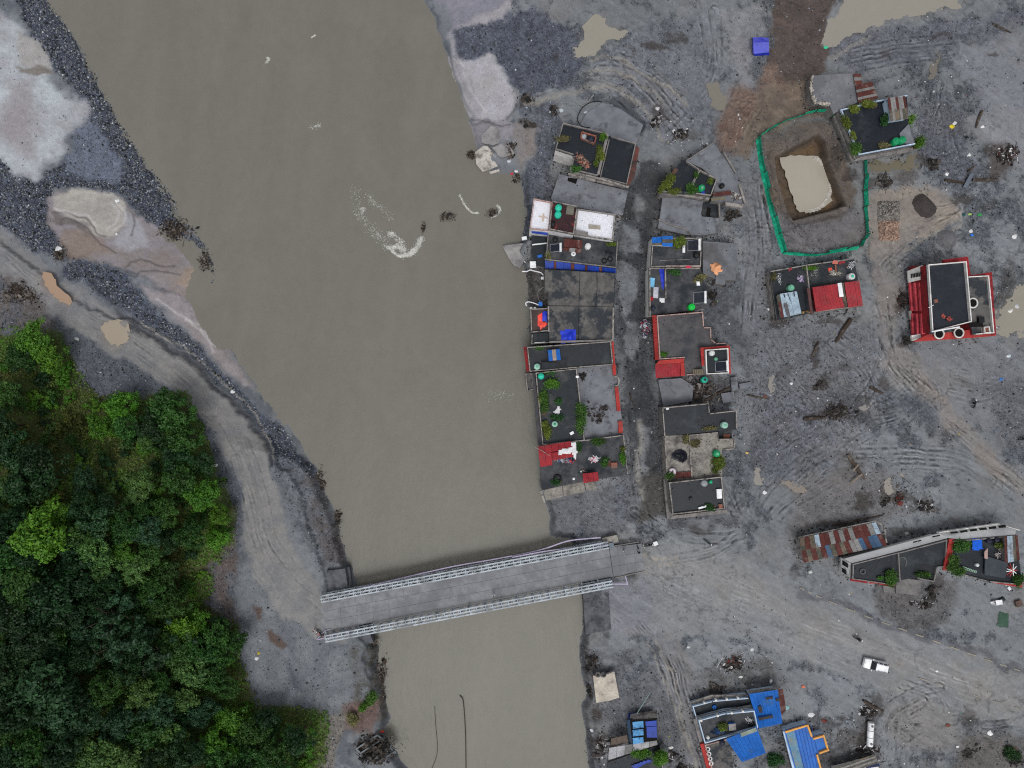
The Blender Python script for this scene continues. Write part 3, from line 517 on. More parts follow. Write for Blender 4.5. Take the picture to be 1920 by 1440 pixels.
def G(px, py, up=0.0):
    x, y, z = ground_pt(px, py, up); return Vector(((x-960)*S, -(y-720)*S, z))
def ground_mesh():
    nx, ny = len(AX), len(AY); X, Y = np.meshgrid(XS, YS)
    v = np.stack([X, Y, HZ], -1).reshape(-1, 3)
    idx = np.arange(nx*ny).reshape(ny, nx); q = np.stack([idx[:-1, :-1], idx[1:, :-1], idx[1:, 1:], idx[:-1, 1:]], -1).reshape(-1, 4)
    keep = ((HZ[:-1, :-1] > WATER-1.2) | (dr[:-1, :-1] < 0)).reshape(-1); q = q[keep]
    used = np.zeros(nx*ny, bool); used[q.ravel()] = True; remap = np.cumsum(used)-1
    m, t_, b = base('ground_mud'); a = nd(t_, 'ShaderNodeAttribute', attribute_name='Col'); w = nd(t_, 'ShaderNodeAttribute', attribute_name='wet')
    geo = t_.nodes.new('ShaderNodeNewGeometry'); vec = geo.outputs['Position']
    ga = nd(t_, 'ShaderNodeAttribute', attribute_name='grain'); f = ramp(t_, noise(t_, vec, 5.0, 6, .75), .28, .72); c = mixc(t_, ga.outputs['Fac'], a.outputs['Color'], mixc(t_, 1.0, a.outputs['Color'], mixc(t_, f, (.66, .66, .67), (1.28, 1.28, 1.28)), 'MULTIPLY'))
    t_.links.new(c, b.inputs['Base Color'])
    mr = nd(t_, 'ShaderNodeMapRange'); mr.inputs[3].default_value = .8; mr.inputs[4].default_value = .3
    t_.links.new(w.outputs['Fac'], mr.inputs[0]); t_.links.new(mr.outputs[0], b.inputs['Roughness']); b.inputs['Specular IOR Level'].default_value = .35
    bp = nd(t_, 'ShaderNodeBump', Strength=.8, Distance=.12); t_.links.new(ga.outputs['Fac'], bp.inputs['Strength']); t_.links.new(f, bp.inputs['Height']); t_.links.new(bp.outputs[0], b.inputs['Normal'])
    me = raw_mesh('ground', v[used], remap[q], m, CO.reshape(-1, 3)[used], True)
    me.attributes.new('wet', 'FLOAT', 'POINT').data.foreach_set('value', WET.reshape(-1)[used].astype(np.float32))
    me.attributes.new('grain', 'FLOAT', 'POINT').data.foreach_set('value', np.clip(.3+.7*gq, 0, 1).reshape(-1)[used].astype(np.float32))
    return tag(link('ground', me), 'grey silt and gravel flood plain with tracks, banks and the forested slope', kind='structure')
ground_mesh()
# ---------------------------------------------------------------- WATER
def water_mat():
    m, t, b = base('river_water'); geo = t.nodes.new('ShaderNodeNewGeometry'); vec = geo.outputs['Position']
    mp = nd(t, 'ShaderNodeMapping'); mp.inputs['Scale'].default_value = (.09, .03, .05); mp.inputs['Rotation'].default_value = (0, 0, R(-24)); t.links.new(vec, mp.inputs[0])
    wp = noise(t, vec, .05, 3, .5); va = nd(t, 'ShaderNodeVectorMath', operation='MULTIPLY_ADD'); t.links.new(wp, va.inputs[0]); va.inputs[1].default_value = (2.2, 2.2, 0); t.links.new(mp.outputs[0], va.inputs[2])
    f = ramp(t, noise(t, va.outputs[0], 1.6, 7, .6), .34, .66); c = mixc(t, f, lin(108, 106, 99), lin(113, 111, 104))
    g = ramp(t, noise(t, vec, .6, 6, .7), .42, .75); c = mixc(t, g, c, mixc(t, 1.0, c, (.94, .945, .94), 'MULTIPLY'))
    t.links.new(c, b.inputs['Base Color']); b.inputs['Roughness'].default_value = .35; b.inputs['IOR'].default_value = 1.33; b.inputs['Specular IOR Level'].default_value = .28
    mp2 = nd(t, 'ShaderNodeMapping'); mp2.inputs['Scale'].default_value = (1.0, .45, 1); mp2.inputs['Rotation'].default_value = (0, 0, R(-20)); t.links.new(vec, mp2.inputs[0])
    w = noise(t, mp2.outputs[0], .9, 6, .7); c = mixc(t, 1.0, c, mixc(t, ramp(t, noise(t, mp2.outputs[0], .5, 6, .72), .34, .66), (.975, .975, .975), (1.02, 1.02, 1.02)), 'MULTIPLY'); t.links.new(c, b.inputs['Base Color'])
    bp = nd(t, 'ShaderNodeBump', Strength=.3, Distance=.22); t.links.new(w, bp.inputs['Height']); t.links.new(bp.outputs[0], b.inputs['Normal'])
    return m
WM = water_mat()
mb = MB(); mb.add([P(x, y, WATER) for x, y in ((-40, -3000), (1400, -3000), (1400, 4500), (-40, 4500))], [(0, 1, 2, 3)])
mb.build('river_water', WM).__setitem__('kind', 'structure')
def pool(pts, col, z, label, wob=3):
    nm = 'puddle'; m = mat('puddle_%d_%d_%d' % tuple(int(v*999) for v in col), col, tuple(v*.94 for v in col), fs=.6, rough=.15, spec=.5, dirty=False)
    p = [(x+rng.uniform(-wob, wob), y+rng.uniform(-wob, wob)) for x, y in curve(pts+[pts[0]], 4)[:-1]]
    mb = MB(); mb.add([P(x, y, z) for x, y in p], [tuple(range(len(p)))])
    tag(mb.build('puddle', m), label, kind='structure')
for k_, (pts, c, lb) in PUDDLES.items():
    a = np.array(pts); cx, cy = a.mean(0); big = [(cx+(x-cx)*1.2, cy+(y-cy)*1.2) for x, y in pts]
    if k_ in ('gc', 'gd'): big = pts
    pool(big, c, (-.09 if k_ not in ('gc', 'gd') else .87), lb)
POOL = [(1462, 296), (1490, 292), (1502, 288), (1540, 300), (1553, 318), (1560, 350), (1555, 382), (1530, 395), (1505, 400), (1488, 392), (1480, 360), (1470, 330)]
pool([(1464, 298), (1500, 290), (1540, 300), (1555, 330), (1560, 360), (1552, 385), (1520, 398), (1494, 394), (1484, 360), (1472, 328)], lin(160, 153, 141), -2.65, 'still beige pool at the bottom of the fenced excavation')
# ---------------------------------------------------------------- loose stones (uncountable): one mesh, a faceted stone each
OCT = np.array([(1, 0, 0), (0, 1, 0), (-1, 0, 0), (0, -1, 0), (.0, 0, 1), (0, 0, -1)], np.float32)
OCF = np.array([(0, 1, 4), (1, 2, 4), (2, 3, 4), (3, 0, 4), (1, 0, 5), (2, 1, 5), (3, 2, 5), (0, 3, 5)], np.int32)
CUB = np.array([(-.9, -.8, -.6), (.8, -.9, -.6), (.9, .8, -.6), (-.8, .9, -.6), (-.6, -.5, .55), (.5, -.65, .6), (.6, .5, .5), (-.5, .6, .6)], np.float32)
CUF = np.array([(4, 5, 6), (4, 6, 7), (0, 1, 5), (0, 5, 4), (1, 2, 6), (1, 6, 5), (2, 3, 7), (2, 7, 6), (3, 0, 4), (3, 4, 7)], np.int32)
def stones(name, x, y, size, cols, m, label, kind='stuff', zs=None, flat=.6, sink=.25, shape='C'):
    n = len(x); B, F = (CUB, CUF) if shape == 'C' else (OCT, OCF)
    a = rng.uniform(0, 6.28, n); s = size[:, None]*rng.uniform(.65, 1.25, (n, 3)); s[:, 2] *= flat
    v = B[None]*s[:, None, :]*rng.uniform(.75, 1.25, (n, len(B), 1)); ca, sa = np.cos(a)[:, None], np.sin(a)[:, None]
    tl = rng.uniform(-.4, .4, (n, 1)); z = v[..., 2]+v[..., 0]*tl
    X = v[..., 0]*ca-v[..., 1]*sa; Y = v[..., 0]*sa+v[..., 1]*ca
    g = gz(x, y) if zs is None else zs
    V = np.stack([X+((x-960)*S)[:, None], Y-((y-720)*S)[:, None], z+(g+s[:, 2]*(.5-sink))[:, None]], -1).reshape(-1, 3)
    Fc = (F[None]+(np.arange(n)*len(B))[:, None, None]).reshape(-1, 3)
    me = raw_mesh(name, V, Fc, m, np.repeat(cols, len(B), 0)); o = link(name, me)
    return tag(o, label, kind=kind)
STONE = attr_mat('stone', rough=.85, grain=.3, gs=8)
def grey_cols(n, bright=0.0):
    v = np.clip(rng.normal(.135+bright, .085, n), .02, .5); w = rng.random(n) < .02; v[w] = rng.uniform(.38, .6, w.sum())
    t = rng.uniform(-1, 1, n); return np.stack([v*(.91+.06*t), v*(.99+.01*t), v*(1.12-.06*t)], -1)
N = 420000
sx = rng.uniform(-20, 1940, N).astype(np.float32); sy = rng.uniform(-20, 1460, N).astype(np.float32)
jj = np.clip(((sy-AY[19])/2).astype(int)+19, 0, len(AY)-1); ii = np.clip(((sx-AX[19])/2).astype(int)+19, 0, len(AX)-1)
g = GRAV[jj, ii]; ok = (rng.random(N) < np.clip(g, 0, 1)**1.3) & (HZ[jj, ii] > WATER-.15)
sx, sy, g = sx[ok], sy[ok], g[ok]
east = sx > 640; drop = east & (rng.random(len(sx)) < .5); sx, sy, g, east = sx[~drop], sy[~drop], g[~drop], east[~drop]
size = np.where(rng.random(len(sx)) < .10, rng.uniform(.15, .26, len(sx)), rng.uniform(.06, .14, len(sx)))
big = (~east) & (g > .6); size[big] = rng.uniform(.12, .27, big.sum()); keep = ~(big & (rng.random(len(sx)) < .25)); sx, sy, g, east, size = sx[keep], sy[keep], g[keep], east[keep], size[keep]
stones('gravel', sx, sy, size.astype(np.float32), grey_cols(len(sx)), STONE, 'loose grey and white cobbles strewn over the banks and the plain', shape='O', flat=.75, sink=.3)
print('STONES', len(sx))
# ---------------------------------------------------------------- HOUSES
C = lin
DK = mat('bitumen_roof', C(34, 42, 49), C(23, 28, 35), C(70, 71, 72), fs=2.0, ss=.24, lo=.52, hi=.68, rough=.6)
DK2 = mat('wet_dark_roof', C(27, 35, 44), C(18, 23, 31), C(56, 61, 65), fs=1.5, ss=.2, lo=.54, hi=.72, rough=.45)
TERR = mat('worn_terrace', C(82, 83, 86), C(54, 56, 61), C(36, 41, 47), fs=1.6, ss=.3, lo=.46, hi=.6, rough=.75)
CONC = mat('concrete_roof', C(106, 103, 100), C(74, 73, 74), C(46, 50, 56), fs=1.4, ss=.3, lo=.5, hi=.57, rough=.8)
PALEC = mat('pale_mottled_concrete', C(160, 156, 148), C(106, 102, 98), C(78, 74, 74), fs=2.4, ss=.35, lo=.48, hi=.66)
SILT = mat('silt_covered_slab', C(124, 127, 134), C(106, 109, 116), C(76, 78, 84), fs=2.2, ss=.45, lo=.54, hi=.68)
CLEAN = mat('clean_white_wall', C(248, 248, 248), C(240, 240, 240), C(206, 204, 200), fs=1.5, ss=.6, lo=.6, hi=.75, dirty=False)
WHITE = mat('white_plaster', C(226, 225, 223), C(208, 206, 202), C(172, 168, 162), fs=1.5, ss=.5, lo=.58, hi=.75)
PALEP = mat('pale_parapet', C(172, 166, 161), C(132, 127, 123), C(80, 77, 75), fs=3, ss=1.1, lo=.47, hi=.62)
GREYP = mat('grey_parapet', C(142, 138, 136), C(108, 105, 104), C(78, 76, 76), fs=3, ss=.8, lo=.5, hi=.7)
PINKP = mat('pink_parapet', C(196, 166, 158), C(160, 134, 128), C(118, 96, 92), fs=3, ss=.8)
REDP = mat('red_paint', C(178, 60, 56), C(152, 50, 48), C(118, 62, 58), fs=2, ss=.5, lo=.54, hi=.72)
REDT = mat('red_sheet', C(164, 46, 55), C(142, 42, 50), C(124, 66, 66), fs=3, ss=.6, lo=.54, hi=.76, rough=.6)
REDW = mat('red_wall', C(160, 40, 46), C(120, 34, 38), C(74, 32, 36), fs=2, ss=.5, lo=.5, hi=.7)
BLUET = mat('blue_sheet', C(30, 108, 196), C(24, 92, 174), C(66, 98, 134), fs=3, ss=.5, lo=.56, hi=.78, rough=.5)
BLUED = mat('deep_blue_sheet', C(16, 64, 170), C(10, 46, 140), C(14, 30, 90), fs=2, ss=.6, lo=.55, hi=.75, rough=.5)
SKYB = mat('pale_blue_paint', C(196, 214, 234), C(172, 192, 214), C(130, 140, 152), fs=3, ss=.8, lo=.6, hi=.75)
RUST = mat('rusty_sheet', C(98, 52, 47), C(74, 42, 40), C(116, 98, 92), fs=2.5, ss=.7, lo=.56, hi=.7, rrand=.18)
ZINC = mat('grey_tin', C(142, 142, 142), C(116, 114, 112), C(96, 80, 72), fs=3, ss=.7, lo=.6, hi=.75, rrand=.15)
PBLUE = mat('pale_blue_tin', C(172, 192, 206), C(150, 168, 184), C(120, 126, 132), fs=2, ss=.6, rrand=.06)
BTIN = mat('blue_tin_patch', C(72, 104, 138), C(62, 88, 116), C(84, 90, 98), fs=2, ss=.6, rrand=.12)
OLIVT = mat('olive_tin', C(92, 92, 82), C(74, 74, 68), C(110, 96, 84), fs=2, ss=.6, rrand=.15)
BRICK = mat('red_brick', C(150, 92, 76), C(112, 70, 60), C(96, 84, 78), fs=4, ss=.8, rrand=.2)
BLACK = mat('black_plastic', C(22, 24, 28), C(14, 16, 20), rough=.45)
VOID = mat('dark_opening', C(10, 10, 12), C(6, 6, 8), rough=.9)
GLASS = mat('window_glass', C(30, 38, 44), C(20, 26, 32), rough=.12, spec=.5)
WHITEP = mat('white_enamel', C(236, 238, 240), C(220, 222, 226), rough=.35)
TIMB = mat('grey_timber', C(96, 86, 78), C(70, 62, 56), C(56, 48, 44), fs=3, ss=.6, rrand=.25)
STEEL = mat('galvanised_steel', C(184, 192, 200), C(156, 164, 172), C(124, 130, 136), fs=3, ss=.6, rough=.6, metal=.0)
def tile_mat():
    m, t, b = base('white_tile_floor'); geo = t.nodes.new('ShaderNodeNewGeometry')
    mp = nd(t, 'ShaderNodeMapping'); mp.inputs['Rotation'].default_value = (0, 0, R(12)); t.links.new(geo.outputs['Position'], mp.inputs[0])
    br = nd(t, 'ShaderNodeTexBrick', Scale=1.0); br.offset = 0; br.inputs['Brick Width'].default_value = .42; br.inputs['Row Height'].default_value = .42; br.inputs['Mortar Size'].default_value = .02
    br.inputs['Color1'].default_value = (*C(226, 228, 236), 1); br.inputs['Color2'].default_value = (*C(212, 214, 224), 1); br.inputs['Mortar'].default_value = (*C(196, 196, 206), 1)
    t.links.new(mp.outputs[0], br.inputs['Vector']); t.links.new(br.outputs['Color'], b.inputs['Base Color']); b.inputs['Roughness'].default_value = .4
    return m
TILE = tile_mat()
def area2(p): return sum(p[i][0]*p[(i+1) % len(p)][1]-p[(i+1) % len(p)][0]*p[i][1] for i in range(len(p)))
WIN = MB().box((0, 0, 0), (1.3, .10, 1.3)).mesh('window', WHITE)
PANE = MB().box((0, -.06, 0), (.52, .06, 1.1)).mesh('pane', GLASS)
def windows(root, a, b, z, z0):
    """openings along a wall that looks towards the middle of the valley"""
    d = b-a; L = math.hypot(d.x, d.y)
    if L < 2.6: return
    n = Vector((d.y, -d.x, 0)).normalized(); off = worldloc(root); k = max(1, int(L/3.4)); ang = math.atan2(d.y, d.x)
    for zz in (z-1.35, z-4.2):
        if zz < 1.0: continue
        for i in range(k):
            p = a+d*((i+.5)/k); o = link('window', WIN, root, (p.x+n.x*.03-off.x, p.y+n.y*.03-off.y, zz-off.z)); o.rotation_euler = (0, 0, ang)
            for sx_ in (-.3, .3): q = link('pane', PANE, o, (sx_, 0, 0))
def house(name, label, c, cat='house'):
    p = P(c[0], c[1], 0); return thing(name, label, cat, (p.x, p.y, 0))
RUB = []
def roof_grime(root, w, z, m):
    """moss clumps, chips and leaf litter that gather on a flat roof, thickest along its edges"""
    A = abs(area2(w))/2
    if A < 25 or m is VOID or m is BLUET: return
    xs = np.array([v.x for v in w], np.float32); ys = np.array([v.y for v in w], np.float32); n = int(A*3.2); x = rng.uniform(xs.min(), xs.max(), n).astype(np.float32); y = rng.uniform(ys.min(), ys.max(), n).astype(np.float32)
    d = seg_dist(x, y, list(zip(xs, ys)), True); cl = fbm(x*10, y*10, 22, 3, 3); ok = (d > .25) & (rng.random(n) < np.clip(np.exp(-d/.8)*.9+.05+.5*np.clip(cl-.15, 0, 1), 0, 1)); x, y = x[ok], y[ok]; n = len(x)
    if n < 4: return
    pal = np.array([C(34, 36, 34), C(58, 62, 44), C(84, 80, 74), C(44, 42, 40), C(128, 124, 118), C(70, 74, 60)]); c = pal[rng.choice(6, n, p=[.3, .2, .15, .2, .05, .1])]*rng.uniform(.6, 1.2, (n, 1)); s = rng.uniform(.03, .13, n)[:, None, None]
    off = worldloc(root); v = OCT[None]*s*rng.uniform(.5, 1.4, (n, 6, 1))*np.array([1, 1, .4]); V = (v+np.stack([x-off.x, y-off.y, np.full(n, z+.01-off.z)], -1)[:, None, :]).reshape(-1, 3); F = (OCF[None]+(np.arange(n)*6)[:, None, None]).reshape(-1, 3)
    link('roof_litter', raw_mesh('roof_litter', V, F, STONE, np.repeat(c, 6, 0)), root)['kind'] = 'stuff'
def block(root, poly, z, roofm, wallm, par=.55, t=.17, parm=None, edges='all', z0=-1.2, win=False, roof='roof', wall='wall', jag=.1, lip=.06):
    w = [P(x, y, z) for x, y in poly]; RUB.append([(v.x, v.y) for v in w])
    if area2(w) < 0: w = w[::-1]; poly = poly[::-1]; flip = True
    else: flip = False
    n = len(w); mb = MB(); mb.prism([(v.x, v.y) for v in w], z0, z-.16, cap=False); mb.build(wall, wallm, root)
    cx = sum(v.x for v in w)/n; cy = sum(v.y for v in w)/n
    out = [(v.x+(v.x-cx)/max(1, math.hypot(v.x-cx, v.y-cy))*lip, v.y+(v.y-cy)/max(1, math.hypot(v.x-cx, v.y-cy))*lip) for v in w]
    mb = MB(); mb.prism(out, z-.16, z, bottom=True); r = mb.build(roof, roofm, root)
    roof_grime(root, w, z, roofm)
    for i in range(n):
        a, b = w[i], w[(i+1) % n]; d = b-a; L = d.length
        if L < .05: continue
        e = (n-2-i) % n if flip else i
        nrm = Vector((d.y, -d.x, 0)).normalized(); mid = (a+b)/2
        if win and nrm.dot(Vector((-mid.x, -mid.y, 0))) > 0 and z > 2.2: windows(root, a, b, z, z0)
        if par and (edges == 'all' or e in edges):
            u = d/L; p0 = a+u*t-nrm*(t/2); p1 = b-nrm*(t/2); h = par+(rng.uniform(-jag, jag) if jag else 0)
            mb = MB(); ang = math.atan2(d.y, d.x); c = (p0+p1)/2
            mb.box((c.x, c.y, z+h/2), ((p1-p0).length, t, h), ang); mb.build('parapet', parm or PALEP, root)
    return r
def lowwall(root, pts, z, h, t, m, name='parapet', closed=False):
    w = [P(x, y, z) for x, y in pts]
    for a, b in zip(w[:-1], w[1:]):
        c = (a+b)/2; d = b-a; MB().box((c.x, c.y, z+h/2), (d.length, t, h), math.atan2(d.y, d.x)).build(name, m, root)
def slabq(root, pts, z, m, th=.15, name='slab'):
    zs = z if isinstance(z, (list, tuple)) else [z]*len(pts)
    return MB().slab([P(x, y, q) for (x, y), q in zip(pts, zs)], th).build(name, m, root)
def sheets(root, quad, z, n, mats, name='roof_sheet', rows=1, gap=.02, corr=.05, skip=()):
    """corrugated sheets laid side by side from edge q0-q3 to edge q1-q2, each a part"""
    zs = z if isinstance(z, (list, tuple)) else [z]*4; q = [P(x, y, k) for (x, y), k in zip(quad, zs)]
    out = []
    for r_ in range(rows):
        v0, v1 = r_/rows, (r_+1)/rows
        for i in range(n):
            if (r_, i) in skip: continue
            u0, u1 = (i+gap)/n, (i+1-gap)/n; L = ((q[1]-q[0]).length)/n; k = max(4, min(12, int(L/.16)*2)); vs = []; fs = []; dz = rng.uniform(0, .05)
            for j in range(k+1):
                u = u0+(u1-u0)*j/k
                for v in (v0-.01*(r_ > 0), v1):
                    p = (q[0]*(1-u)+q[1]*u)*(1-v)+(q[3]*(1-u)+q[2]*u)*v; vs.append(p+Vector((0, 0, dz+.03*r_+(corr if j % 2 else 0))))
            for j in range(k): fs.append((2*j, 2*j+1, 2*j+3, 2*j+2))
            m = mats[(r_*n+i) % len(mats)]
            if m is None: continue
            out.append(MB().add(vs, fs).build(name, m, root))
    return out
# --- things that stand about on roofs
def protos():
    d = {}
    t = thing('water_tank', 'x', 'water tank', (0, 0, -50)); b = MB()
    b.lathe((0, 0, 0), [(.56, 0), (.6, .05), (.6, .35), (.57, .38), (.6, .42), (.6, .72), (.57, .75), (.6, .8), (.58, 1.0), (.42, 1.16), (.22, 1.22)], 20)
    d['body'] = b.mesh('tank_body', STEEL); b = MB().lathe((0, 0, 1.2), [(.24, 0), (.25, .06), (.2, .12), (.06, .15)], 14); d['lid'] = b.mesh('tank_lid', STEEL)
    b = MB()
    for k in range(8): a = k*math.pi/4; b.bar((.56*math.cos(a), .56*math.sin(a), 1.04), (.3*math.cos(a), .3*math.sin(a), 1.2), .06)
    b.torus((0, 0, 1.2), .3, .04, 16, 6)
    d['rib'] = b.mesh('tank_ribs', STEEL); bpy.data.objects.remove(t); return d
PR = protos()
TCOL = {'turquoise': C(42, 196, 166), 'green': C(24, 156, 100), 'pale': C(170, 214, 198), 'bright': C(20, 206, 78), 'black': C(24, 26, 30), 'white': C(228, 230, 230), 'grey': C(156, 162, 168), 'mint': C(120, 190, 160), 'navy': C(34, 40, 58)}
def tank(px, py, z, col, label, sc=1.0, lid=None, group=None):
    m = mat('tank_'+col, TCOL[col], tuple(v*.82 for v in TCOL[col]), fs=4, rough=.45); ml = mat('tank_'+lid, TCOL[lid], tuple(v*.8 for v in TCOL[lid]), fs=4, rough=.45) if lid else m
    p = P(px, py, z+.6); t = thing('water_tank', label, 'water tank', (p.x, p.y, z), group or 'rooftop water tanks'); t.scale = (sc, sc, sc); t.rotation_euler = (0, 0, rng.uniform(0, 6))
    for nm, me, mm in (('tank_body', PR['body'], m), ('lid', PR['lid'], ml), ('rib_ring', PR['rib'], m)):
        key = me.name+mm.name
        if key not in PR: PR[key] = me.copy(); PR[key].materials.clear(); PR[key].materials.append(mm)
        link(nm, PR[key], t)
def solar(px, py, z, rz, label, L=1.7):
    p = P(px, py, z+.5); t = thing('solar_heater', label, 'water heater', (p.x, p.y, z), 'solar water heaters on the roofs'); t.rotation_euler = (0, 0, rz)
    o = t.location.copy(); t.location = (0, 0, 0); t.rotation_euler = (0, 0, 0)
    f = MB()
    for y in (-L/2, L/2): f.bar((-.9, y, .12), (.9, y, 1.0), .05); f.bar((.9, y, 0), (.9, y, 1.0), .05); f.bar((-.9, y, 0), (-.9, y, .15), .05)
    f.bar((-.9, -L/2, .12), (-.9, L/2, .12), .06); f.build('frame', STEEL, t)
    b = MB()
    for k in range(9): y = -L/2+.12+(L-.24)*k/8; b.bar((-.85, y, .2), (.75, y, .98), .07)
    b.build('tubes', mat('heater_tubes', C(26, 34, 60), C(18, 24, 44), rough=.2, spec=.5), t)
    b = MB(); b.tube([(.95, -L/2-.1, 1.1), (.95, L/2+.1, 1.1)], .23, 12); b.build('tank', WHITEP, t, smooth=False)
    t.location = o; t.rotation_euler = (0, 0, rz)
LEAF = {}
def leafmat(kind):
    return attr_mat('leaf_'+kind, rough=.55, grain=.15, gs=3, rrand=.22, hrand=.012)
def leaves(n, pos, size, cols, up=.5):
    """n little bent leaf clusters: a quad each"""
    nrm = rng.normal(0, 1, (n, 3)); nrm[:, 2] = np.abs(nrm[:, 2])+up; nrm /= np.linalg.norm(nrm, axis=1)[:, None]
    a = rng.normal(0, 1, (n, 3)); a -= nrm*(a*nrm).sum(1)[:, None]; a /= np.linalg.norm(a, axis=1)[:, None]; b = np.cross(nrm, a)
    s = size*rng.uniform(.6, 1.3, n); a *= s[:, None]; b *= (s*.62)[:, None]
    V = np.stack([pos-a, pos-b*.9+a*.1, pos+a, pos+b*.9+a*.1], 1).reshape(-1, 3); F = np.arange(4*n).reshape(n, 4)
    return V, F, np.repeat(cols, 4, 0)
GREENS = {'fresh': (C(64, 102, 38), C(36, 66, 26)), 'yellow': (C(100, 114, 42), C(60, 74, 30)), 'dark': (C(48, 88, 40), C(26, 54, 26)), 'dry': (C(110, 108, 70), C(76, 74, 50)), 'lime': (C(74, 118, 32), C(44, 80, 24))}
def plant(px, py, z, rx, ry, label, kind='fresh', h=.9, rz=0.0, n=None, cat='plant', dens=1.0):
    """pot plants or a clump of bushes: stalks and leaf clusters in a low planter"""
    p = P(px, py, z+h*.6); t = thing('rooftop_plant', label, cat, (p.x, p.y, z)); rx *= S; ry *= S
    n = n or int(np.clip(260*rx*ry*6*dens, 120, 1600)); k = max(3, int(rx*ry*8)); cen = np.stack([rng.uniform(-1, 1, k)*rx*.75, rng.uniform(-1, 1, k)*ry*.75, rng.uniform(.35, 1, k)*h], 1)
    i = rng.integers(0, k, n); pos = cen[i]+rng.normal(0, 1, (n, 3))*np.array([.36*min(1, rx*1.3), .36*min(1, ry*1.3), .2*h]); pos[:, 2] = np.clip(pos[:, 2], .08, None)
    c1, c2 = (np.array(q) for q in GREENS[kind]); w = np.clip(rng.random(k)[i]*.8+rng.random(n)*.4, 0, 1)[:, None]
    ca, sa = math.cos(rz), math.sin(rz); pos = np.stack([pos[:, 0]*ca-pos[:, 1]*sa, pos[:, 0]*sa+pos[:, 1]*ca, pos[:, 2]], 1)
    V, F, cc = leaves(n, pos, .16, c1*w+c2*(1-w)); link('foliage', raw_mesh('foliage', V, F, leafmat('roof'), cc), t)
    b = MB()
    for q in cen[:10]: b.tube([(q[0]*ca-q[1]*sa, q[0]*sa+q[1]*ca, 0), (q[0]*ca-q[1]*sa+.03, q[0]*sa+q[1]*ca, q[2])], .025, 4)
    me = b.mesh('stalk', TIMB); link('stem', me, t)['kind'] = 'stuff'
    b = MB().box((0, 0, .09), (max(.35, rx*1.3), max(.35, ry*1.3), .18), rz); link('planter', b.mesh('planter', mat('clay_planter', C(104, 78, 66), C(78, 60, 52))), t)
    return t
def cloth(pts, z, m, label, name='tarpaulin', cat='tarpaulin', amp=.25, step=.22, drape=.0, rim=.02, soft=1.0, zf=None):
    """crumpled sheet: a grid cut to the outline, with folds"""
    w = [P(x, y, z) for x, y in pts]; xs = [v.x for v in w]; ys = [v.y for v in w]
    gx = np.arange(min(xs)-step, max(xs)+step*1.5, step); gy = np.arange(min(ys)-step, max(ys)+step*1.5, step); X, Y = np.meshgrid(gx.astype(np.float32), gy.astype(np.float32))
    d = seg_dist(X, Y, [(v.x, v.y) for v in w], True); s = rng.uniform(0, 900)
    f = np.abs(fbm(X+s, Y, 1.3, 3, 1, .55))*1.6+.5*fbm(X+s, Y, .5, 2, 3); Z = z+rim+amp*np.clip(f+.25, 0, 2)*sstep(0, soft, np.maximum(d, 0))+drape*sstep(0, .8, np.maximum(d, 0))
    Xn = X+.05*fbm(X, Y+s, .6, 2, 5); Yn = Y+.05*fbm(X+s, Y+9, .6, 2, 6)
    V = np.stack([Xn, Yn, Z], -1).reshape(-1, 3); nx = X.shape[1]; idx = np.arange(V.shape[0]).reshape(X.shape)
    q = np.stack([idx[:-1, :-1], idx[:-1, 1:], idx[1:, 1:], idx[1:, :-1]], -1).reshape(-1, 4); dd = d.reshape(-1); keep = (dd[q] > -step*.45).all(1); q = q[keep]
    used = np.zeros(len(V), bool); used[q.ravel()] = True; rm = np.cumsum(used)-1; V = V[used]; o = V.mean(0); o[2] = z
    me = raw_mesh(name, V-o, rm[q], m, None, False); ob = link(name, me, None, tuple(float(x) for x in o)); return tag(ob, label, cat)
def tarpm(name, c, dark=.55): return mat(name, c, tuple(v*.8 for v in c), tuple(v*dark for v in c), fs=2, ss=1.2, lo=.55, hi=.7, rough=.45)
TB = tarpm('blue_tarp', C(34, 58, 200)); TV = tarpm('violet_blue_tarp', C(86, 92, 206)); TO = tarpm('orange_tarp', C(244, 176, 130), .7); TR = tarpm('scarlet_tarp', C(250, 84, 70)); TK = tarpm('black_tarp', C(22, 24, 34)); TW = tarpm('white_cloth', C(222, 222, 226), .8)
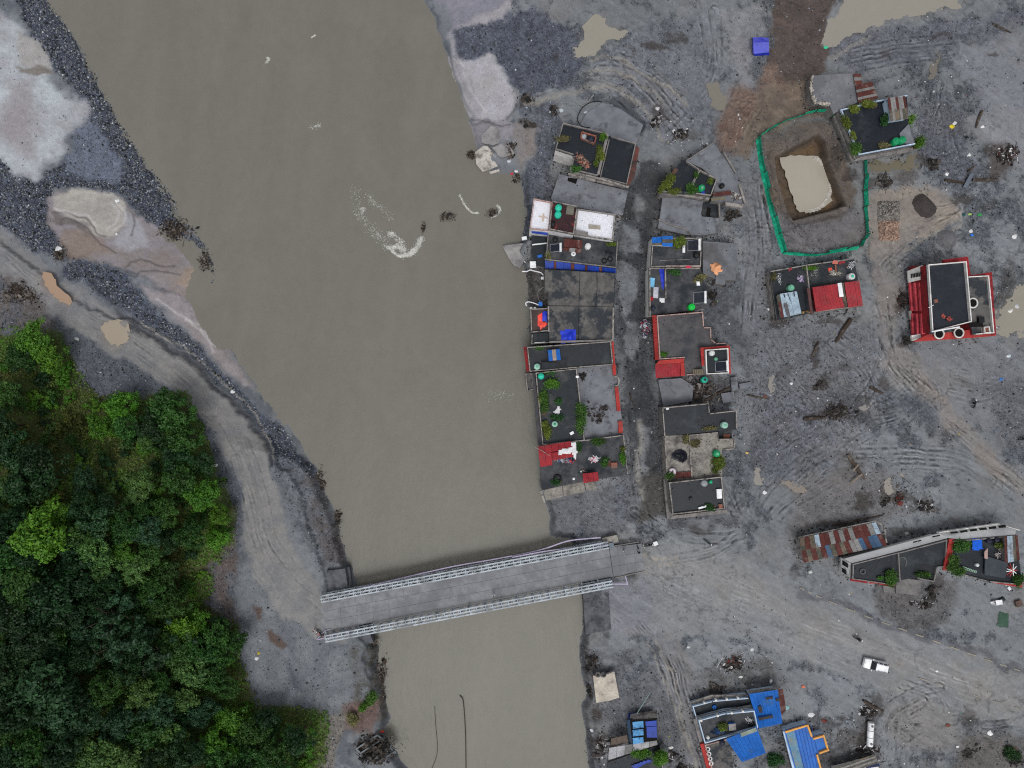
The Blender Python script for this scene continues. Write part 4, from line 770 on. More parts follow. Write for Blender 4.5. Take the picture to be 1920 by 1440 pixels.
def heap(px, py, z, r, n, cols, label, ry=None, sz=(.12, .5), name='debris', hgt=.5, cat='debris heap', kind='stuff'):
    """tangle of scraps nobody could count: a few uneven clots with a loose fringe"""
    p = P(px, py, z); b = MB(); b.c = []; b.col = (0, 0, 0); ry = ry or r; k = max(2, int(2+r*ry/70)); main = rng.uniform(0, 3.14)
    cen = [(rng.normal(0, .36), rng.normal(0, .36), rng.uniform(.25, .6)) for _ in range(k)]
    for i in range(int(n*1.1)):
        c = cen[rng.integers(k)]; x = (c[0]+rng.normal(0, c[2]*.55))*r*S; y = (c[1]+rng.normal(0, c[2]*.55))*ry*S; q = min(1, math.hypot(x/(r*S), y/(ry*S)))
        col = np.array(cols[rng.integers(len(cols))])*rng.uniform(.7, 1.15); b.col = tuple(col); s = sz[0]+(sz[1]-sz[0])*rng.random()**2.2; zz = z+rng.uniform(0, hgt*.75)*(1-q)**.8+.02
        if rng.random() < .5: b.box((p.x+x, p.y+y, zz), (s, s*rng.uniform(.25, .9), s*rng.uniform(.06, .35)), rng.uniform(0, 6), (rng.uniform(-.6, .6), rng.uniform(-.6, .6)))
        else: aa = main+rng.normal(0, .9); c3 = Vector((p.x+x, p.y+y, zz)); dd = Vector((math.cos(aa), math.sin(aa), rng.uniform(-.25, .25)))*s*rng.uniform(.5, 1.5); b.bar(c3-dd, c3+dd, rng.uniform(.03, .09))
    o = b.build(name, attr_mat('scrap', rough=.8, grain=.3), None, (p.x, p.y, z)); return tag(o, label, cat if kind != 'stuff' else None, kind=kind)
def torus_thing(px, py, z, r, label, name='tyre', m=None, cat='tyre', group='old tyres on the roofs', th=.34):
    p = P(px, py, z); o = MB().torus((p.x, p.y, z+r*th*.6), r*(1-th/2), r*th/2*1.5).build(name, m or mat('tyre_rubber', C(26, 27, 30), C(18, 19, 22)), None, (p.x, p.y, z), True); return tag(o, label, cat, group)
def crate(px, py, z, d, rz, m, label, name='storage_box', cat='box', lidm=None):
    p = P(px, py, z); t = thing(name, label, cat, (p.x, p.y, z)); MB().box((p.x, p.y, z+d[2]*.45), (d[0]*.94, d[1]*.94, d[2]*.9), rz).build('body', m, t); MB().box((p.x, p.y, z+d[2]*.95), (d[0], d[1], d[2]*.1), rz).build('lid', lidm or m, t); return t
# ======================= river row, north to south
h = house('flat_roof_house', 'northernmost riverside house with dark planted roof and white south wall', (1100, 290))
block(h, [(1055, 232), (1138, 252), (1120, 331), (1071, 319), (1075, 292), (1041, 281)], 6.0, DK2, WHITE, par=.5, parm=GREYP)
block(h, [(1146, 257), (1192, 270), (1175, 347), (1124, 334), (1141, 262)], 5.0, DK2, GREYP, par=.5, parm=GREYP, edges=(0, 1, 2, 3))
slabq(h, [(1193, 272), (1199, 279), (1190, 330), (1179, 348), (1176, 346)], 3.6, mat('rusty_ledge', C(120, 70, 64), C(86, 56, 52), C(60, 52, 50)), name='ledge')
lowwall(h, [(1068, 322), (1110, 332), (1178, 352)], 5.2, .5, .3, PALEP); lowwall(h, [(1065, 327), (1108, 338), (1150, 348)], 4.2, .5, .3, PALEP)
MB().box(P(1131, 290, 6.3), (.3, 7.4, .5), R(-13)).build('parapet', GREYP, h)
for a, b in (((1090, 250), (1117, 258)), ((1117, 258), (1114, 271)), ((1089, 261), (1114, 271)), ((1090, 250), (1089, 261))):
    A = P(*a, 6.0); B_ = P(*b, 6.0); MB().bar(A+Vector((0, 0, .35)), B_+Vector((0, 0, .35)), .25, .7).build('tank_enclosure', BRICK, h)
tank(1095, 256, 6.0, 'grey', 'grey tank inside the brick enclosure on the northernmost riverside roof', .75); tank(1108, 261, 6.0, 'navy', 'dark navy tank inside the brick enclosure on the northernmost riverside roof', .9)
heap(1093, 304, 6.05, 13, 240, [C(150, 110, 96), C(176, 150, 136), C(110, 96, 86), C(196, 120, 104), C(70, 66, 60)], 'heap of reddish roof tiles and battens on the northernmost riverside roof', sz=(.15, .45), hgt=1.1)
plant(1131, 256, 6.0, 5, 5, 'bright green bush at the roof corner beside silt-covered slab', 'lime', 1.1); plant(1125, 285, 6.0, 5, 12, 'ragged hedge along the parapet of the northernmost riverside roof', 'yellow', .8); plant(1079, 316, 6.0, 7, 4, 'green tuft by the white double parapet', 'fresh'); plant(1056, 262, 6.0, 8, 4, 'dry brownish tuft near the west edge of the northernmost roof', 'dry'); plant(1120, 306, 6.0, 4, 6, 'small yellow green tuft right of the tile heap', 'yellow')
slabq(h, [(1085, 238), (1100, 212), (1130, 192), (1165, 205), (1206, 234), (1193, 270), (1140, 254)], [.9, .6, .5, .6, .9, 1.4, 1.2], SILT, .7, 'slab')
tag(MB().tube([P(x, y, 1.2) for x, y in curve([(1128, 190), (1110, 191), (1094, 200), (1084, 216), (1084, 228), (1092, 237), (1106, 239)], 5)], .09, 6).build('pipe', BLACK, None, P(1084, 216, 1)), 'black hose curled over the slab north of the first riverside house', 'hose')
tag(MB().tube([P(x, y, .8) for x, y in [(1080, 192), (1093, 199), (1104, 190), (1113, 177)]], .1, 6).build('pipe', ZINC, None, P(1093, 199, .8)), 'bent grey pipe lying across the black hose', 'pipe')
h = house('silt_slab_house', 'low grey silt-covered slab house with square dark hole beside the tiled roof', (1105, 365))
block(h, [(1049, 327), (1177, 358), (1167, 403), (1150, 402), (1082, 388), (1036, 376), (1034, 371)], 2.8, SILT, GREYP, par=0)
slabq(h, [(1065, 333), (1083, 335), (1080, 345), (1064, 339)], 2.84, VOID, .03, 'hatch'); lowwall(h, [(1158, 403), (1164, 412), (1155, 411)], 2.4, .4, .25, GREYP)
h = house('tiled_roof_house', 'white tiled roof house with maroon middle roof and pink parapets', (1076, 412))
block(h, [(1000.6, 373.7), (1034, 380), (1029, 434), (993, 430.6)], 5.6, TILE, WHITE, par=.55, parm=PINKP)
block(h, [(1034.5, 377.5), (1082.5, 387.5), (1075.6, 440), (1029.5, 431)], 7.0, mat('maroon_roof', C(66, 40, 44), C(50, 34, 38), C(140, 58, 58), fs=1.5, ss=.4, lo=.56, hi=.66), WHITE, par=.5, parm=PALEP)
block(h, [(1083, 392.5), (1153, 403), (1149, 452), (1076.5, 441)], 4.6, TILE, WHITE, par=.55, parm=PALEP)
slabq(h, [(1010, 404), (1027, 407), (1027, 410), (1010, 407)], 5.63, mat('beige_inlay', C(216, 200, 184), C(206, 190, 176)), .02, 'inlay'); slabq(h, [(1017.3, 400), (1021, 400.5), (1019.5, 416), (1015.8, 415.5)], 5.64, MATS['beige_inlay'], .02, 'inlay')
slabq(h, [(1104, 420.5), (1126, 423), (1126, 430), (1104, 428)], 4.9, mat('beige_skylight', C(178, 170, 158), C(150, 144, 134)), .25, 'skylight')
for i in range(6): slabq(h, [(1079+i*4, 431+i*.7), (1083+i*4, 431.8+i*.7), (1082+i*4, 440+i*.7), (1078+i*4, 439+i*.7)], 6.3-.25*i, GREYP, .22, 'stair')
slabq(h, [(996, 432), (1027, 436), (1027, 441), (997, 437)], 4.6, BLUED, .1, 'awning'); slabq(h, [(1031, 433), (1073, 441), (1072, 444), (1031, 436)], 5.2, mat('mural_blue', C(180, 186, 220), C(110, 116, 190)), .1, 'mural_band')
tank(1047, 390, 7.0, 'turquoise', 'northern turquoise tank on the maroon roof between white tiles'); tank(1046, 403, 7.0, 'turquoise', 'southern turquoise tank on the maroon roof between white tiles'); tank(1037, 420, 7.0, 'black', 'small black tank at the corner of the maroon roof', .8)
slabq(h, [(1063, 385), (1077, 387.5), (1075, 403), (1061, 401)], 7.35, mat('mossy_plate', C(120, 118, 108), C(92, 92, 84)), .35, 'concrete_plate')
h = house('awning_house', 'dirty terrace house with a row of blue awnings on its south side', (1092, 475))
block(h, [(1027, 440), (1158, 453), (1155, 503), (1023, 488)], 3.4, TERR, GREYP, par=.5, parm=GREYP, edges=(1, 2, 3)); block(h, [(997, 440), (1026, 440), (1022, 500), (996, 496)], 1.2, DK, GREYP, par=0)
x0, y0, x1, y1 = 1022, 488, 1155, 504
for i, m in enumerate([BLUED, RUST, BLUED, BLUED, RUST, BLUED, RUST, BLUED, RUST, BLUED]):
    w = [.125, .035, .105, .10, .05, .15, .035, .165, .04, .195]; u0 = sum(w[:i]); u1 = u0+w[i]-.004
    slabq(h, [(x0+(x1-x0)*u0, y0+(y1-y0)*u0), (x0+(x1-x0)*u1, y0+(y1-y0)*u1), (x0+(x1-x0)*u1, y0+(y1-y0)*u1+15-7*u1), (x0+(x1-x0)*u0, y0+(y1-y0)*u0+15-7*u0)], [3.5, 3.5, 2.9, 2.9], m, .06, 'awning_panel')
sheets(h, [(1057, 447), (1092, 451), (1091, 465), (1057, 464)], [5.4, 5.4, 5.0, 5.0], 3, [RUST, RUST, RUST]); sheets(h, [(1056, 464.5), (1091, 466), (1089, 475), (1056, 470)], [5.2, 5.2, 4.7, 4.7], 3, [RUST, ZINC, RUST]); block(h, [(1060, 450), (1088, 454), (1086, 469), (1060, 466)], 4.7, VOID, RUST, par=0, win=False, roof='shed_top', wall='shed_wall', z0=3.3)
tank(1102, 462, 3.4, 'white', 'squat white tank on the awning house terrace', .95); tank(1041, 449, 3.4, 'black', 'black tank beside the rusty shed on the awning house', .8); solar(1041, 465, 3.4, 0, 'solar heater with one white tube tank on the awning house terrace', 1.4)
torus_thing(1075, 476, 3.4, .42, 'white ring shaped basin south of the rusty shed', 'basin', WHITEP, 'basin', None, .6); torus_thing(1133, 489, 3.4, .5, 'western black tyre on the awning house terrace'); torus_thing(1144, 486, 3.4, .5, 'eastern black tyre on the awning house terrace')
plant(1146, 457, 3.4, 6, 3, 'yellow green tuft at the north-east corner of the awning house', 'yellow', .5); plant(1028, 480, 3.4, 4, 6, 'mossy clump at the south-west corner of the awning house', 'dry', .5); heap(1140, 474, 3.4, 8, 60, [C(30, 32, 38), C(50, 52, 56), C(20, 22, 26)], 'dark damp rags on the awning house terrace', sz=(.1, .4), hgt=.15)
crate(999, 497, 1.2, (1.1, 1.2, .5), R(3), WHITEP, 'square white panel box at the foot of the awning house'); crate(983, 489, gz(983, 489)+.0, (1.3, .5, .4), R(-35), WHITEP, 'white slab box on the broken concrete beside the river', cat='box'); crate(1012, 481, 1.2, (.9, .5, .4), R(12), BLUET, 'small blue box in the dark side yard')
tag(MB().bar(P(998, 459, 1.6), P(1026, 456, 2.0), .22).build('pipe', WHITEP, None, P(998, 459, 1.5)), 'straight white pipe across the dark side yard', 'pipe')
MB().box(P(983, 447, 1.0), (.9, .6, .5), .2).build('box', WHITEP)['label'] = 'dirty white box left of the dark side yard'; bpy.data.objects['box']['category'] = 'box'; bpy.data.objects['box'].name = 'appliance_box'
h = house('concrete_roof_house', 'wide weathered concrete roof house divided by dark joints, blue tarp on it', (1088, 575))
zc = 4.0; block(h, [(1021, 505), (1153, 512), (1149, 638), (1030, 640), (1028, 577), (1028, 548), (1021, 546)], zc-.2, DK, GREYP, par=0)
for q in ([(1021.5, 505.5), (1087, 509), (1085, 573), (1028.5, 572.5), (1028.5, 547.5), (1021.5, 545.5)], [(1088, 509.3), (1118.5, 511), (1119, 541), (1116, 573.5), (1086, 573)], [(1119.8, 511), (1152.5, 512.5), (1150, 575), (1117.2, 574), (1120.2, 541)], [(1029, 574), (1084.5, 574.5), (1084, 639), (1030.5, 639.8)], [(1085.7, 574.5), (1150, 576), (1148.6, 637.5), (1085.2, 639)]): slabq(h, q, zc, CONC, .19, 'roof_slab')
lowwall(h, [(1030, 641.5), (1149.5, 638.5)], zc, .5, .35, GREYP); lowwall(h, [(1149.5, 577), (1148.5, 637)], zc, .45, .25, PALEP); lowwall(h, [(1028, 575), (1028.8, 622)], zc, .5, .25, PALEP)
block(h, [(994, 580), (1027, 578), (1028, 621), (996, 624)], 3.0, mat('maroon_terrace', C(84, 70, 68), C(66, 56, 56)), GREYP, par=.7, parm=PALEP, edges=(0, 2, 3)); block(h, [(997, 626), (1029.5, 623), (1030, 643), (996, 646)], 2.8, DK, GREYP, par=.5, parm=PALEP, edges=(2, 3))
cloth([(1050, 619), (1079, 618), (1079, 642), (1053, 645)], 4.1, TB, 'square crumpled blue tarp on the concrete roof edge', amp=.4); cloth([(1008, 592), (1016, 585), (1018, 603), (1027, 606), (1026, 610), (1013, 618), (1009, 612)], 3.05, TR, 'scarlet tarp in the small annex by the river', amp=.5); cloth([(1017, 585), (1027, 582), (1027, 604), (1018, 602)], 3.3, TB, 'blue tarp beside the scarlet one in the small annex', amp=.35)
torus_thing(1034, 636.5, 2.85, .5, 'black tyre near the square blue tarp'); tank(996, 578, 2.6, 'white', 'western small white tank at the annex corner by the river', .45); tank(1003, 578, 2.6, 'white', 'eastern small white tank at the annex corner by the river', .45)
crate(1013, 571, 2.0, (.7, .8, .8), .1, BLUET, 'bright blue pump box by the annex corner', 'pump_box', 'pump')
tag(MB().tube([P(x, y, 2.4) for x, y in curve([(987, 574), (986, 568), (992, 566), (1003, 569), (1010, 572)], 5)], .09, 6).build('hose', WHITEP, None, P(992, 566, 2.4)), 'white hose curling from the blue pump', 'hose'); tag(MB().tube([P(x, y, 2.6) for x, y in curve([(1013, 568), (1009, 557), (1009, 546), (1018, 539), (1022, 539)], 5)], .05, 6).build('hose', GREYP, None, P(1009, 546, 2)), 'grey hose rising from the blue pump to the concrete roof', 'hose')
tag(MB().tube([P(x, y, .6) for x, y in [(979, 509), (988, 509), (994, 506), (1014, 511), (1019, 516)]], .12, 6).build('pipe', WHITEP, None, P(990, 508, .5)), 'bent white drainpipe fallen by the river below the blue awnings', 'pipe'); crate(1017, 522, .6, (.6, .5, .4), 0, WHITEP, 'little white box beside the concrete roof wall'); tag(MB().bar(P(1002, 643, 3.1), P(1022, 642, 3.1), .2).build('pipe', WHITEP, None, P(1002, 643, 3)), 'white pipe lying in the lower annex corner', 'pipe')
h = house('long_dark_roof_house', 'long narrow dark roof house with red tiled west edge and blue hut', (1068, 672))
block(h, [(988, 651), (1145, 640), (1149, 684), (993, 697)], 4.4, DK2, GREYP, par=.5, parm=PALEP)
for i in range(6): y = 650+i*7.8; slabq(h, [(981.5+i*.9, y), (987.5+i*.9, y), (988.4+i*.9, y+7.4), (982.4+i*.9, y+7.4)], [3.7, 4.3, 4.3, 3.7], REDW, .08, 'awning_panel')
slabq(h, [(1146.5, 640), (1150.5, 641), (1153.5, 684), (1150.5, 684)], 4.3, REDP, .3, 'ledge')
sheets(h, [(1027, 656.5), (1049.5, 654.5), (1051.5, 675), (1029, 677)], 6.0, 3, [BLUET, mat('beige_strip', C(186, 176, 166), C(150, 120, 108)), BLUET]); block(h, [(1028.5, 658), (1049, 656), (1050.5, 674), (1030, 676)], 5.9, VOID, BLUED, par=0, win=False, roof='hut_top', wall='hut_wall', z0=4.3)
tank(1007, 687.5, 4.4, 'pale', 'pale green tank at the south-west corner of the long dark roof', .95, 'mint'); plant(1012, 651, 4.4, 6, 3, 'small tuft at the north-west corner of the long dark roof', 'fresh', .5)
pg = thing('pergola', 'dark skeletal pergola on the south side of the long dark roof', 'pergola', P(1044, 687, 4.4))
for x in (1017, 1031, 1047, 1063): MB().bar(P(x, 680+(x-1017)*-.03, 6.0), P(x+1, 694-(x-1017)*.08, 6.0), .12).build('beam', BLACK, pg)
for y in (680, 693): MB().bar(P(1016, y, 5.9), P(1064, y-4, 5.9), .12).build('beam', BLACK, pg)
for x, y in ((1016, 680), (1063, 677), (1017, 693), (1064, 690)): MB().bar(P(x, y, 4.4), P(x, y, 5.9), .12).build('post', BLACK, pg)
slabq(pg, [(1016, 681), (1046, 679), (1047, 691), (1017, 694)], 5.8, DK, .05, 'panel')
h = house('hedged_roof_house', 'roof garden house whose dark terrace is lined with hedges, silted court beside', (1085, 762))
block(h, [(1004, 699), (1081, 691), (1096, 826), (1017, 834)], 4.3, DK, GREYP, par=.5, parm=PALEP); block(h, [(1081.5, 691), (1149, 684.5), (1158, 720), (1169, 814), (1097, 825)], 2.9, SILT, GREYP, par=0)
for q in ([(1147.5, 684), (1155, 684), (1155, 703), (1150, 704)], [(1153, 726), (1159, 725), (1164, 770), (1157, 771)], [(1159, 790), (1167, 789), (1168, 812), (1160, 812)]): slabq(h, q, 3.5, REDP, .6, 'ledge')
lowwall(h, curve([(1151, 706), (1157, 707), (1160, 714), (1158, 722), (1152, 724)], 3), 3.0, .5, .25, PALEP); lowwall(h, [(1000, 699), (1011, 834)], 2.0, .9, .5, mat('grey_side_wall', C(84, 84, 88), C(64, 64, 70))); block(h, [(985, 701), (998, 699), (1001, 731), (988, 733)], 1.6, CONC, GREYP, par=.3, win=False)
tank(1014.5, 705.5, 4.3, 'turquoise', 'turquoise tank at the north-west corner of the hedged roof', .95); tank(1040, 795, 4.3, 'pale', 'pale tank with dark green lid on the hedged roof', .9, 'green')
plant(1035, 717, 4.3, 9, 8, 'round green bush on the hedged roof', 'lime', 1.2); plant(1020, 757, 4.3, 5, 32, 'long hedge along the west parapet of the hedged roof', 'fresh', .9); plant(1024, 808, 4.3, 5, 18, 'lower end of the hedge by the red corner roof', 'yellow', .9); plant(1090, 785, 4.3, 6, 32, 'long hedge along the middle wall of the hedged roof', 'fresh', .9); plant(1045, 752, 4.3, 5, 5, 'small shrub above the white sacks', 'dark', .7); plant(1043, 783, 4.3, 9, 5, 'dark bush north of the pale tank', 'dark', .8); plant(1030, 700, 4.3, 8, 3, 'flat planting under the pergola wall', 'dark', .5); plant(1012, 746, 4.3, 2, 6, 'bare spindly shrub in the west hedge', 'yellow', .7)
cloth([(1038, 772), (1046, 762), (1050, 760), (1051, 770), (1048, 778), (1042, 776)], 4.35, TW, 'white sacks on the hedged roof', 'sack', 'sack', .3); crate(1072, 812, 4.3, (.7, .5, .3), .5, WHITEP, 'white tray on the hedged roof', 'tray', 'tray'); crate(1082, 706.5, 4.8, (.5, .4, .3), 0, WHITEP, 'white block on the middle wall of the hedged roof'); heap(1115, 780, 3.0, 22, 150, [C(40, 36, 36), C(60, 54, 52), C(84, 78, 74)], 'dark driftwood tangle in the silted court', ry=16, sz=(.15, .6), hgt=.35); heap(1092, 706, 3.0, 9, 60, [C(30, 28, 30), C(50, 46, 46)], 'black branches beside the middle wall of the silted court', sz=(.15, .5), hgt=.3)
h = house('red_corner_house', 'southernmost riverside house with scarlet sheet roofs and laundry', (1094, 865))
block(h, [(1012, 838), (1070, 828), (1169, 815), (1177, 890), (1120, 898), (1016, 918)], 3.6, TERR, GREYP, par=.4, parm=PALEP, edges=(2, 1))
sheets(h, [(1008, 837), (1071, 827), (1074, 840), (1010, 852)], [5.4, 5.4, 5.9, 5.9], 5, [REDT]); sheets(h, [(1010, 852), (1034, 848), (1036, 872), (1013, 876)], [5.9, 5.9, 5.3, 5.3], 2, [REDT]); sheets(h, [(1034, 849), (1074, 841), (1076, 856), (1036, 864)], [5.2, 5.2, 5.0, 5.0], 3, [REDT]); block(h, [(1013, 842), (1068, 832), (1070, 850), (1034, 858), (1034, 868), (1016, 872)], 5.0, VOID, REDW, par=0, win=False, roof='room_top', wall='room_wall', z0=3.5)
sheets(h, [(1092, 888), (1121, 885), (1123, 901), (1094, 906)], [5.0, 5.0, 5.3, 5.3], 3, [REDT]); block(h, [(1094, 890), (1119, 887), (1120, 899), (1096, 903)], 4.9, VOID, REDW, par=0, win=False, roof='shed_top', wall='shed_wall', z0=3.5)
for q in ([(1018, 919), (1054, 911), (1056, 931), (1024, 939)], [(1055, 911), (1094, 902), (1098, 922), (1057, 931)], [(1096, 906), (1114, 903), (1119, 917), (1100, 921)]): slabq(h, q, 1.6, PALEC, .6, 'ledge_slab')
lowwall(h, [(1014, 920), (1021, 942)], 1.2, .6, .35, PALEP)
cloth([(1071, 829), (1080, 828.5), (1082, 850), (1079, 864), (1075, 858)], 6.1, TW, 'white sheet hanging down the edge of the scarlet roof', amp=.15); cloth([(1047, 844), (1075, 838), (1077, 849), (1048, 853)], 6.05, TW, 'white panel laid on the scarlet roof', amp=.08)
heap(1058, 864, 3.7, 22, 120, [C(220, 222, 230), C(60, 90, 170), C(40, 40, 60), C(180, 60, 70), C(200, 206, 214), C(120, 130, 140)], 'line of bright laundry under the scarlet roof', ry=5, sz=(.2, .6), hgt=.5, name='laundry'); heap(1115, 858, 3.7, 9, 50, [C(220, 220, 226), C(200, 202, 208), C(230, 232, 236), C(220, 120, 140)], 'pile of white sacks in the middle of the laundry terrace', ry=8, sz=(.3, .8), hgt=.4)
plant(1125, 827, 3.6, 15, 5, 'hedge on the north wall of the laundry terrace', 'fresh', .9); plant(1134, 869, 3.6, 6, 7, 'leafy bush beside the brown crates', 'fresh', 1.0); plant(1167, 862, 3.6, 4, 10, 'bush at the east parapet of the laundry terrace', 'lime', .9); plant(1168, 843, 3.6, 3, 4, 'small tuft above the east bush on the laundry terrace', 'yellow', .6); plant(1086, 842, 3.6, 4, 10, 'dark green hanging plant by the white sheet', 'dark', .8); plant(1048, 904, 3.6, 8, 4, 'dark planter by the pale ledge', 'dark', .5)
crate(1151, 872, 3.6, (1.1, 1.0, .5), .05, BRICK, 'brown crate on the laundry terrace'); crate(1141, 868, 3.6, (.6, 1.1, .5), .05, RUST, 'narrow rusty crate beside the leafy bush'); tank(1076, 898, 3.6, 'white', 'little white drum beside the small red shed', .4); heap(1092, 884, 3.7, 12, 40, [C(20, 110, 90), C(230, 230, 230), C(30, 30, 36), C(200, 120, 130)], 'pots and buckets along the small red shed', ry=4, sz=(.15, .4), hgt=.3)
torus_thing(1045, 897, 3.6, .75, 'large dark ring on the laundry terrace', 'tyre')
tag(MB().tube([P(1003, 839, 6.2), P(1016, 845, 6.4), P(1030, 854, 6.2)], .05, 5).build('aerial', PALEP, None, P(1016, 845, 5.5)), 'thin pale pole sticking out over the scarlet roof', 'pole')
# ======================= middle row
h = house('triangular_house', 'kite shaped dark roof house overgrown with plants, silted slabs behind', (1315, 335))
block(h, [(1280, 300), (1286, 303), (1310, 319), (1289, 363), (1241, 361), (1240, 355), (1265, 318)], 4.8, DK2, GREYP, par=.5, parm=GREYP, edges=(1, 2, 3, 4)); block(h, [(1310.5, 319.5), (1343, 337), (1332, 368), (1289.5, 362.5)], 5.0, DK2, GREYP, par=.5, parm=PALEP)
block(h, [(1286, 301), (1337, 268), (1353, 291), (1314, 314)], 2.6, SILT, GREYP, par=.25, edges=(0,), parm=GREYP); block(h, [(1315, 314), (1353.5, 291), (1356, 289), (1378, 325), (1390, 362), (1394, 384), (1335, 376), (1343, 338)], 2.4, SILT, GREYP, par=0)
lowwall(h, [(1356, 288), (1378, 325)], 2.5, .5, .3, GREYP); lowwall(h, [(1385, 348), (1395, 382)], 2.5, .6, .35, PALEP); lowwall(h, [(1243, 363), (1290, 368), (1328, 374)], 3.2, .7, .5, PALEP); lowwall(h, [(1357, 384), (1391, 389)], 2.4, .9, .6, PALEP); slabq(h, [(1336, 362), (1370, 357), (1372, 365), (1338, 368)], 3.4, RUST, .1, 'tin_sheet'); slabq(h, [(1333, 371), (1358, 368), (1360, 374), (1334, 377)], 2.9, mat('ochre_board', C(128, 122, 104), C(104, 98, 86)), .1, 'board')
tank(1315, 353, 5.0, 'green', 'green tank on the kite shaped roof', 1.0, 'mint'); tank(1354, 348, 2.6, 'black', 'black drum on the silted slab east of the kite shaped roof', .75); crate(1317, 362, 5.0, (.6, .5, .4), .1, BLUED, 'blue crate at the south edge of kite shaped roof'); tank(1283, 360, 4.8, 'navy', 'dark blue barrel on the kite shaped roof', .6)
plant(1257, 334, 4.8, 5, 34, 'thick yellow green hedge on the slanting west edge of kite shaped roof', 'yellow', 1.0, R(-34)); plant(1262, 358, 4.8, 16, 4, 'hedge on the south edge of kite shaped roof', 'yellow', .8); plant(1297, 352, 4.8, 8, 9, 'bush at the partition wall of kite shaped roof', 'fresh', 1.0); plant(1308, 330, 5.0, 4, 5, 'little bush at the top of the partition of kite shaped roof', 'fresh', .7); plant(1334, 340, 5.0, 4, 4, 'yellow shrub right of the green tank', 'yellow', .6)
heap(1380, 368, 2.5, 10, 70, [C(150, 146, 140), C(90, 80, 76), C(216, 216, 216), C(110, 100, 92)], 'broken frames at the corner of the silted slab', sz=(.2, .8), hgt=.3)
h = house('sunken_slab_house', 'sunken grey slab house buried in silt south of the kite shaped roof', (1290, 405))
block(h, [(1243, 367), (1318, 378), (1314, 402), (1316, 406), (1347, 409), (1348, 436), (1318, 441), (1288, 440), (1234, 428), (1239, 400)], 1.5, SILT, GREYP, par=0, win=False); slabq(h, [(1317, 378), (1346, 382), (1346, 408), (1316, 405)], .4, DK, .2, 'sunken_room'); slabq(h, [(1326, 388), (1333, 390), (1331, 406), (1324, 404)], .45, VOID, .03, 'hole'); lowwall(h, [(1234, 412), (1262, 424), (1285, 430), (1300, 444)], 1.5, .25, .25, GREYP); lowwall(h, [(1346, 382), (1347, 409)], .6, .8, .25, GREYP)
h = house('blue_corner_house', 'terrace house with small blue corner roofs and a solar heater', (1267, 473))
block(h, [(1223, 446), (1315, 447), (1313, 500), (1219, 501)], 3.8, TERR, WHITE, par=.5, parm=PALEP); sheets(h, [(1222, 445), (1241, 444), (1241, 455), (1222, 456)], 5.4, 2, [BLUET]); slabq(h, [(1222, 456), (1241, 455), (1241, 459), (1222, 460)], 5.3, OLIVT, .08, 'roof_sheet'); sheets(h, [(1241.5, 442.5), (1262, 442.5), (1261, 463), (1241, 462)], 5.9, 1, [BLUET, OLIVT, BLUET], rows=3); block(h, [(1224, 447), (1260, 446), (1259, 460), (1224, 458)], 5.2, VOID, WHITE, par=0, win=False, roof='hut_top', wall='hut_wall', z0=3.7)
plant(1273, 456, 3.8, 7, 9, 'yellow green bush beside the blue corner roof', 'yellow', .9); solar(1300, 460, 3.8, 0, 'larger solar heater in the corner of the blue corner house', 1.9); tank(1306, 478, 3.8, 'black', 'black tank below the solar heater of the blue corner house', .95); crate(1281, 468, 3.8, (.45, 1.3, .5), 0, WHITEP, 'upright white cabinet left of the corner solar heater', 'cabinet', 'cabinet')
tag(MB().bar(P(1237, 488.5, 4.4), P(1296, 486, 4.4), .06).build('pipe', PALEP, None, P(1237, 488, 4.3)), 'thin pale pipe across the terrace of the blue corner house', 'pipe')
block(h, [(1318, 453), (1383, 457), (1379, 525), (1346, 524), (1319, 514)], 2.2, mat('plain_slab', C(112, 115, 121), C(99, 102, 108), C(84, 86, 90), fs=1, ss=.3), GREYP, par=0); block(h, [(1343, 516), (1360, 518), (1359, 534), (1342, 532)], 2.5, MATS['plain_slab'], GREYP, par=0, win=False, roof='box_roof'); slabq(h, [(1319, 456), (1346, 457), (1345, 498), (1318, 486)], 2.24, mat('plain_slab_dark', C(98, 98, 101), C(86, 86, 90)), .03, 'roof_patch')
cloth([(1331, 494), (1346, 492), (1353, 500), (1352, 505), (1356, 506), (1354, 510), (1349, 509), (1346, 517), (1341, 516), (1333, 508)], 2.3, TO, 'crumpled peach orange tarp on the plain grey slab', amp=.8, soft=.5)
h = house('mattress_roof_house', 'terrace house with mattresses in a narrow side yard and bright green tank', (1270, 548))
block(h, [(1216.5, 503), (1313, 503), (1320, 530), (1326, 540), (1325, 578), (1217, 592)], 3.4, TERR, WHITE, par=.5, parm=PALEP, edges=(5, 0)); lowwall(h, [(1246, 504), (1247, 560)], 3.4, .8, .2, PALEP); lowwall(h, [(1248, 500), (1312, 500)], 3.4, .7, .3, PINKP)
cloth([(1236, 504), (1245, 504), (1246, 540), (1244, 545), (1240, 535)], 3.45, TB, 'blue tarp sliver along the side yard wall', amp=.3); crate(1222, 530, 3.4, (.9, 1.7, .3), R(-5), mat('cyan_mattress', C(60, 160, 215), C(150, 200, 225)), 'cyan mattress in the narrow side yard', 'mattress', 'mattress'); crate(1229, 549, 3.4, (.9, 2.0, .3), R(-3), mat('grey_mattress', C(190, 190, 200), C(160, 160, 172)), 'grey white mattress in the narrow side yard', 'mattress', 'mattress'); cloth([(1218, 556), (1225, 557), (1224, 564), (1218, 565)], 3.45, mat('crimson_cloth', C(170, 30, 44), C(130, 24, 36)), 'small crimson cloth below the mattresses', 'cloth', 'cloth', .2); cloth([(1237, 558), (1246, 558), (1247, 566), (1242, 570), (1237, 565)], 3.45, TW, 'white sack at the end of the side yard wall', 'sack', 'sack', .35)
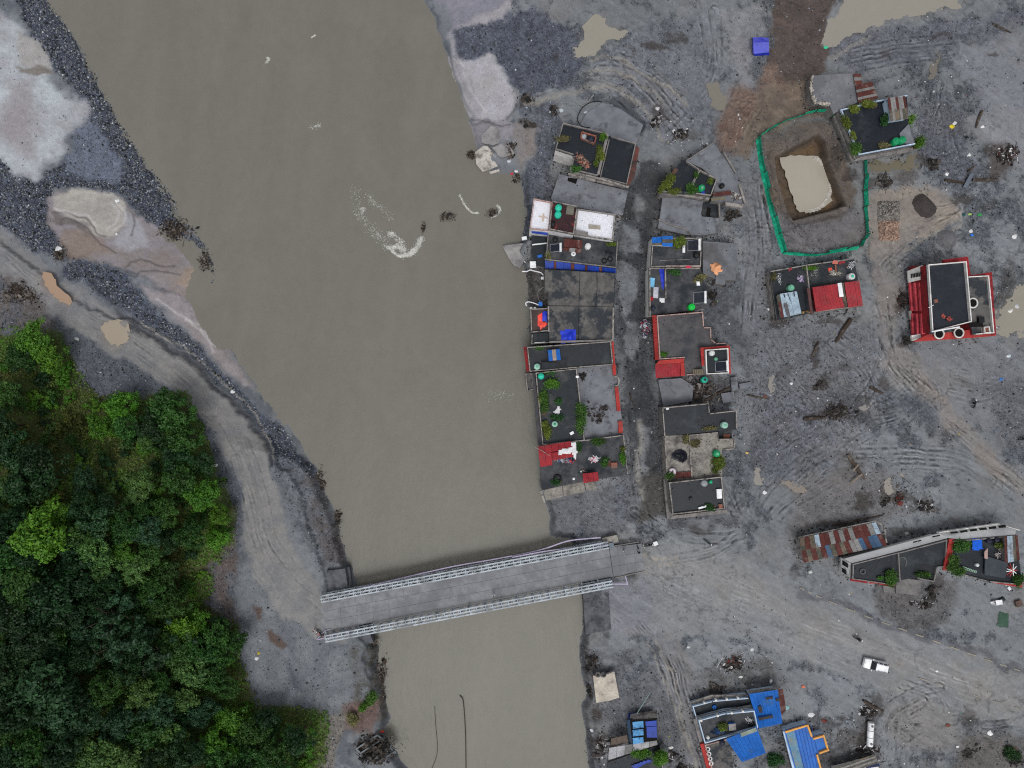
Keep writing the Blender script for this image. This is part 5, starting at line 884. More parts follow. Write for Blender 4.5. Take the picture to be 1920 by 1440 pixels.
tank(1296, 576, 3.4, 'bright', 'bright green tank at the edge of red framed roof', 1.05); solar(1311, 558, 3.4, 0, 'solar heater above the bright green tank', 2.0); plant(1265, 511, 3.4, 6, 5, 'potted plant below the pink clothes wall', 'dark', .6); plant(1314, 522, 3.4, 8, 5, 'scruffy shrub near the peach orange tarp', 'dry', .7); crate(1308, 532, 3.4, (.6, .8, .5), .1, WHITEP, 'white appliance box above the solar heater'); tank(1225, 578, 3.4, 'navy', 'dark barrel in the lower corner of the side yard', .7)
cloth([(1284, 498), (1297, 497), (1296, 503), (1285, 502)], 4.2, mat('pink_cloth', C(214, 60, 90), C(180, 50, 76)), 'pink cloth hung on the wall above the mattress terrace', 'cloth', 'cloth', .15)
heap(1208, 612, .2, 13, 260, [C(190, 194, 206), C(120, 124, 150), C(60, 62, 74), C(210, 212, 220), C(90, 80, 110), C(140, 40, 60), C(30, 80, 80)], 'heap of bagged rubbish against the red framed house', ry=19, sz=(.2, .6), hgt=.8)
h = house('red_framed_house', 'grey roof house framed by broad red tiled eaves with square tower', (1290, 645))
block(h, [(1231, 592), (1317, 585), (1319, 614), (1332, 614), (1333, 636), (1342, 644), (1361, 643), (1361, 650), (1315, 653), (1323, 700), (1285, 704), (1283, 671), (1236, 674)], 4.4, mat('brown_grey_roof', C(84, 82, 84), C(66, 65, 69), C(44, 48, 56), fs=1.2, ss=.2, lo=.52, hi=.66, rough=.6), REDW, par=.4, parm=PINKP, edges=(0, 1, 2, 3, 4, 5, 12, 11, 9))
for i in range(12):
    v = i/12; v1 = (i+.97)/12; slabq(h, [(1223+6*v*.9, 591+84*v), (1230.5+5*v, 591+84*v), (1230.5+5*v1, 591+84*v1), (1223+6*v1*.9, 591+84*v1)], [3.9, 4.5, 4.5, 3.9], REDP, .12, 'eave_panel')
slabq(h, [(1236, 676), (1283, 672), (1283.5, 680), (1229, 684)], [4.5, 4.5, 4.1, 4.1], REDP, .12, 'eave_panel'); slabq(h, [(1276, 680.5), (1284, 680), (1286, 704), (1277, 705)], 4.3, REDP, .12, 'eave_panel')
sheets(h, [(1228.5, 684.5), (1275.5, 681), (1276.5, 705), (1229.5, 709)], [4.1, 4.1, 3.5, 3.5], 9, [REDT], 'roof_sheet')
block(h, [(1321, 656), (1364, 653), (1365.5, 700), (1323, 702)], 6.4, DK, WHITE, par=.5, parm=WHITE, wall='tower_wall', roof='tower_roof', z0=4.3)
for q in ([(1313.5, 652), (1368, 647.5), (1364, 652.5), (1320.5, 655.5)], [(1364.5, 652.5), (1368.5, 647.5), (1370.5, 701), (1366, 700)], [(1313.5, 652.5), (1320, 656), (1322, 685), (1316, 686)]): slabq(h, q, 6.0, REDP, .3, 'eave_panel')
for i in range(5): slabq(h, [(1299+i*4, 692.5), (1302.6+i*4, 692.3), (1302.8+i*4, 703), (1299.2+i*4, 703.3)], 4.7+.3*i, mat('ochre_stair', C(128, 120, 104), C(100, 94, 84)), .3, 'stair')
solar(1352, 687, 6.4, R(4), 'solar heater on the red rimmed square tower', 1.7); tank(1335, 662, 6.4, 'white', 'round whitish tank top on the red rimmed tower', .8); tank(1343, 673, 6.4, 'mint', 'small dull green drum on the red rimmed tower', .5)
tank(1320, 712, .5, 'turquoise', 'turquoise tank fallen into the rubble lot south of red framed house', 1.0, 'navy'); plant(1244, 664, 4.4, 5, 3, 'yellow green scrap of plant on the grey roof corner', 'lime', .3)
# rubble lot between the red framed house and the dark fenced roof
for i, q in enumerate([[(1234, 712), (1278, 709), (1300, 724), (1298, 752), (1244, 762)], [(1370, 708), (1382, 706), (1384, 730), (1372, 734)], [(1386, 720), (1408, 716), (1410, 724), (1388, 730)], [(1352, 738), (1376, 734), (1378, 752), (1356, 756)]]):
    a = np.array(q).mean(0); lb = ['large tilted grey slab at the west of the rubble lot', 'upright slab at the east edge of the rubble lot', 'flat concrete block east of the rubble lot', 'squarish slab in the south of the rubble lot'][i]
    o = MB().slab([P(x, y, .5+.25*((k*7+i) % 3)) for k, (x, y) in enumerate(q)], .5).build('concrete_slab', SILT, None, P(*a, .4)); tag(o, lb, 'concrete slab')
heap(1315, 735, .3, 46, 260, [C(50, 44, 42), C(70, 62, 58), C(96, 88, 82), C(36, 34, 36), C(130, 124, 120)], 'splintered timber and roots filling the rubble lot', ry=24, sz=(.2, 1.0), hgt=.6)
h = house('dark_fenced_house', 'plain dark roof house stepping back at its north-east corner', (1310, 788))
block(h, [(1241, 764), (1328, 756), (1330, 775), (1380, 769), (1381, 805), (1292, 813), (1245, 817)], 3.8, DK2, GREYP, par=.45, parm=PALEP, edges=(0, 1, 2, 3, 6)); tank(1358, 797, 3.8, 'pale', 'pale tank on the plain dark stepped roof', 1.0, 'mint'); plant(1331, 803, 3.8, 9, 3, 'low tuft on the south edge of the plain dark stepped roof', 'dry', .5); crate(1251, 766, 3.8, (.5, .4, .3), .3, WHITEP, 'white scrap box at the corner of the plain dark stepped roof')
h = house('pale_terrace_house', 'pale mottled concrete terraces with black tarp and overgrown east side', (1305, 858))
block(h, [(1245, 818), (1292, 815), (1297, 897), (1250, 901)], 3.2, PALEC, PALEP, par=.45, parm=PALEP, edges=(1, 3)); block(h, [(1292.5, 815), (1345, 810), (1347, 823), (1377, 822), (1376, 842), (1353, 844), (1354, 892), (1297.5, 896.5)], 3.4, PALEC, PALEP, par=.35, parm=PALEP, edges=(0, 1, 2, 3, 4))
block(h, [(1348, 808), (1371, 807), (1372, 821), (1349, 822)], 2.2, DK, GREYP, par=0, win=False, roof='shed_top', wall='shed_wall'); slabq(h, [(1356, 815), (1369, 814), (1369, 821), (1357, 822)], 2.5, BRICK, .1, 'brick_pallet'); sheets(h, [(1266, 886), (1296, 884), (1297, 895), (1267, 897)], 3.5, 4, [RUST], 'board')
cloth([(1259, 852), (1268, 843), (1280, 842), (1289, 850), (1289, 862), (1280, 869), (1272, 866), (1260, 860)], 3.3, TK, 'black bundled tarp on the pale mottled terrace', amp=.7, soft=.8); tank(1343, 850, 3.4, 'green', 'green tank on the pale mottled terrace', 1.05, 'mint'); torus_thing(1260, 884, 3.3, .6, 'whitish pink ring chair at the corner of the pale terrace', 'garden_seat', mat('pink_plastic', C(220, 206, 218), C(196, 184, 196)), 'seat', None, .7)
plant(1256, 894, 3.2, 6, 6, 'green bush at the south-west corner of the pale terrace', 'fresh', .8); plant(1346, 872, 3.4, 7, 14, 'overgrown hedge on the east side of the pale terrace', 'yellow', .8); plant(1287, 823, 3.2, 4, 6, 'dry shrub by the partition of the pale terrace', 'dry', .6); plant(1302, 832, 3.4, 7, 5, 'brownish shrub right of the partition of the pale terrace', 'dry', .5)
h = house('south_dark_house', 'southernmost middle row house, dark rectangular roof with thin white parapet', (1306, 930))
block(h, [(1253, 904), (1352, 893), (1358, 953), (1260, 964)], 4.2, DK2, GREYP, par=.5, parm=PALEP); slabq(h, [(1244, 898), (1254, 897), (1262, 966), (1251, 974)], 1.6, GREYP, .8, 'ledge'); slabq(h, [(1252, 974), (1262, 967), (1362, 955), (1366, 962)], 1.4, GREYP, .8, 'ledge')
tank(1320, 906, 4.2, 'grey', 'grey tank on the southernmost dark roof', .95); tank(1333, 904, 4.2, 'green', 'small green drum beside the grey tank on the southernmost roof', .55, 'turquoise'); crate(1347, 925, 4.2, (.9, 1.7, .6), R(4), WHITEP, 'white oval bath on the southernmost dark roof', 'bath', 'bath'); tag(MB().bar(P(1309.5, 953, 4.5), P(1324, 949, 4.5), .32).build('beam', WHITEP, None, P(1317, 951, 4.3)), 'short white beam near the south parapet', 'beam'); plant(1335, 951, 4.2, 10, 4, 'green tuft beside the short white beam', 'dark', .6); crate(1350, 948, 4.2, (.7, .7, .4), .1, BRICK, 'reddish box in the south-east corner of the southernmost roof'); crate(1295, 935, 4.2, (.6, .5, .5), .1, BLACK, 'black box in the middle of the southernmost dark roof')
# ======================= east side
h = house('planted_roof_house', 'dark planted roof house with turquoise trimmed parapets and striped tin shed', (1645, 245))
block(h, [(1574, 207), (1640, 191), (1700, 180), (1703, 235), (1713, 272), (1608, 292)], 3.4, DK2, GREYP, par=.5, parm=SKYB, edges=(0, 1, 4, 5)); slabq(h, [(1563, 218), (1574, 211), (1607, 294), (1597, 303)], 1.7, GREYP, .5, 'ledge'); slabq(h, [(1598, 303), (1608, 296), (1712, 276), (1711, 284)], 1.9, GREYP, .5, 'ledge'); lowwall(h, [(1568, 214), (1601, 299)], 2.0, .6, .3, GREYP)
slabq(h, [(1687, 250), (1704, 232), (1714, 270), (1690, 268)], 3.7, SILT, .25, 'slab'); slabq(h, [(1703, 232), (1710, 236), (1718, 268), (1713, 270)], [3.2, 1.5, 1.4, 3.2], SILT, .3, 'slab')
sheets(h, [(1664, 184), (1697, 180), (1701, 203), (1667, 207)], [5.8, 5.8, 5.5, 5.5], 7, [RUST, ZINC, ZINC, RUST, ZINC, ZINC, RUST]); sheets(h, [(1667, 207), (1701, 203), (1703, 223), (1670, 228)], [5.5, 5.5, 5.1, 5.1], 7, [OLIVT, ZINC, OLIVT, OLIVT, ZINC, OLIVT, OLIVT]); block(h, [(1663, 188), (1698, 183), (1702, 220), (1671, 225)], 5.0, VOID, SKYB, par=0, win=False, roof='shed_top', wall='shed_wall', z0=3.3); slabq(h, [(1657, 187), (1663, 184), (1670, 227), (1668, 228)], [3.6, 5.3, 5.0, 3.6], SKYB, .1, 'shed_side')
tank(1678, 266, 3.4, 'green', 'western one of the twin green tanks on the planted roof', 1.1); tank(1690, 263.5, 3.4, 'green', 'eastern one of the twin green tanks on the planted roof', 1.1)
plant(1588, 230, 3.4, 5, 14, 'yellow green bushes inside the west parapet of the planted roof', 'yellow', .9, R(20)); plant(1599, 255, 3.4, 4, 7, 'lone yellowish bush on the west parapet of the planted roof', 'yellow', .9); plant(1605, 282, 3.4, 8, 10, 'shrubs at the south-west corner of the planted roof', 'fresh', .7); plant(1602, 204, 3.4, 7, 5, 'bushes at the north-west parapet of the planted roof', 'yellow', .9); plant(1634, 197, 3.4, 18, 5, 'row of dry green shrubs along the north parapet of planted roof', 'yellow', .8); plant(1661, 225, 3.4, 6, 9, 'shrub at the foot of the striped tin shed', 'dark', .9); plant(1705, 226, 2.0, 6, 7, 'bright bush beside the striped tin shed', 'lime', 1.0); plant(1721, 269, .3, 8, 9, 'round green tree bush by the south-east corner of the planted roof house', 'lime', 2.2); plant(1659, 273, 3.4, 7, 4, 'olive tuft left of the twin green tanks', 'dry', .6)
h = house('ruined_slab_house', 'grey slab house with broken white edge and rusty sheets', (1575, 175))
block(h, [(1524, 142), (1600, 138), (1611, 190), (1575, 206), (1563, 213), (1556, 198), (1546, 189), (1531, 192), (1524, 176)], 3.0, mat('smooth_silt_roof', C(120, 120, 126), C(108, 109, 115), C(96, 97, 103), fs=1, ss=.2), GREYP, par=0)
for i in range(26):
    t_ = i/25; pts = [(1523, 144), (1521, 165), (1524, 180), (1530, 192), (1545, 195), (1553, 196)]; k = min(int(t_*5), 4); u = t_*5-k; x = pts[k][0]+(pts[k+1][0]-pts[k][0])*u; y = pts[k][1]+(pts[k+1][1]-pts[k][1])*u
    MB().box(P(x+rng.uniform(-1, 1), y, 2.7+rng.uniform(-.2, .2)), (rng.uniform(.3, .6), rng.uniform(.3, .6), rng.uniform(.3, .6)), rng.uniform(0, 3), (rng.uniform(-.4, .4), rng.uniform(-.4, .4))).build('broken_edge', mat('chalky_rubble', C(206, 200, 190), C(150, 142, 132), C(96, 88, 82), fs=4, ss=1.5), h)
sheets(h, [(1600, 138), (1614, 139), (1617, 158), (1602, 159)], 3.3, 1, [RUST, ZINC, RUST], rows=3); sheets(h, [(1603, 160), (1636, 153), (1647, 185), (1608, 194)], [3.4, 2.2, 2.0, 3.3], 1, [RUST, RUST, ZINC, RUST, RUST, ZINC, RUST], rows=7)
h = house('twin_court_house', 'low house split in two, pale blue tin roof beside a red sheet roof', (1530, 545))
block(h, [(1443, 509), (1511, 497), (1522, 587), (1455, 600)], 2.6, DK, PALEP, par=.5, parm=PALEP, edges=(0, 1)); block(h, [(1511.5, 497), (1601, 485), (1617, 574), (1522.5, 587)], 2.6, DK, PALEP, par=.5, parm=PALEP, edges=(0, 2))
slabq(h, [(1441, 514), (1444, 512), (1457, 600), (1452, 602)], [1.2, 2.9, 2.9, 1.2], PALEP, .2, 'side_wall'); slabq(h, [(1513, 540), (1519, 540), (1524, 588), (1520, 589)], 4.4, mat('maroon_beam', C(98, 66, 66), C(76, 54, 56)), .3, 'ridge_cap')
sheets(h, [(1462, 551), (1494, 546), (1503, 588), (1470, 595)], [4.1, 4.1, 3.7, 3.7], 7, [PBLUE]); sheets(h, [(1457, 553), (1462, 552), (1470, 595), (1464, 597)], [4.1, 4.1, 3.7, 3.7], 1, [OLIVT, RUST, RUST], rows=3); block(h, [(1459, 554), (1494, 548), (1502, 587), (1466, 594)], 3.6, VOID, PALEP, par=0, win=False, roof='shed_top', wall='shed_wall', z0=2.5)
slabq(h, [(1470, 569), (1476, 568), (1482, 592), (1476, 593)], 4.28, mat('grey_patch', C(96, 96, 100), C(80, 80, 84)), .05, 'roof_patch')
for q in ([(1469, 551), (1471, 551), (1472, 558), (1471, 558)], [(1477, 550), (1478, 550), (1483, 565), (1482, 565)], [(1488, 548), (1489.5, 548), (1490.5, 556), (1489, 556)]): slabq(h, q, 4.3, VOID, .04, 'slot')
sheets(h, [(1523, 539), (1570, 532), (1584, 576), (1530, 585)], [4.6, 4.6, 4.0, 4.0], 9, [REDT]); sheets(h, [(1583, 530), (1611, 526), (1618, 573), (1590, 577)], [4.6, 4.6, 4.0, 4.0], 6, [REDT]); sheets(h, [(1570, 532), (1582, 530), (1589, 577), (1584, 577)], [4.45, 4.45, 3.9, 3.9], 1, [OLIVT]); slabq(h, [(1570.5, 531), (1578, 530), (1582, 556), (1574, 557)], 4.75, WHITEP, .06, 'white_sheet'); block(h, [(1526, 541), (1609, 530), (1615, 571), (1532, 584)], 3.9, VOID, REDW, par=0, win=False, roof='shed_top', wall='shed_wall', z0=2.5)
tank(1482, 540, 2.6, 'mint', 'mint green tank in the west court of the low twin house', 1.0); tank(1595, 519, 2.6, 'white', 'white tank with green lid beside the red sheet roof', 1.05, 'turquoise')
heap(1460, 525, 2.7, 7, 60, [C(200, 202, 206), C(150, 152, 158), C(90, 92, 96), C(224, 224, 226)], 'row of pots and white pans along the west court wall', ry=16, sz=(.12, .35), hgt=.3); heap(1500, 525, 2.7, 9, 90, [C(196, 176, 210), C(150, 130, 170), C(210, 206, 216), C(100, 84, 120)], 'pile of lilac clothes in the west court', ry=8, sz=(.15, .45), hgt=.35, name='laundry'); heap(1560, 515, 2.7, 14, 110, [C(210, 208, 200), C(160, 156, 146), C(110, 106, 100), C(190, 186, 178)], 'scattered pale dishes and wood in the east court', ry=8, sz=(.1, .35), hgt=.2); heap(1596, 497, 2.7, 7, 60, [C(210, 214, 222), C(160, 164, 172), C(110, 90, 80)], 'white bundle at the north-east corner of the east court', ry=8, sz=(.15, .5), hgt=.4); heap(1526, 512, 2.7, 8, 60, [C(110, 116, 110), C(160, 160, 160), C(80, 84, 82)], 'grey pots under the dividing wall of the east court', ry=10, sz=(.12, .35), hgt=.3)
plant(1520, 502, 2.6, 8, 3, 'flat green patch on the north wall of the east court', 'lime', .3); plant(1450, 519, 2.6, 3, 7, 'narrow shrub at the west wall of the west court', 'dry', .6); cloth([(1476, 504), (1485, 502), (1486, 507), (1478, 509)], 3.2, REDT, 'dark red cloth on the north wall of the west court', 'cloth', 'cloth', .15); cloth([(1558, 490), (1570, 488), (1572, 494), (1560, 495)], 3.2, mat('salmon_cloth', C(206, 120, 104), C(170, 96, 84)), 'salmon cloth over the north wall of the east court', 'cloth', 'cloth', .15); cloth([(1553, 503), (1559, 502), (1559, 508), (1554, 509)], 2.7, TR, 'small scarlet bundle in the east court', 'cloth', 'cloth', .3); slabq(h, [(1565, 496), (1568, 496), (1569, 511), (1566, 511)], 3.0, BRICK, .12, 'plank'); cloth([(1573, 490), (1584, 489), (1584, 494), (1574, 496)], 2.7, REDT, 'crimson blanket in the corner of the east court', 'cloth', 'cloth', .25); heap(1508, 584, 2.7, 6, 30, [C(180, 150, 90), C(120, 96, 60), C(40, 36, 34)], 'straw coloured basket heap by the pale blue roof', ry=4, sz=(.15, .4), hgt=.3)
# red building
h = house('red_house', 'tall red building with black flat roof, white cornices and curved balconies', (1780, 560))
block(h, [(1737, 497), (1808, 491), (1818, 604), (1745, 623)], 6.0, mat('black_roof', C(32, 38, 48), C(24, 29, 38), C(42, 47, 56), fs=1.2, ss=.2, rough=.5), REDW, par=.6, parm=WHITE, win=False)
block(h, [(1813, 519), (1851, 517), (1861, 625), (1824, 628), (1818, 600)], 4.6, CONC, REDW, par=.5, parm=WHITE, edges=(0, 1, 2), win=False)
slabq(h, [(1768, 487), (1815, 481), (1820, 516), (1860, 510), (1868, 628), (1861, 628), (1853, 516.5), (1812, 519), (1809, 490), (1769, 493)], 4.3, REDW, .4, 'cornice'); slabq(h, [(1738, 628), (1822, 618), (1826, 629), (1866, 624), (1867, 630), (1768, 637), (1712, 641)], 4.0, REDP, .4, 'cornice'); slabq(h, [(1712, 640), (1706, 500), (1733, 497), (1742, 628)], 1.0, REDW, .5, 'porch_roof')
for i in range(3):
    xo = 1704+i*9; slabq(h, [(xo+1, 530), (xo+7.5, 529), (xo+11, 582), (xo+5, 583)], 1.5+i*1.1, mat('pink_balcony', C(212, 84, 96), C(176, 60, 70), C(132, 44, 52)), .5, 'balcony'); slabq(h, [(xo+5, 588), (xo+12, 587), (xo+13, 626), (xo+7, 627)], 1.5+i*1.1, MATS['pink_balcony'], .5, 'balcony')
slabq(h, [(1702, 508), (1730, 497), (1732, 523), (1704, 530)], [1.6, 4.6, 4.6, 1.6], WHITE, .3, 'white_bay')
for i in range(7): slabq(h, [(1708+i*2.9, 514-i*.6), (1709.8+i*2.9, 513.6-i*.6), (1710.5+i*2.9, 521-i*.5), (1708.7+i*2.9, 521.4-i*.5)], 2.0+i*.36+.35, VOID, .06, 'slot')
slabq(h, [(1709, 629), (1726, 626), (1727, 636), (1711, 639)], 2.6, WHITE, .5, 'white_bay'); slabq(h, [(1704, 583), (1709, 582), (1712, 599), (1706, 599)], 1.3, GREYP, .4, 'canopy')
for cx, cy, z in ((1761, 626, 4.6), (1798, 624, 4.6), (1824, 568, 5.2)):
    o = P(cx, cy, z); MB().torus((o.x, o.y, z), .85, .14, 16, 6).build('curved_balcony', WHITE, h); MB().lathe((o.x, o.y, z-.3), [(.8, 0), (.8, .15)], 16).build('balcony_floor', VOID, h)
slabq(h, [(1817, 606), (1842, 604), (1844, 612), (1818, 614)], 5.2, VOID, .1, 'opening'); block(h, [(1843, 613), (1854, 612), (1856, 624), (1844, 625)], 5.2, BRICK, WHITE, par=.3, parm=WHITE, z0=4.5, win=False, roof='box_roof')
heap(1776, 597, 6.05, 9, 150, [C(190, 84, 76), C(150, 70, 64), C(210, 120, 108), C(96, 52, 50)], 'square stack of red bricks on the black roof', ry=9, sz=(.15, .3), hgt=.4, name='brick_stack', cat='brick stack'); crate(1752, 565, 6.0, (.6, .6, .5), .1, PALEP, 'pale box near the west parapet of the black roof', lidm=BRICK); tag(MB().bar(P(1747, 622, 6.9), P(1799, 613, 6.9), .22).build('pipe', WHITEP, None, P(1773, 618, 6.5)), 'long white pipe along the south side of the black roof', 'pipe'); tag(MB().bar(P(1741, 577, 6.4), P(1750, 572, 6.4), .12).build('pipe', WHITEP, None, P(1745, 575, 6.2)), 'short white pipe over the west parapet of the black roof', 'pipe'); crate(1836, 600, 4.6, (1.0, 1.1, .7), .05, BLACK, 'dark box at the south end of the concrete terrace')
# ======================= south-east row
h = house('patchwork_shed', 'long patchwork shed of rusty and blue tin sheets', (1580, 1018), 'shed')
block(h, [(1500, 1012), (1643, 983), (1662, 1018), (1508, 1053)], 2.2, VOID, PALEP, par=0, win=False, roof='shed_top')
A, B_, M_, N_ = (1499, 1009), (1642, 979), (1652, 1000), (1502, 1033); ms = [OLIVT, RUST, OLIVT, PBLUE, RUST, RUST, ZINC, RUST, ZINC, RUST, ZINC, RUST, RUST, RUST, ZINC, PBLUE]
sheets(h, [A, B_, M_, N_], [2.7, 2.7, 3.2, 3.2], 16, ms); ms = [RUST, OLIVT, RUST, OLIVT, RUST, BTIN, OLIVT, RUST, OLIVT, RUST, ZINC, ZINC, BTIN, RUST, BTIN, BTIN, RUST]
sheets(h, [N_, M_, (1664, 1022), (1507, 1055)], [3.2, 3.2, 2.6, 2.6], 17, ms); slabq(h, [(1497, 1007), (1642, 976), (1655, 983), (1655, 986), (1642, 980), (1499, 1010)], 2.5, PALEP, .15, 'gable_trim'); slabq(h, [(1656, 983), (1659, 984), (1664, 1018), (1661, 1018)], 2.5, PALEP, .15, 'gable_trim')
h = house('wedge_roof_house', 'wedge shaped black roof house with long white north front', (1680, 1055))
block(h, [(1597, 1057), (1683, 1035), (1686, 1090), (1676, 1097), (1596, 1085)], 4.6, DK2, WHITE, par=.4, parm=GREYP, edges=(0, 1, 3, 4), win=False); block(h, [(1683.5, 1035), (1774, 1011), (1771, 1062), (1755, 1063), (1749, 1090), (1716, 1083), (1686.5, 1088)], 4.6, DK2, WHITE, par=.4, parm=GREYP, edges=(0, 1, 2, 3, 4))
slabq(h, [(1583, 1048), (1680, 1022), (1762, 1000), (1776, 1009), (1683, 1034), (1597, 1056)], [3.2, 3.2, 3.2, 4.4, 4.4, 4.4], CLEAN, .25, 'front_wall'); slabq(h, [(1577, 1046), (1582, 1048), (1596, 1057), (1595, 1084), (1580, 1074)], [1.6, 2.6, 4.4, 4.2, 1.4], CLEAN, .2, 'side_wall')
for x, y in ((1712, 1016), (1720, 1014), (1748, 1006), (1755, 1004.5)): slabq(h, [(x, y), (x+7, y-1.8), (x+8, y), (x+1, y+2)], 4.15, VOID, .1, 'opening')
slabq(h, [(1583, 1052), (1590, 1057), (1590, 1065), (1583, 1061)], 3.9, VOID, .8, 'opening'); slabq(h, [(1582, 1066), (1586, 1069), (1587, 1078), (1583, 1075)], 3.2, VOID, .8, 'opening')
slabq(h, [(1716, 1057), (1752, 1060), (1749, 1080), (1715, 1076)], 4.65, mat('deep_well', C(28, 32, 38), C(20, 24, 30), rough=.4), .04, 'roof_patch'); slabq(h, [(1595, 1085), (1627, 1090), (1627, 1094), (1595, 1089)], 4.0, REDW, .3, 'ledge'); slabq(h, [(1648, 1092), (1678, 1097), (1677, 1100), (1648, 1096)], 4.0, REDW, .3, 'ledge')
cloth([(1628, 1087), (1645, 1087), (1647, 1093), (1630, 1094)], 4.4, REDP, 'red half round awning on the south edge of the wedge roof', 'awning', 'awning', .3)
torus_thing(1617, 1071, 4.65, .52, 'pale tyre ring on the western wedge roof', 'tyre', mat('grey_rubber', C(96, 98, 102), C(80, 82, 86))); plant(1674, 1083, 4.6, 8, 14, 'shrubs at the corner between wedge roof and grey pad', 'fresh', .9); plant(1732, 1079, 4.6, 16, 4, 'low hedge in the dark recess of the wedge roof', 'fresh', .6); plant(1652, 1085, 4.6, 5, 3, 'small tuft on the south edge of the wedge roof', 'fresh', .5)
tag(MB().tube([P(x, y, 4.7) for x, y in curve([(1686, 1047), (1694, 1045), (1699, 1052), (1698, 1062)], 5)], .06, 5).build('hose', GREYP, None, P(1694, 1046, 4.6)), 'thin grey hose curved on the eastern wedge roof', 'hose')
for i, q in enumerate([[(1682, 1082), (1729, 1089), (1724, 1117), (1680, 1112)], [(1656, 1098), (1680, 1102), (1679, 1113), (1657, 1110)]]):
    a = np.array(q).mean(0); tag(MB().slab([P(x, y, .35+.5*(1-i)) for x, y in q], .5).build('concrete_pad', mat('pad_concrete', C(124, 122, 122), C(104, 102, 102), C(84, 82, 82)), None, P(*a, .3)), ['square grey concrete pad beside the wedge roof house', 'small lower slab left of the square concrete pad'][i], 'concrete slab')
h = house('red_edged_house', 'roof terrace house with red eaves, white balcony front and blue tarp', (1845, 1045))
block(h, [(1784, 1013), (1905, 1003), (1916, 1096), (1850, 1090), (1772, 1068)], 4.8, DK2, WHITE, par=.5, parm=PALEP, edges=(0, 2, 3)); slabq(h, [(1780, 1011), (1790, 1011), (1780, 1070), (1768, 1069)], 5.0, REDP, .3, 'eave_panel')
for q in ([(1803, 1070), (1850, 1082), (1849, 1090), (1803, 1077)], [(1829, 1077), (1862, 1084), (1860, 1092), (1828, 1084)], [(1863, 1085), (1918, 1093), (1917, 1102), (1862, 1093)]): slabq(h, q, 4.4, REDP, .3, 'eave_panel')
slabq(h, [(1756, 998), (1866, 983), (1905, 994), (1903, 1004), (1798, 1011), (1770, 1008)], [2.4, 2.4, 2.6, 4.7, 4.7, 4.2], CLEAN, .25, 'front_wall')
for i in range(6): slabq(h, [(1782+i*18, 998-i*2.4), (1795+i*18, 996.2-i*2.4), (1797+i*18, 999-i*2.0), (1784+i*18, 1001-i*2.2)], 4.3, VOID, .15, 'opening')
lowwall(h, [(1757, 997), (1867, 981), (1907, 993)], 3.2, .7, .15, WHITE); slabq(h, [(1848, 1042), (1890, 1055), (1885, 1084), (1846, 1078)], 5.3, mat('slate_slab', C(66, 72, 80), C(54, 60, 68)), .25, 'roof_slab'); sheets(h, [(1883, 1006), (1908, 1003), (1912, 1050), (1884, 1056)], [6.6, 6.6, 6.2, 6.2], 5, [RUST, PBLUE, PBLUE, OLIVT, RUST]); block(h, [(1885, 1008), (1906, 1006), (1910, 1047), (1886, 1052)], 6.1, VOID, GREYP, par=0, win=False, roof='shed_top', wall='shed_wall', z0=4.7)
cloth([(1823, 1010), (1841, 1008), (1843, 1030), (1832, 1032), (1824, 1031)], 5.1, mat('bright_blue_tarp', C(24, 100, 220), C(20, 84, 190)), 'bright blue tarp on the red edged terrace', amp=.3); tank(1854, 1014, 4.8, 'navy', 'dark barrel right of the bright blue tarp', .85); tank(1869, 1012, 4.8, 'navy', 'second dark barrel beside the tin roofed shed', .8); heap(1873, 1040, 4.9, 9, 50, [C(220, 220, 222), C(180, 160, 150), C(90, 90, 94)], 'white and pink household scraps on the red edged terrace', ry=8, sz=(.15, .5), hgt=.3); tank(1834, 1060, 4.8, 'white', 'small white drum in the dark middle gap of the red edged terrace', .5); slabq(h, [(1846, 1035), (1852, 1028), (1852, 1048), (1846, 1047)], 5.5, PINKP, .1, 'board')
plant(1803, 1023, 4.8, 14, 9, 'dense bushes behind the red west eave', 'fresh', 1.1); plant(1787, 1055, 4.8, 7, 14, 'bushes hanging over the red west eave', 'fresh', .9); plant(1795, 1070, 4.8, 9, 6, 'corner bush where the two red eaves meet', 'fresh', .9); plant(1874, 1023, 4.8, 7, 5, 'yellowish shrub beside the tin roofed shed', 'yellow', .8); plant(1911, 1085, 4.8, 6, 10, 'shrub at the south-east corner of red edged terrace', 'fresh', .8)
st = thing('star_bundle', 'star of red and white streamers spread over the terrace corner', 'decoration', P(1899, 1070, 4.9))
for i in range(11): a = i*2*math.pi/11; p = P(1899, 1070, 5.6); MB().bar(p, p+Vector((1.2*math.cos(a), 1.2*math.sin(a), -.5)), .13, .05).build('streamer', [REDP, WHITEP, WHITEP, REDP][i % 4], st)
rk = thing('railing_rack', 'pale green rack of small frames on the red edged terrace', 'rack', P(1817, 1068, 4.9))
for i in range(6): MB().torus(P(1806+i*4.6, 1064+i*1.6, 5.2), .2, .05, 10, 5).build('ring', mat('pale_green_paint', C(170, 200, 180), C(130, 160, 140)), rk)
MB().bar(P(1804, 1062, 5.0), P(1831, 1072, 5.0), .08).build('rail', MATS['pale_green_paint'], rk)
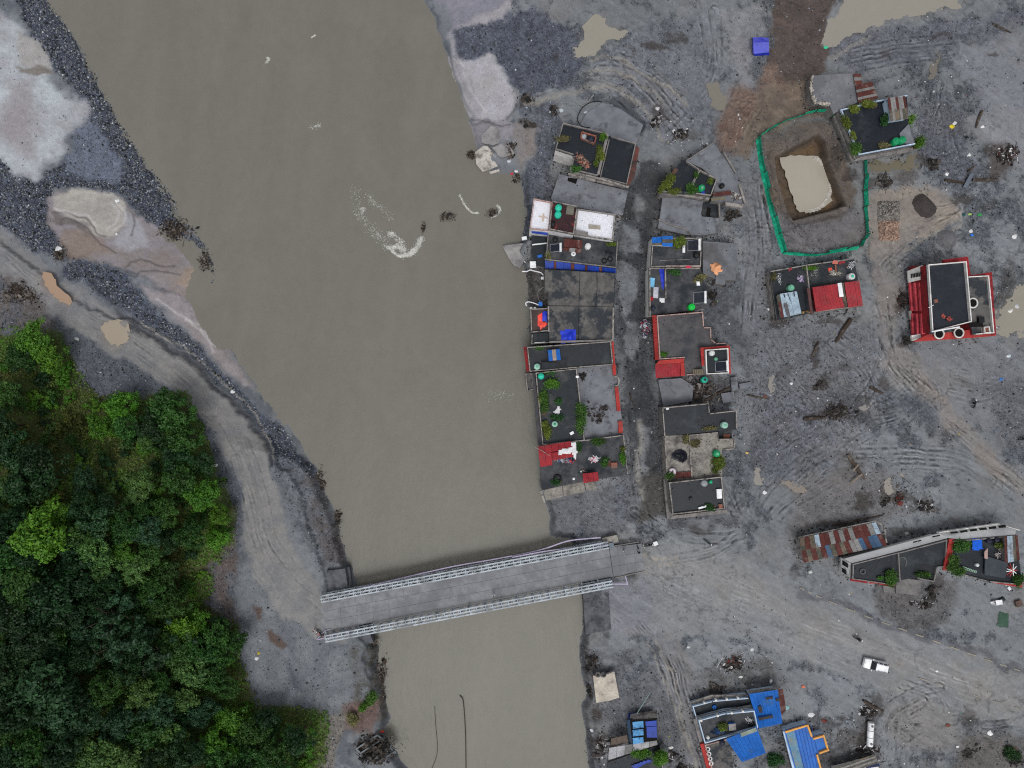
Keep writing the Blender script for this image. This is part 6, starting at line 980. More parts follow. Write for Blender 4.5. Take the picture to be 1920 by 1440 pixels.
# ======================= south edge
tag(MB().slab([P(x, y, 1.6) for x, y in [(1112, 1267), (1125, 1268), (1140, 1264), (1152, 1259), (1161, 1308), (1142, 1314), (1118, 1318)]], .6).build('concrete_slab', mat('whitish_slab', C(198, 190, 176), C(164, 156, 146), C(104, 98, 94), fs=3, ss=.5, lo=.52, hi=.7), None, P(1135, 1288, 1.2)), 'whitish square slab lying tilted on the east bank', 'concrete slab')
for i, x in enumerate((1121, 1131)): torus_thing(x, 1264, 1.6, .5, ['western pale ring at the top edge of the whitish slab', 'eastern pale ring at the top edge of the whitish slab'][i], 'concrete_ring', CONC, 'ring', None, .5)
h = house('blue_panel_house', 'small house with blue windowed roof and pale tin slab at its south', (1205, 1370))
block(h, [(1182, 1350), (1232, 1347), (1234, 1388), (1186, 1399)], 2.6, VOID, BLUED, par=.3, parm=DK, edges=(1,)); slabq(h, [(1175, 1351), (1181, 1350), (1186, 1400), (1180, 1400)], [1.6, 2.8, 2.8, 1.6], BTIN, .15, 'side_wall'); slabq(h, [(1182, 1340), (1232, 1332), (1232, 1346), (1182, 1350)], [1.2, 1.2, 2.6, 2.6], PALEP, .2, 'front_wall')
for i in range(3): slabq(h, [(1186, 1354+i*15), (1206, 1352+i*15), (1207, 1364+i*14.5), (1187, 1366.5+i*14.5)], 2.75, mat('pale_blue_panel', C(108, 170, 214), C(70, 130, 184), C(40, 80, 130), fs=3, ss=1.2), .08, 'roof_panel')
for q in ([(1210, 1353), (1231, 1351), (1231, 1361), (1211, 1362)], [(1212, 1363), (1232, 1362), (1233, 1383), (1213, 1383)]): slabq(h, q, 2.75, BLUED, .08, 'roof_panel')
sheets(h, [(1142, 1402), (1232, 1388), (1233, 1396), (1140, 1425)], 2.6, 6, [mat('pale_tin', C(176, 176, 180), C(148, 148, 152), C(104, 100, 98)), MATS['pale_tin'], ZINC]); plant(1203, 1413, 1.6, 18, 6, 'row of garden bushes below the pale tin slab', 'lime', 1.2); plant(1237, 1422, 1.6, 9, 13, 'palm like bush at the corner by the dirt lane', 'lime', 1.6); slabq(h, [(1146, 1385), (1176, 1378), (1178, 1392), (1144, 1402)], 2.2, TIMB, .15, 'lean_to'); block(h, [(1140, 1430), (1238, 1396), (1246, 1470), (1140, 1470)], .9, DK, GREYP, par=.3, parm=GREYP, edges=(1,), win=False)
cloth([(1182, 1436), (1218, 1423), (1222, 1428), (1190, 1442)], 1.2, BLUED, 'long blue tarp at the bottom edge beside the bushes', amp=.3); tag(MB().bar(P(1194, 1338, 4.6), P(1218, 1300, 2.0), .14).build('pole', mat('mint_pole', C(150, 176, 170), C(110, 130, 126)), None, P(1206, 1318, 2)), 'thin pole leaning onto the small blue roofed house', 'pole')
h = house('terrace_block_house', 'stepped terrace house with pale blue balustrades', (1360, 1345))
block(h, [(1297, 1322), (1335, 1312), (1403, 1306), (1409, 1325), (1350, 1334), (1304, 1345)], 1.8, DK, SKYB, par=.6, parm=SKYB, edges=(0, 1, 5), win=True); slabq(h, [(1294, 1317), (1333, 1303), (1402, 1303), (1403, 1307), (1335, 1310), (1297, 1321)], 1.5, PALEP, .2, 'balcony'); block(h, [(1308, 1348), (1360, 1334), (1412, 1329), (1419, 1362), (1320, 1391)], 3.0, TERR, SKYB, par=.7, parm=SKYB); slabq(h, [(1304, 1344), (1350, 1333), (1408, 1322), (1411, 1328), (1358, 1334), (1307, 1348)], 2.5, GREYP, .2, 'balcony'); slabq(h, [(1300, 1348), (1306, 1348), (1318, 1392), (1312, 1394)], 2.2, GREYP, .3, 'ledge')
for x, y in ((1320, 1317), (1342, 1312), (1362, 1310), (1383, 1308), (1314, 1350), (1345, 1341), (1371, 1336), (1392, 1333)): MB().box(P(x, y, 3.6 if y > 1330 else 2.3), (.35, .35, .7), .2).build('pillar', WHITE, h)
block(h, [(1320, 1394), (1362, 1383), (1375, 1425), (1372, 1480), (1345, 1480)], 2.8, CONC, REDW, par=.5, parm=PINKP, edges=(0, 3, 4)); slabq(h, [(1313, 1396), (1319, 1394), (1346, 1480), (1336, 1480)], 2.7, REDP, .4, 'eave_panel')
tank(1354, 1392, 2.8, 'navy', 'dark barrel beside the big blue sheet roof', .85); 
for i in range(4): torus_thing(1327+i*2.0, 1404+i*9, 2.8, .4, ['northernmost', 'second', 'third', 'southernmost'][i]+' thin white hoop of the row along the red eave', 'hoop', WHITEP, 'hoop', 'white hoops along the red eave', .35)
heap(1340, 1370, 3.05, 15, 90, [C(30, 80, 140), C(24, 60, 110), C(50, 60, 80), C(20, 40, 70)], 'blue netting heaped on the balustraded terrace', ry=8, sz=(.2, .7), hgt=.3); crate(1371, 1360, 3.0, (1.3, 1.2, .7), .1, BLUET, 'blue trimmed table on the balustraded terrace', 'table', 'table', ZINC); plant(1355, 1362, 3.0, 7, 5, 'yellow green shrub between blue netting and table', 'yellow', .8); torus_thing(1408, 1357, 3.0, .5, 'dark tyre at the corner below the white bottles'); heap(1404, 1348, 3.05, 6, 30, [C(228, 228, 230), C(200, 200, 204)], 'white bottles and pipes on the balustraded terrace', ry=9, sz=(.15, .5), hgt=.4); tank(1328, 1384, 3.0, 'white', 'small cream drum at the west corner of the balustraded terrace', .5); torus_thing(1339, 1325, 1.85, .35, 'blue basin on the lower dark terrace', 'basin', BLUET, 'basin', None, .7)
sheets(h, [(1361, 1386), (1418, 1361), (1436, 1412), (1391, 1429)], [4.6, 4.6, 4.0, 4.0], 8, [BLUET], 'roof_sheet'); slabq(h, [(1388, 1375), (1417, 1364), (1420, 1371), (1390, 1382)], 4.85, mat('grey_green_strip', C(150, 160, 150), C(120, 128, 120)), .06, 'roof_patch'); block(h, [(1364, 1389), (1417, 1366), (1432, 1410), (1392, 1425)], 3.9, VOID, SKYB, par=0, win=False, roof='room_top', wall='room_wall', z0=0)
h = house('blue_sheet_house', 'blue sheet roof house with rusty east strip north of balustraded terrace', (1435, 1330))
sheets(h, [(1404, 1301), (1458, 1293), (1467, 1356), (1423, 1366)], [3.0, 3.0, 2.5, 2.5], 8, [BLUET]); sheets(h, [(1458.5, 1292), (1468, 1291), (1474, 1330), (1465, 1340)], [2.9, 2.9, 2.6, 2.6], 2, [RUST]); block(h, [(1407, 1304), (1456, 1296), (1464, 1353), (1425, 1362)], 2.4, VOID, SKYB, par=0, roof='room_top'); slabq(h, [(1403, 1296), (1459, 1288), (1459, 1293), (1404, 1300)], 2.0, PALEP, .2, 'balcony')
for q in ([(1436, 1308), (1449, 1306), (1450, 1310), (1437, 1312)], [(1422, 1346), (1449, 1341), (1450, 1346), (1423, 1351)], [(1454, 1310), (1460, 1309), (1461, 1314), (1455, 1315)], [(1421, 1325), (1428, 1324), (1430, 1336), (1424, 1337)]): slabq(h, q, 3.15, mat('roof_gap', C(70, 62, 62), C(50, 46, 48)), .05, 'roof_patch')
h = house('orange_edged_house', 'blue roof house outlined by an orange cornice at the bottom edge', (1510, 1400))
block(h, [(1471, 1370), (1514, 1357), (1523, 1382), (1544, 1376), (1553, 1405), (1532, 1413), (1550, 1480), (1502, 1480)], 1.8, BLUET, SKYB, par=.4, t=.3, parm=mat('orange_paint', C(236, 176, 96), C(210, 150, 80)), edges=(0, 1, 2, 3, 4, 5)); slabq(h, [(1473, 1371), (1488, 1367), (1517, 1480), (1504, 1480)], 1.92, mat('frosted_sheet', C(112, 150, 172), C(90, 128, 152), C(120, 130, 132), fs=3, ss=.6), .06, 'skylight'); slabq(h, [(1468, 1372), (1471, 1371), (1501, 1480), (1496, 1480)], 1.5, SKYB, .3, 'side_wall')
for i in range(6): slabq(h, [(1489+i*6+2, 1368-i*1.8), (1489.6+i*6+2, 1367.8-i*1.8), (1490+i*6+28, 1480), (1489+i*6+28, 1480)], 1.87, BLUED, .06, 'seam')
h = house('striped_tin_house', 'olive striped tin roof with white front at the bottom edge', (1610, 1440))
sheets(h, [(1560, 1440), (1640, 1414), (1648, 1428), (1565, 1460)], [2.0, 2.0, 2.0, 2.0], 1, [OLIVT, ZINC, OLIVT, ZINC, OLIVT], rows=5); block(h, [(1566, 1445), (1644, 1426), (1656, 1480), (1570, 1480)], 1.7, WHITE, WHITE, par=0); slabq(h, [(1622, 1435), (1648, 1431), (1650, 1437), (1624, 1441)], 1.75, mat('solar_panel', C(24, 36, 84), C(16, 26, 64), rough=.2), .04, 'solar_panel')
# blue pitched tent in the north
tt = thing('tarp_tent', 'violet blue pitched tarp tent on the grey plain beside brown dirt', 'tent', P(1427, 88, 0))
zr = 2.4
MB().slab([P(1412, 70, 1.5), P(1426, 69.5, zr), P(1441, 71, 1.5), P(1442, 79, 1.9), P(1412.5, 80, 1.9)], .04).build('roof_panel', TV, tt); MB().slab([P(1412.5, 80, 1.95), P(1442, 79, 1.95), P(1442, 98, 1.3), P(1413, 101, 1.3)], .04).build('roof_panel', TV, tt); MB().slab([P(1413, 100.5, 1.3), P(1442, 97.5, 1.3), P(1443, 103, .1), P(1415, 105, .1)], .04).build('side_panel', TB, tt); MB().slab([P(1411.5, 71, 1.5), P(1412.5, 100, 1.3), P(1411, 103, .1), P(1410, 70, .1)], .04).build('side_panel', TB, tt)  # sides in a darker blue: their shade is put into the tarp colour
for x, y in ((1413, 72), (1440, 72), (1414, 100), (1441, 98)): MB().bar(P(x, y, 0), P(x, y, 1.4), .08).build('pole', TIMB, tt)
# green netting fence round the excavation
GN = mat('green_netting', C(24, 168, 130), C(18, 140, 108), C(36, 186, 148), fs=2, ss=.8, rough=.6); fe = thing('netting_fence', 'green netting fence round the excavation and its beige pool', 'fence', P(1520, 345, 0))
FP = [(1556, 224), (1552, 213), (1526, 213), (1503, 219), (1480, 226), (1460, 234), (1440, 247), (1421, 261), (1424, 292), (1430, 325), (1437, 357), (1443, 385), (1449, 408), (1458, 440), (1468, 474)]; FQ = [(1468, 474), (1495, 476), (1522, 478), (1548, 475), (1585, 468), (1608, 464), (1614, 450), (1622, 438), (1620, 418), (1617, 390), (1616, 360), (1619, 330), (1618, 303)]
for ch in (FP, FQ):
    for a, b in zip(ch[:-1], ch[1:]):
        A_, B2 = G(*a), G(*b); d = (B2-A_).normalized(); nrm = Vector((d.y, -d.x, 0)); vs = []; fs = []; k = 8; tilt = rng.uniform(-.15, .25)
        for j in range(k+1):
            p = A_.lerp(B2, j/k); sg = math.sin(math.pi*j/k)
            for l in range(4): vs.append(p+Vector((0, 0, l*.62-.12*sg*(l == 3)-.05))+nrm*(tilt*l*.5+rng.uniform(-.04, .04)+(.35 if l == 0 else 0)))
        for j in range(k):
            for l in range(3): fs.append((j*4+l, j*4+l+1, (j+1)*4+l+1, (j+1)*4+l))
        o = MB().add(vs, fs).build('net_panel', GN, fe)
        MB().bar(A_-Vector((0, 0, .3)), A_+Vector((0, 0, 1.95)), .1).build('post', TIMB, fe)
# heaps beside the excavation
def pile_cols(n, a, b): w = rng.random(n)[:, None]; return np.array(a)*w+np.array(b)*(1-w)
def stonepile(x0, x1, y0, y1, n, c1, c2, label, hgt):
    x = rng.uniform(x0, x1, n); y = rng.uniform(y0, y1, n); u = np.minimum(np.minimum(x-x0, x1-x), np.minimum(y-y0, y1-y)); z = gz(x, y)+np.clip(u/8, 0, 1)*hgt*rng.uniform(.3, 1, n)
    stones('stone_pile', x.astype(np.float32), y.astype(np.float32), rng.uniform(.13, .27, n).astype(np.float32), pile_cols(n, c1, c2), STONE, label, zs=z, flat=.75)
stonepile(1646, 1685, 379, 416, 1300, C(70, 68, 68), C(150, 144, 138), 'rectangular pile of grey building stones', 1.0); stonepile(1648, 1684, 414, 450, 1200, C(92, 76, 70), C(186, 156, 138), 'rectangular pile of reddish building stones', 1.0)
def mound(pts, hgt, m, label, name='gravel_heap'):
    w = [P(x, y, 0) for x, y in curve(pts+[pts[0]], 4)[:-1]]; c = sum(w, Vector())/len(w); zb = float(gz(*unP(c))); vs = []; fs = []; n = len(w); L = 7
    for l in range(L):
        t_ = l/(L-1)
        for v in w: vs.append(c.lerp(v, 1-t_*.96)+Vector((rng.uniform(-.06, .06), rng.uniform(-.06, .06), zb-.15+hgt*math.sin(t_*math.pi/2)**1.0+rng.uniform(-.04, .04))))
    for l in range(L-1):
        for k in range(n): fs.append((l*n+k, l*n+(k+1) % n, (l+1)*n+(k+1) % n, (l+1)*n+k))
    fs.append(tuple((L-1)*n+k for k in range(n))); o = MB().add(vs, fs).build(name, m, None, (c.x, c.y, zb)); return tag(o, label, 'heap')
mound([(1723, 361), (1733, 363), (1745, 374), (1757, 388), (1756, 400), (1746, 408), (1728, 410), (1715, 398), (1708, 385), (1711, 373)], 1.5, mat('dark_gravel', C(74, 68, 66), C(58, 54, 54), None, fs=9, bump=.05), 'smooth dark gravel heap beside the building stones'); mound([(1756, 436), (1770, 429), (1788, 433), (1796, 448), (1790, 464), (1772, 468), (1756, 458)], 1.4, mat('grey_sand', C(112, 112, 116), C(100, 100, 104), None, fs=6), 'round grey sand mound north of the tall red building', 'sand_heap')
# ======================= BRIDGE: steel panel truss bridge
br = thing('panel_bridge', 'long steel truss panel bridge with grey deck crossing the brown river', 'bridge', P(900, 1100, 0))
DZ = 1.1
UL, UR, LL, LR = (607, 1127), (1142, 1026), (612, 1184), (1150, 1081)      # inner faces of the trusses at deck level (photo pixels)
deckm = mat('steel_deck', C(128, 130, 134), C(116, 118, 123), C(104, 106, 111), fs=.5, ss=.18, rough=.7)
NB = 18
def on(a, b, t): return (a[0]+(b[0]-a[0])*t, a[1]+(b[1]-a[1])*t)
for i in range(NB):
    t0, t1 = i/NB, (i+.985)/NB
    for j in range(3):
        s0, s1 = j/3+.004, (j+.992)/3; q = []
        for t_, s_ in ((t0, s0), (t1, s0), (t1, s1), (t0, s1)): q.append(on(on(UL, UR, t_), on(LL, LR, t_), s_))
        slabq(br, q, DZ+rng.uniform(-.006, .006), deckm, .14, 'deck_panel')
    a, b = P(*on(UL, UR, t0), DZ-.3), P(*on(LL, LR, t0), DZ-.3); d = (b-a).normalized(); MB().bar(a-d*1.6, b+d*1.6, .25, .4).build('transom', STEEL, br)
slabq(br, [(607, 1128), (612, 1185), (603, 1190), (600, 1130)], [DZ, DZ, DZ-.15, DZ-.15], deckm, .3, 'ramp_panel')
# right-hand approach: bends slightly towards the east bank
for i in range(4):
    t0, t1 = i/4, (i+.985)/4
    for j in range(3):
        s0, s1 = j/3+.004, (j+.992)/3; q = []
        for t_, s_ in ((t0, s0), (t1, s0), (t1, s1), (t0, s1)): q.append(on(on((1142.5, 1026), (1203, 1019), t_), on((1150.5, 1081), (1208, 1069), t_), s_))
        slabq(br, q, [DZ, DZ, DZ, DZ], deckm, .2, 'deck_panel')
lowwall(br, [(1142, 1024.5), (1198, 1015.5)], DZ-.1, .35, .15, GREYP, 'kerb'); lowwall(br, [(1152, 1083), (1207, 1070.5)], DZ-.1, .35, .15, GREYP, 'kerb')
PL = (P(*UL, DZ)-P(*UR, DZ)).length/NB
def trussmesh():
    b = MB(); L = PL; h = 1.6; w = .09
    b.bar((0, 0, h), (L, 0, h), .25, .16).bar((0, 0, 0), (L, 0, 0), .2, .14)
    for x in (.06, L/2, L-.06): b.bar((x, 0, 0), (x, 0, h), w)
    for x0_, x1_ in ((0, L/4), (L/2, L/4), (L/2, L*.75), (L, L*.75)): b.bar((x0_, 0, h/2), (x1_, 0, h), w*.8).bar((x0_, 0, h/2), (x1_, 0, 0), w*.8)
    return b.mesh('truss_panel', STEEL)
TM = trussmesh()
BRC = MB()
for x in (.2, PL/2): BRC.bar((x, -.62, 1.69), (x, .62, 1.69), .13, .05)
BRC.bar((.2, -.6, 1.68), (PL/2, .6, 1.68), .07, .04).bar((PL/2, -.6, 1.68), (PL-.1, .6, 1.68), .07, .04); BRCM = BRC.mesh('bracing_frame', STEEL); rl = worldloc(br)
for a, b, sgn in ((UL, UR, 1), (LL, LR, -1)):
    A_, B2 = P(*a, DZ-.45), P(*b, DZ-.45); d = (B2-A_).normalized(); nr = Vector((-d.y, d.x, 0))*sgn; ang = math.atan2(d.y, d.x)
    for i in range(NB):
        for k in range(3):
            p = A_+d*(PL*i)+nr*(.28+.56*k); o = link('truss_panel', TM, br, p-rl); o.rotation_euler = (0, 0, ang)
        o = link('bracing_frame', BRCM, br, A_+d*(PL*i)+nr*.84-rl); o.rotation_euler = (0, 0, ang)
VIOL = mat('violet_cable', C(196, 186, 208), C(168, 158, 188))
def cable(pts, r, label, z):
    tag(MB().tube([P(x, y, z) for x, y in pts], r, 5).build('cable', VIOL, None, P(*pts[0], z)), label, 'cable')
cable(curve([(664, 1106), (720, 1092), (800, 1073), (860, 1060), (930, 1048), (1010, 1032), (1062, 1015), (1100, 1010), (1126, 1008)], 6), .13, 'violet pipe cable strung along the north side of the bridge', 1.4); cable(curve([(960, 1045), (1020, 1034), (1060, 1029), (1100, 1024), (1140, 1020)], 6), .13, 'second violet cable close to the north truss', 1.9); cable(curve([(1104, 1098), (1130, 1096), (1150, 1095), (1176, 1095)], 5), .12, 'violet cable below the south truss at the east end', 1.0)
cable([(1172, 1078), (1177, 1097)], .1, 'short pale post lying across the end of the southern cable', 1.1); cable([(594, 1199), (610, 1182), (618, 1180)], .08, 'thin white strut at the south-west end of the bridge', 1.3); cable([(596, 1199), (640, 1188), (660, 1184)], .1, 'pale fringe cable along the south-west truss foot', 1.2)
def concrete(name, label, blocks, m=GREYP, cat='abutment'):
    c = np.array(blocks[0][0]).mean(0); t = thing(name, label, cat, P(*c, 0))
    for q, z, z0 in blocks: mb = MB(); w = [P(x, y, z) for x, y in q]; w = w if area2(w) > 0 else w[::-1]; mb.prism([(v.x, v.y) for v in w], z0, z); mb.build('concrete_block', m, t)
AB = mat('damp_concrete', C(96, 98, 104), C(76, 78, 84), C(58, 60, 66), fs=1.5, ss=.4)
concrete('west_abutment', 'dark stepped concrete abutment under the west end of bridge', [([(612, 1070), (647, 1066), (652, 1100), (616, 1108)], .9, -4), ([(648, 1064), (655, 1062), (660, 1098), (653, 1100)], -.6, -4), ([(606, 1118), (660, 1104), (666, 1170), (612, 1178)], .55, -4), ([(640, 1190), (690, 1178), (700, 1205), (650, 1215)], .5, -4)], AB)
concrete('east_abutment', 'dark concrete abutment under the east end of bridge', [([(1092, 1100), (1140, 1092), (1146, 1180), (1098, 1190)], .1, -4), ([(1130, 1010), (1158, 1003), (1160, 1018), (1131, 1024)], 1.0, -4), ([(1100, 1030), (1150, 1020), (1158, 1090), (1108, 1096)], .5, -4)], AB)
bpy.data.objects['west_abutment'].name = 'bridge_abutment'; bpy.data.objects['east_abutment'].name = 'bridge_abutment'
concrete('cable_anchor', 'pale concrete anchor block beside the north cable', [([(1129, 1009), (1157, 1003), (1160, 1016), (1132, 1022)], 1.5, -.5)], PALEC, 'anchor block')
crate(1146, 1021, 1.3, (.9, .9, .6), .2, mat('grey_cabinet', C(120, 130, 140), C(100, 108, 116)), 'grey junction box by the pale anchor block', 'junction_box', 'junction box')
# ======================= VEHICLES
def suv():
    p = G(1637, 1244); t = thing('parked_car', 'white sport utility car standing on the dusty road', 'car', p); z = p.z
    body = bmesh.new(); L, Wd = 4.5, 1.85
    prof = [(-2.22, .45, .62, .80), (-2.15, .3, .95, .86), (-1.5, .25, 1.0, .92), (-.9, .25, 1.04, .925), (0, .25, 1.05, .925), (1.2, .25, 1.04, .925), (1.85, .28, 1.02, .90), (2.2, .4, .95, .84), (2.26, .5, .75, .78)]
    def loft(pr, bm):
        rings = []
        for x, z0, z1, w in pr: rings.append([bm.verts.new(v) for v in ((x, -w, z0), (x, -w, z0+(z1-z0)*.75), (x, -w*.93, z1), (x, w*.93, z1), (x, w, z0+(z1-z0)*.75), (x, w, z0))])
        for a, b in zip(rings[:-1], rings[1:]):
            for i in range(6): bm.faces.new((a[i], a[(i+1) % 6], b[(i+1) % 6], b[i]))
        bm.faces.new(rings[0][::-1]); bm.faces.new(rings[-1]); bmesh.ops.recalc_face_normals(bm, faces=bm.faces)
    loft(prof, body); me = bpy.data.meshes.new('body'); body.to_mesh(me); body.free(); me.materials.append(mat('white_car_paint', C(238, 240, 242), C(232, 234, 236), rough=.3, spec=.5)); link('body', me, t)
    cab = bmesh.new(); loft([(-.95, 1.03, 1.05, .84), (-.35, 1.03, 1.66, .72), (.3, 1.03, 1.74, .72), (1.5, 1.03, 1.72, .71), (2.02, 1.03, 1.6, .70), (2.14, 1.03, 1.08, .80)], cab); me = bpy.data.meshes.new('cabin_glass'); cab.to_mesh(me); cab.free(); me.materials.append(GLASS); link('cabin_glass', me, t)
    q = MB().slab([(-.28, -.66, 1.76), (1.95, -.63, 1.74), (1.95, .63, 1.74), (-.28, .66, 1.76)], .06).mesh('roof', MATS['white_car_paint']); r = link('roof', q, t)
    for s in (-1, 1):
        link('roof_rail', MB().bar((-.1, s*.6, 1.84), (1.8, s*.58, 1.83), .05).mesh('roof_rail', STEEL), t); link('headlight', MB().box((-2.14, s*.62, .82), (.16, .36, .16)).mesh('headlight', mat('lamp_glass', C(210, 214, 220), C(190, 194, 200), rough=.1)), t); link('tail_light', MB().box((2.2, s*.66, .95), (.1, .2, .34)).mesh('tail_light', REDP), t); link('mirror', MB().box((-.7, s*1.02, 1.08), (.14, .26, .16)).mesh('mirror', MATS['white_car_paint']), t)
        for k in range(3): link('pillar', MB().bar((.0+k*.95, s*.86, 1.04), (.05+k*.85, s*.73, 1.70), .09).mesh('pillar', MATS['white_car_paint']), t)
        for x in (-1.35, 1.35):
            w_ = link('wheel', MB().torus((0, 0, 0), .24, .11, 16, 8, 'Y').mesh('tyre', mat('tyre_rubber', C(26, 27, 30))), t, (x, s*.8, .34)); link('rim', MB().box((0, s*.04, 0), (.3, .06, .3)).mesh('rim', STEEL), w_)
    link('windscreen_wiper', MB().bar((-.85, -.4, 1.12), (-.6, .2, 1.38), .03).mesh('windscreen_wiper', BLACK), t); link('bonnet', MB().slab([(-2.02, -.7, 1.0), (-1.0, -.78, 1.07), (-1.0, .78, 1.07), (-2.02, .7, 1.0)], .03).mesh('bonnet', MATS['white_car_paint']), t)
    t.rotation_euler = (0, 0, R(-13)); t.location.z = z+.02
suv()
def person_obj(p, rz, label, top, legs, pose='stand', hair=C(24, 20, 18), sc=1.0, name='person'):
    """skin-grown figure, about 1.7 m"""
    J = {'pel': (0, 0, .95), 'spi': (0, 0, 1.2), 'che': (.02, 0, 1.42), 'nec': (.02, 0, 1.53), 'hea': (.04, 0, 1.66), 'top': (.03, 0, 1.72)}
    E = [('pel', 'spi'), ('spi', 'che'), ('che', 'nec'), ('nec', 'hea'), ('hea', 'top')]; Rr = {'pel': .15, 'spi': .14, 'che': .16, 'nec': .06, 'hea': .105, 'top': .08}
    sit = pose == 'ride'
    for s, k in ((1, 'l'), (-1, 'r')):
        if sit:
            J.update({'hip'+k: (0, s*.11, .92), 'kne'+k: (.42, s*.22, .86), 'ank'+k: (.30, s*.22, .45), 'toe'+k: (.46, s*.22, .40), 'sho'+k: (.06, s*.20, 1.44), 'elb'+k: (.28, s*.30, 1.22), 'wri'+k: (.54, s*.30, 1.14), 'han'+k: (.62, s*.30, 1.13)})
        else:
            st_ = .16*s if pose == 'walk' else .02*s
            J.update({'hip'+k: (0, s*.10, .90), 'kne'+k: (st_*.7+.03, s*.11, .50), 'ank'+k: (st_-.02, s*.11, .09), 'toe'+k: (st_+.16, s*.13, .05), 'sho'+k: (.02, s*.20, 1.44), 'elb'+k: (-st_*.6, s*.27, 1.16), 'wri'+k: (.10-st_*.8, s*.26, .92), 'han'+k: (.13-st_*.9, s*.25, .82)})
        E += [('pel', 'hip'+k), ('hip'+k, 'kne'+k), ('kne'+k, 'ank'+k), ('ank'+k, 'toe'+k), ('che', 'sho'+k), ('sho'+k, 'elb'+k), ('elb'+k, 'wri'+k), ('wri'+k, 'han'+k)]; Rr.update({'hip'+k: .10, 'kne'+k: .065, 'ank'+k: .045, 'toe'+k: .04, 'sho'+k: .07, 'elb'+k: .045, 'wri'+k: .035, 'han'+k: .04})
    ks = list(J); me = bpy.data.meshes.new('person'); me.from_pydata([J[k] for k in ks], [(ks.index(a), ks.index(b)) for a, b in E], []); o = bpy.data.objects.new(name, me); COL.objects.link(o)
    md = o.modifiers.new('skin', 'SKIN'); sk = me.skin_vertices[0].data
    for i, k in enumerate(ks): sk[i].radius = (Rr[k], Rr[k]); sk[i].use_root = (k == 'pel')
    ss = o.modifiers.new('sub', 'SUBSURF'); ss.levels = 1; ss.render_levels = 1
    m, t, b = base('clothes'); tc = t.nodes.new('ShaderNodeTexCoord'); sp = nd(t, 'ShaderNodeSeparateXYZ'); t.links.new(tc.outputs['Object'], sp.inputs[0]); cr = t.nodes.new('ShaderNodeValToRGB'); cr.color_ramp.interpolation = 'CONSTANT'; mm = nd(t, 'ShaderNodeMath', operation='DIVIDE'); mm.inputs[1].default_value = 1.8; t.links.new(sp.outputs[2], mm.inputs[0]); t.links.new(mm.outputs[0], cr.inputs[0])
    el = cr.color_ramp.elements; el[0].position = 0; el[0].color = (*legs, 1); el[1].position = .93/1.8; el[1].color = (*top, 1); e = el.new(1.52/1.8); e.color = (*C(150, 108, 86), 1); t.links.new(cr.outputs[0], b.inputs['Base Color']); b.inputs['Roughness'].default_value = .8; me.materials.append(m)
    o.location = p; o.rotation_euler = (0, 0, rz); o.scale = (sc, sc, sc); tag(o, label, 'person')
    b = MB().lathe((.02, 0, 1.64), [(.11, 0), (.118, .04), (.105, .09), (.06, .125), (.01, .135)], 10); link('hair', b.mesh('hair', mat('dark_hair', hair, tuple(v*.7 for v in hair))), o); return o
def motorbike(p, rz, label, col, sc=1.0):
    t = thing('motorcycle', label, 'motorcycle', p); cm = mat('bike_%d' % int(sum(col)*999), col, tuple(v*.7 for v in col), rough=.4)
    for x in (-.62, .66):
        w = link('wheel', MB().torus((0, 0, 0), .25, .06, 16, 7, 'Y').mesh('tyre', mat('tyre_rubber', C(26, 27, 30))), t, (x, 0, .31)); link('hub', MB().box((0, 0, 0), (.12, .12, .12)).mesh('hub', STEEL), w)
    link('frame', MB().tube([(.66, 0, .31), (.5, 0, .85), (.1, 0, .55), (-.2, 0, .4), (-.62, 0, .31)], .05, 6).mesh('frame', STEEL), t); link('fuel_tank', MB().tube([(.42, 0, .86), (.25, 0, .9), (0, 0, .84), (-.1, 0, .8)], [.08, .16, .15, .08], 10).mesh('fuel_tank', cm), t); link('seat', MB().slab([(-.02, -.14, .86), (-.75, -.11, .9), (-.75, .11, .9), (-.02, .14, .86)], .1).mesh('seat', BLACK), t); link('handlebar', MB().tube([(.36, -.36, 1.02), (.48, -.15, .98), (.48, .15, .98), (.36, .36, 1.02)], .025, 5).mesh('handlebar', BLACK), t); link('headlight', MB().lathe((.62, 0, .85), [(.02, 0), (.1, .03), (.1, .12)], 10).mesh('headlight', WHITEP), t); link('mudguard', MB().slab([(-.5, -.08, .66), (-.95, -.08, .6), (-.95, .08, .6), (-.5, .08, .66)], .04).mesh('mudguard', cm), t); link('engine', MB().box((.05, 0, .45), (.4, .28, .32)).mesh('engine', BLACK), t)
    t.rotation_euler = (0, 0, rz); t.scale = (sc,)*3; return t
p = G(1606, 1196); motorbike(p, R(-22), 'black motorcycle being ridden along the middle of the dusty road', C(30, 32, 38)); person_obj(p+Vector((-.15, .05, -.02)), R(-22), 'rider in dark clothes on the motorcycle in the middle of the road', C(38, 40, 48), C(26, 28, 34), 'ride')
p = G(1326, 1016); motorbike(p, R(-35), 'black motorcycle parked near the road fork north of the bridge road', C(24, 26, 30)); 
p = G(601, 1186); motorbike(p, R(140), 'motorcycle with pinkish tank at the south-west bridge end', C(190, 120, 120)); person_obj(p+Vector((-.9, .75, 0)), R(120), 'person in a pinkish white shirt beside the motorcycle at the bridge', C(226, 196, 196), C(60, 52, 56))
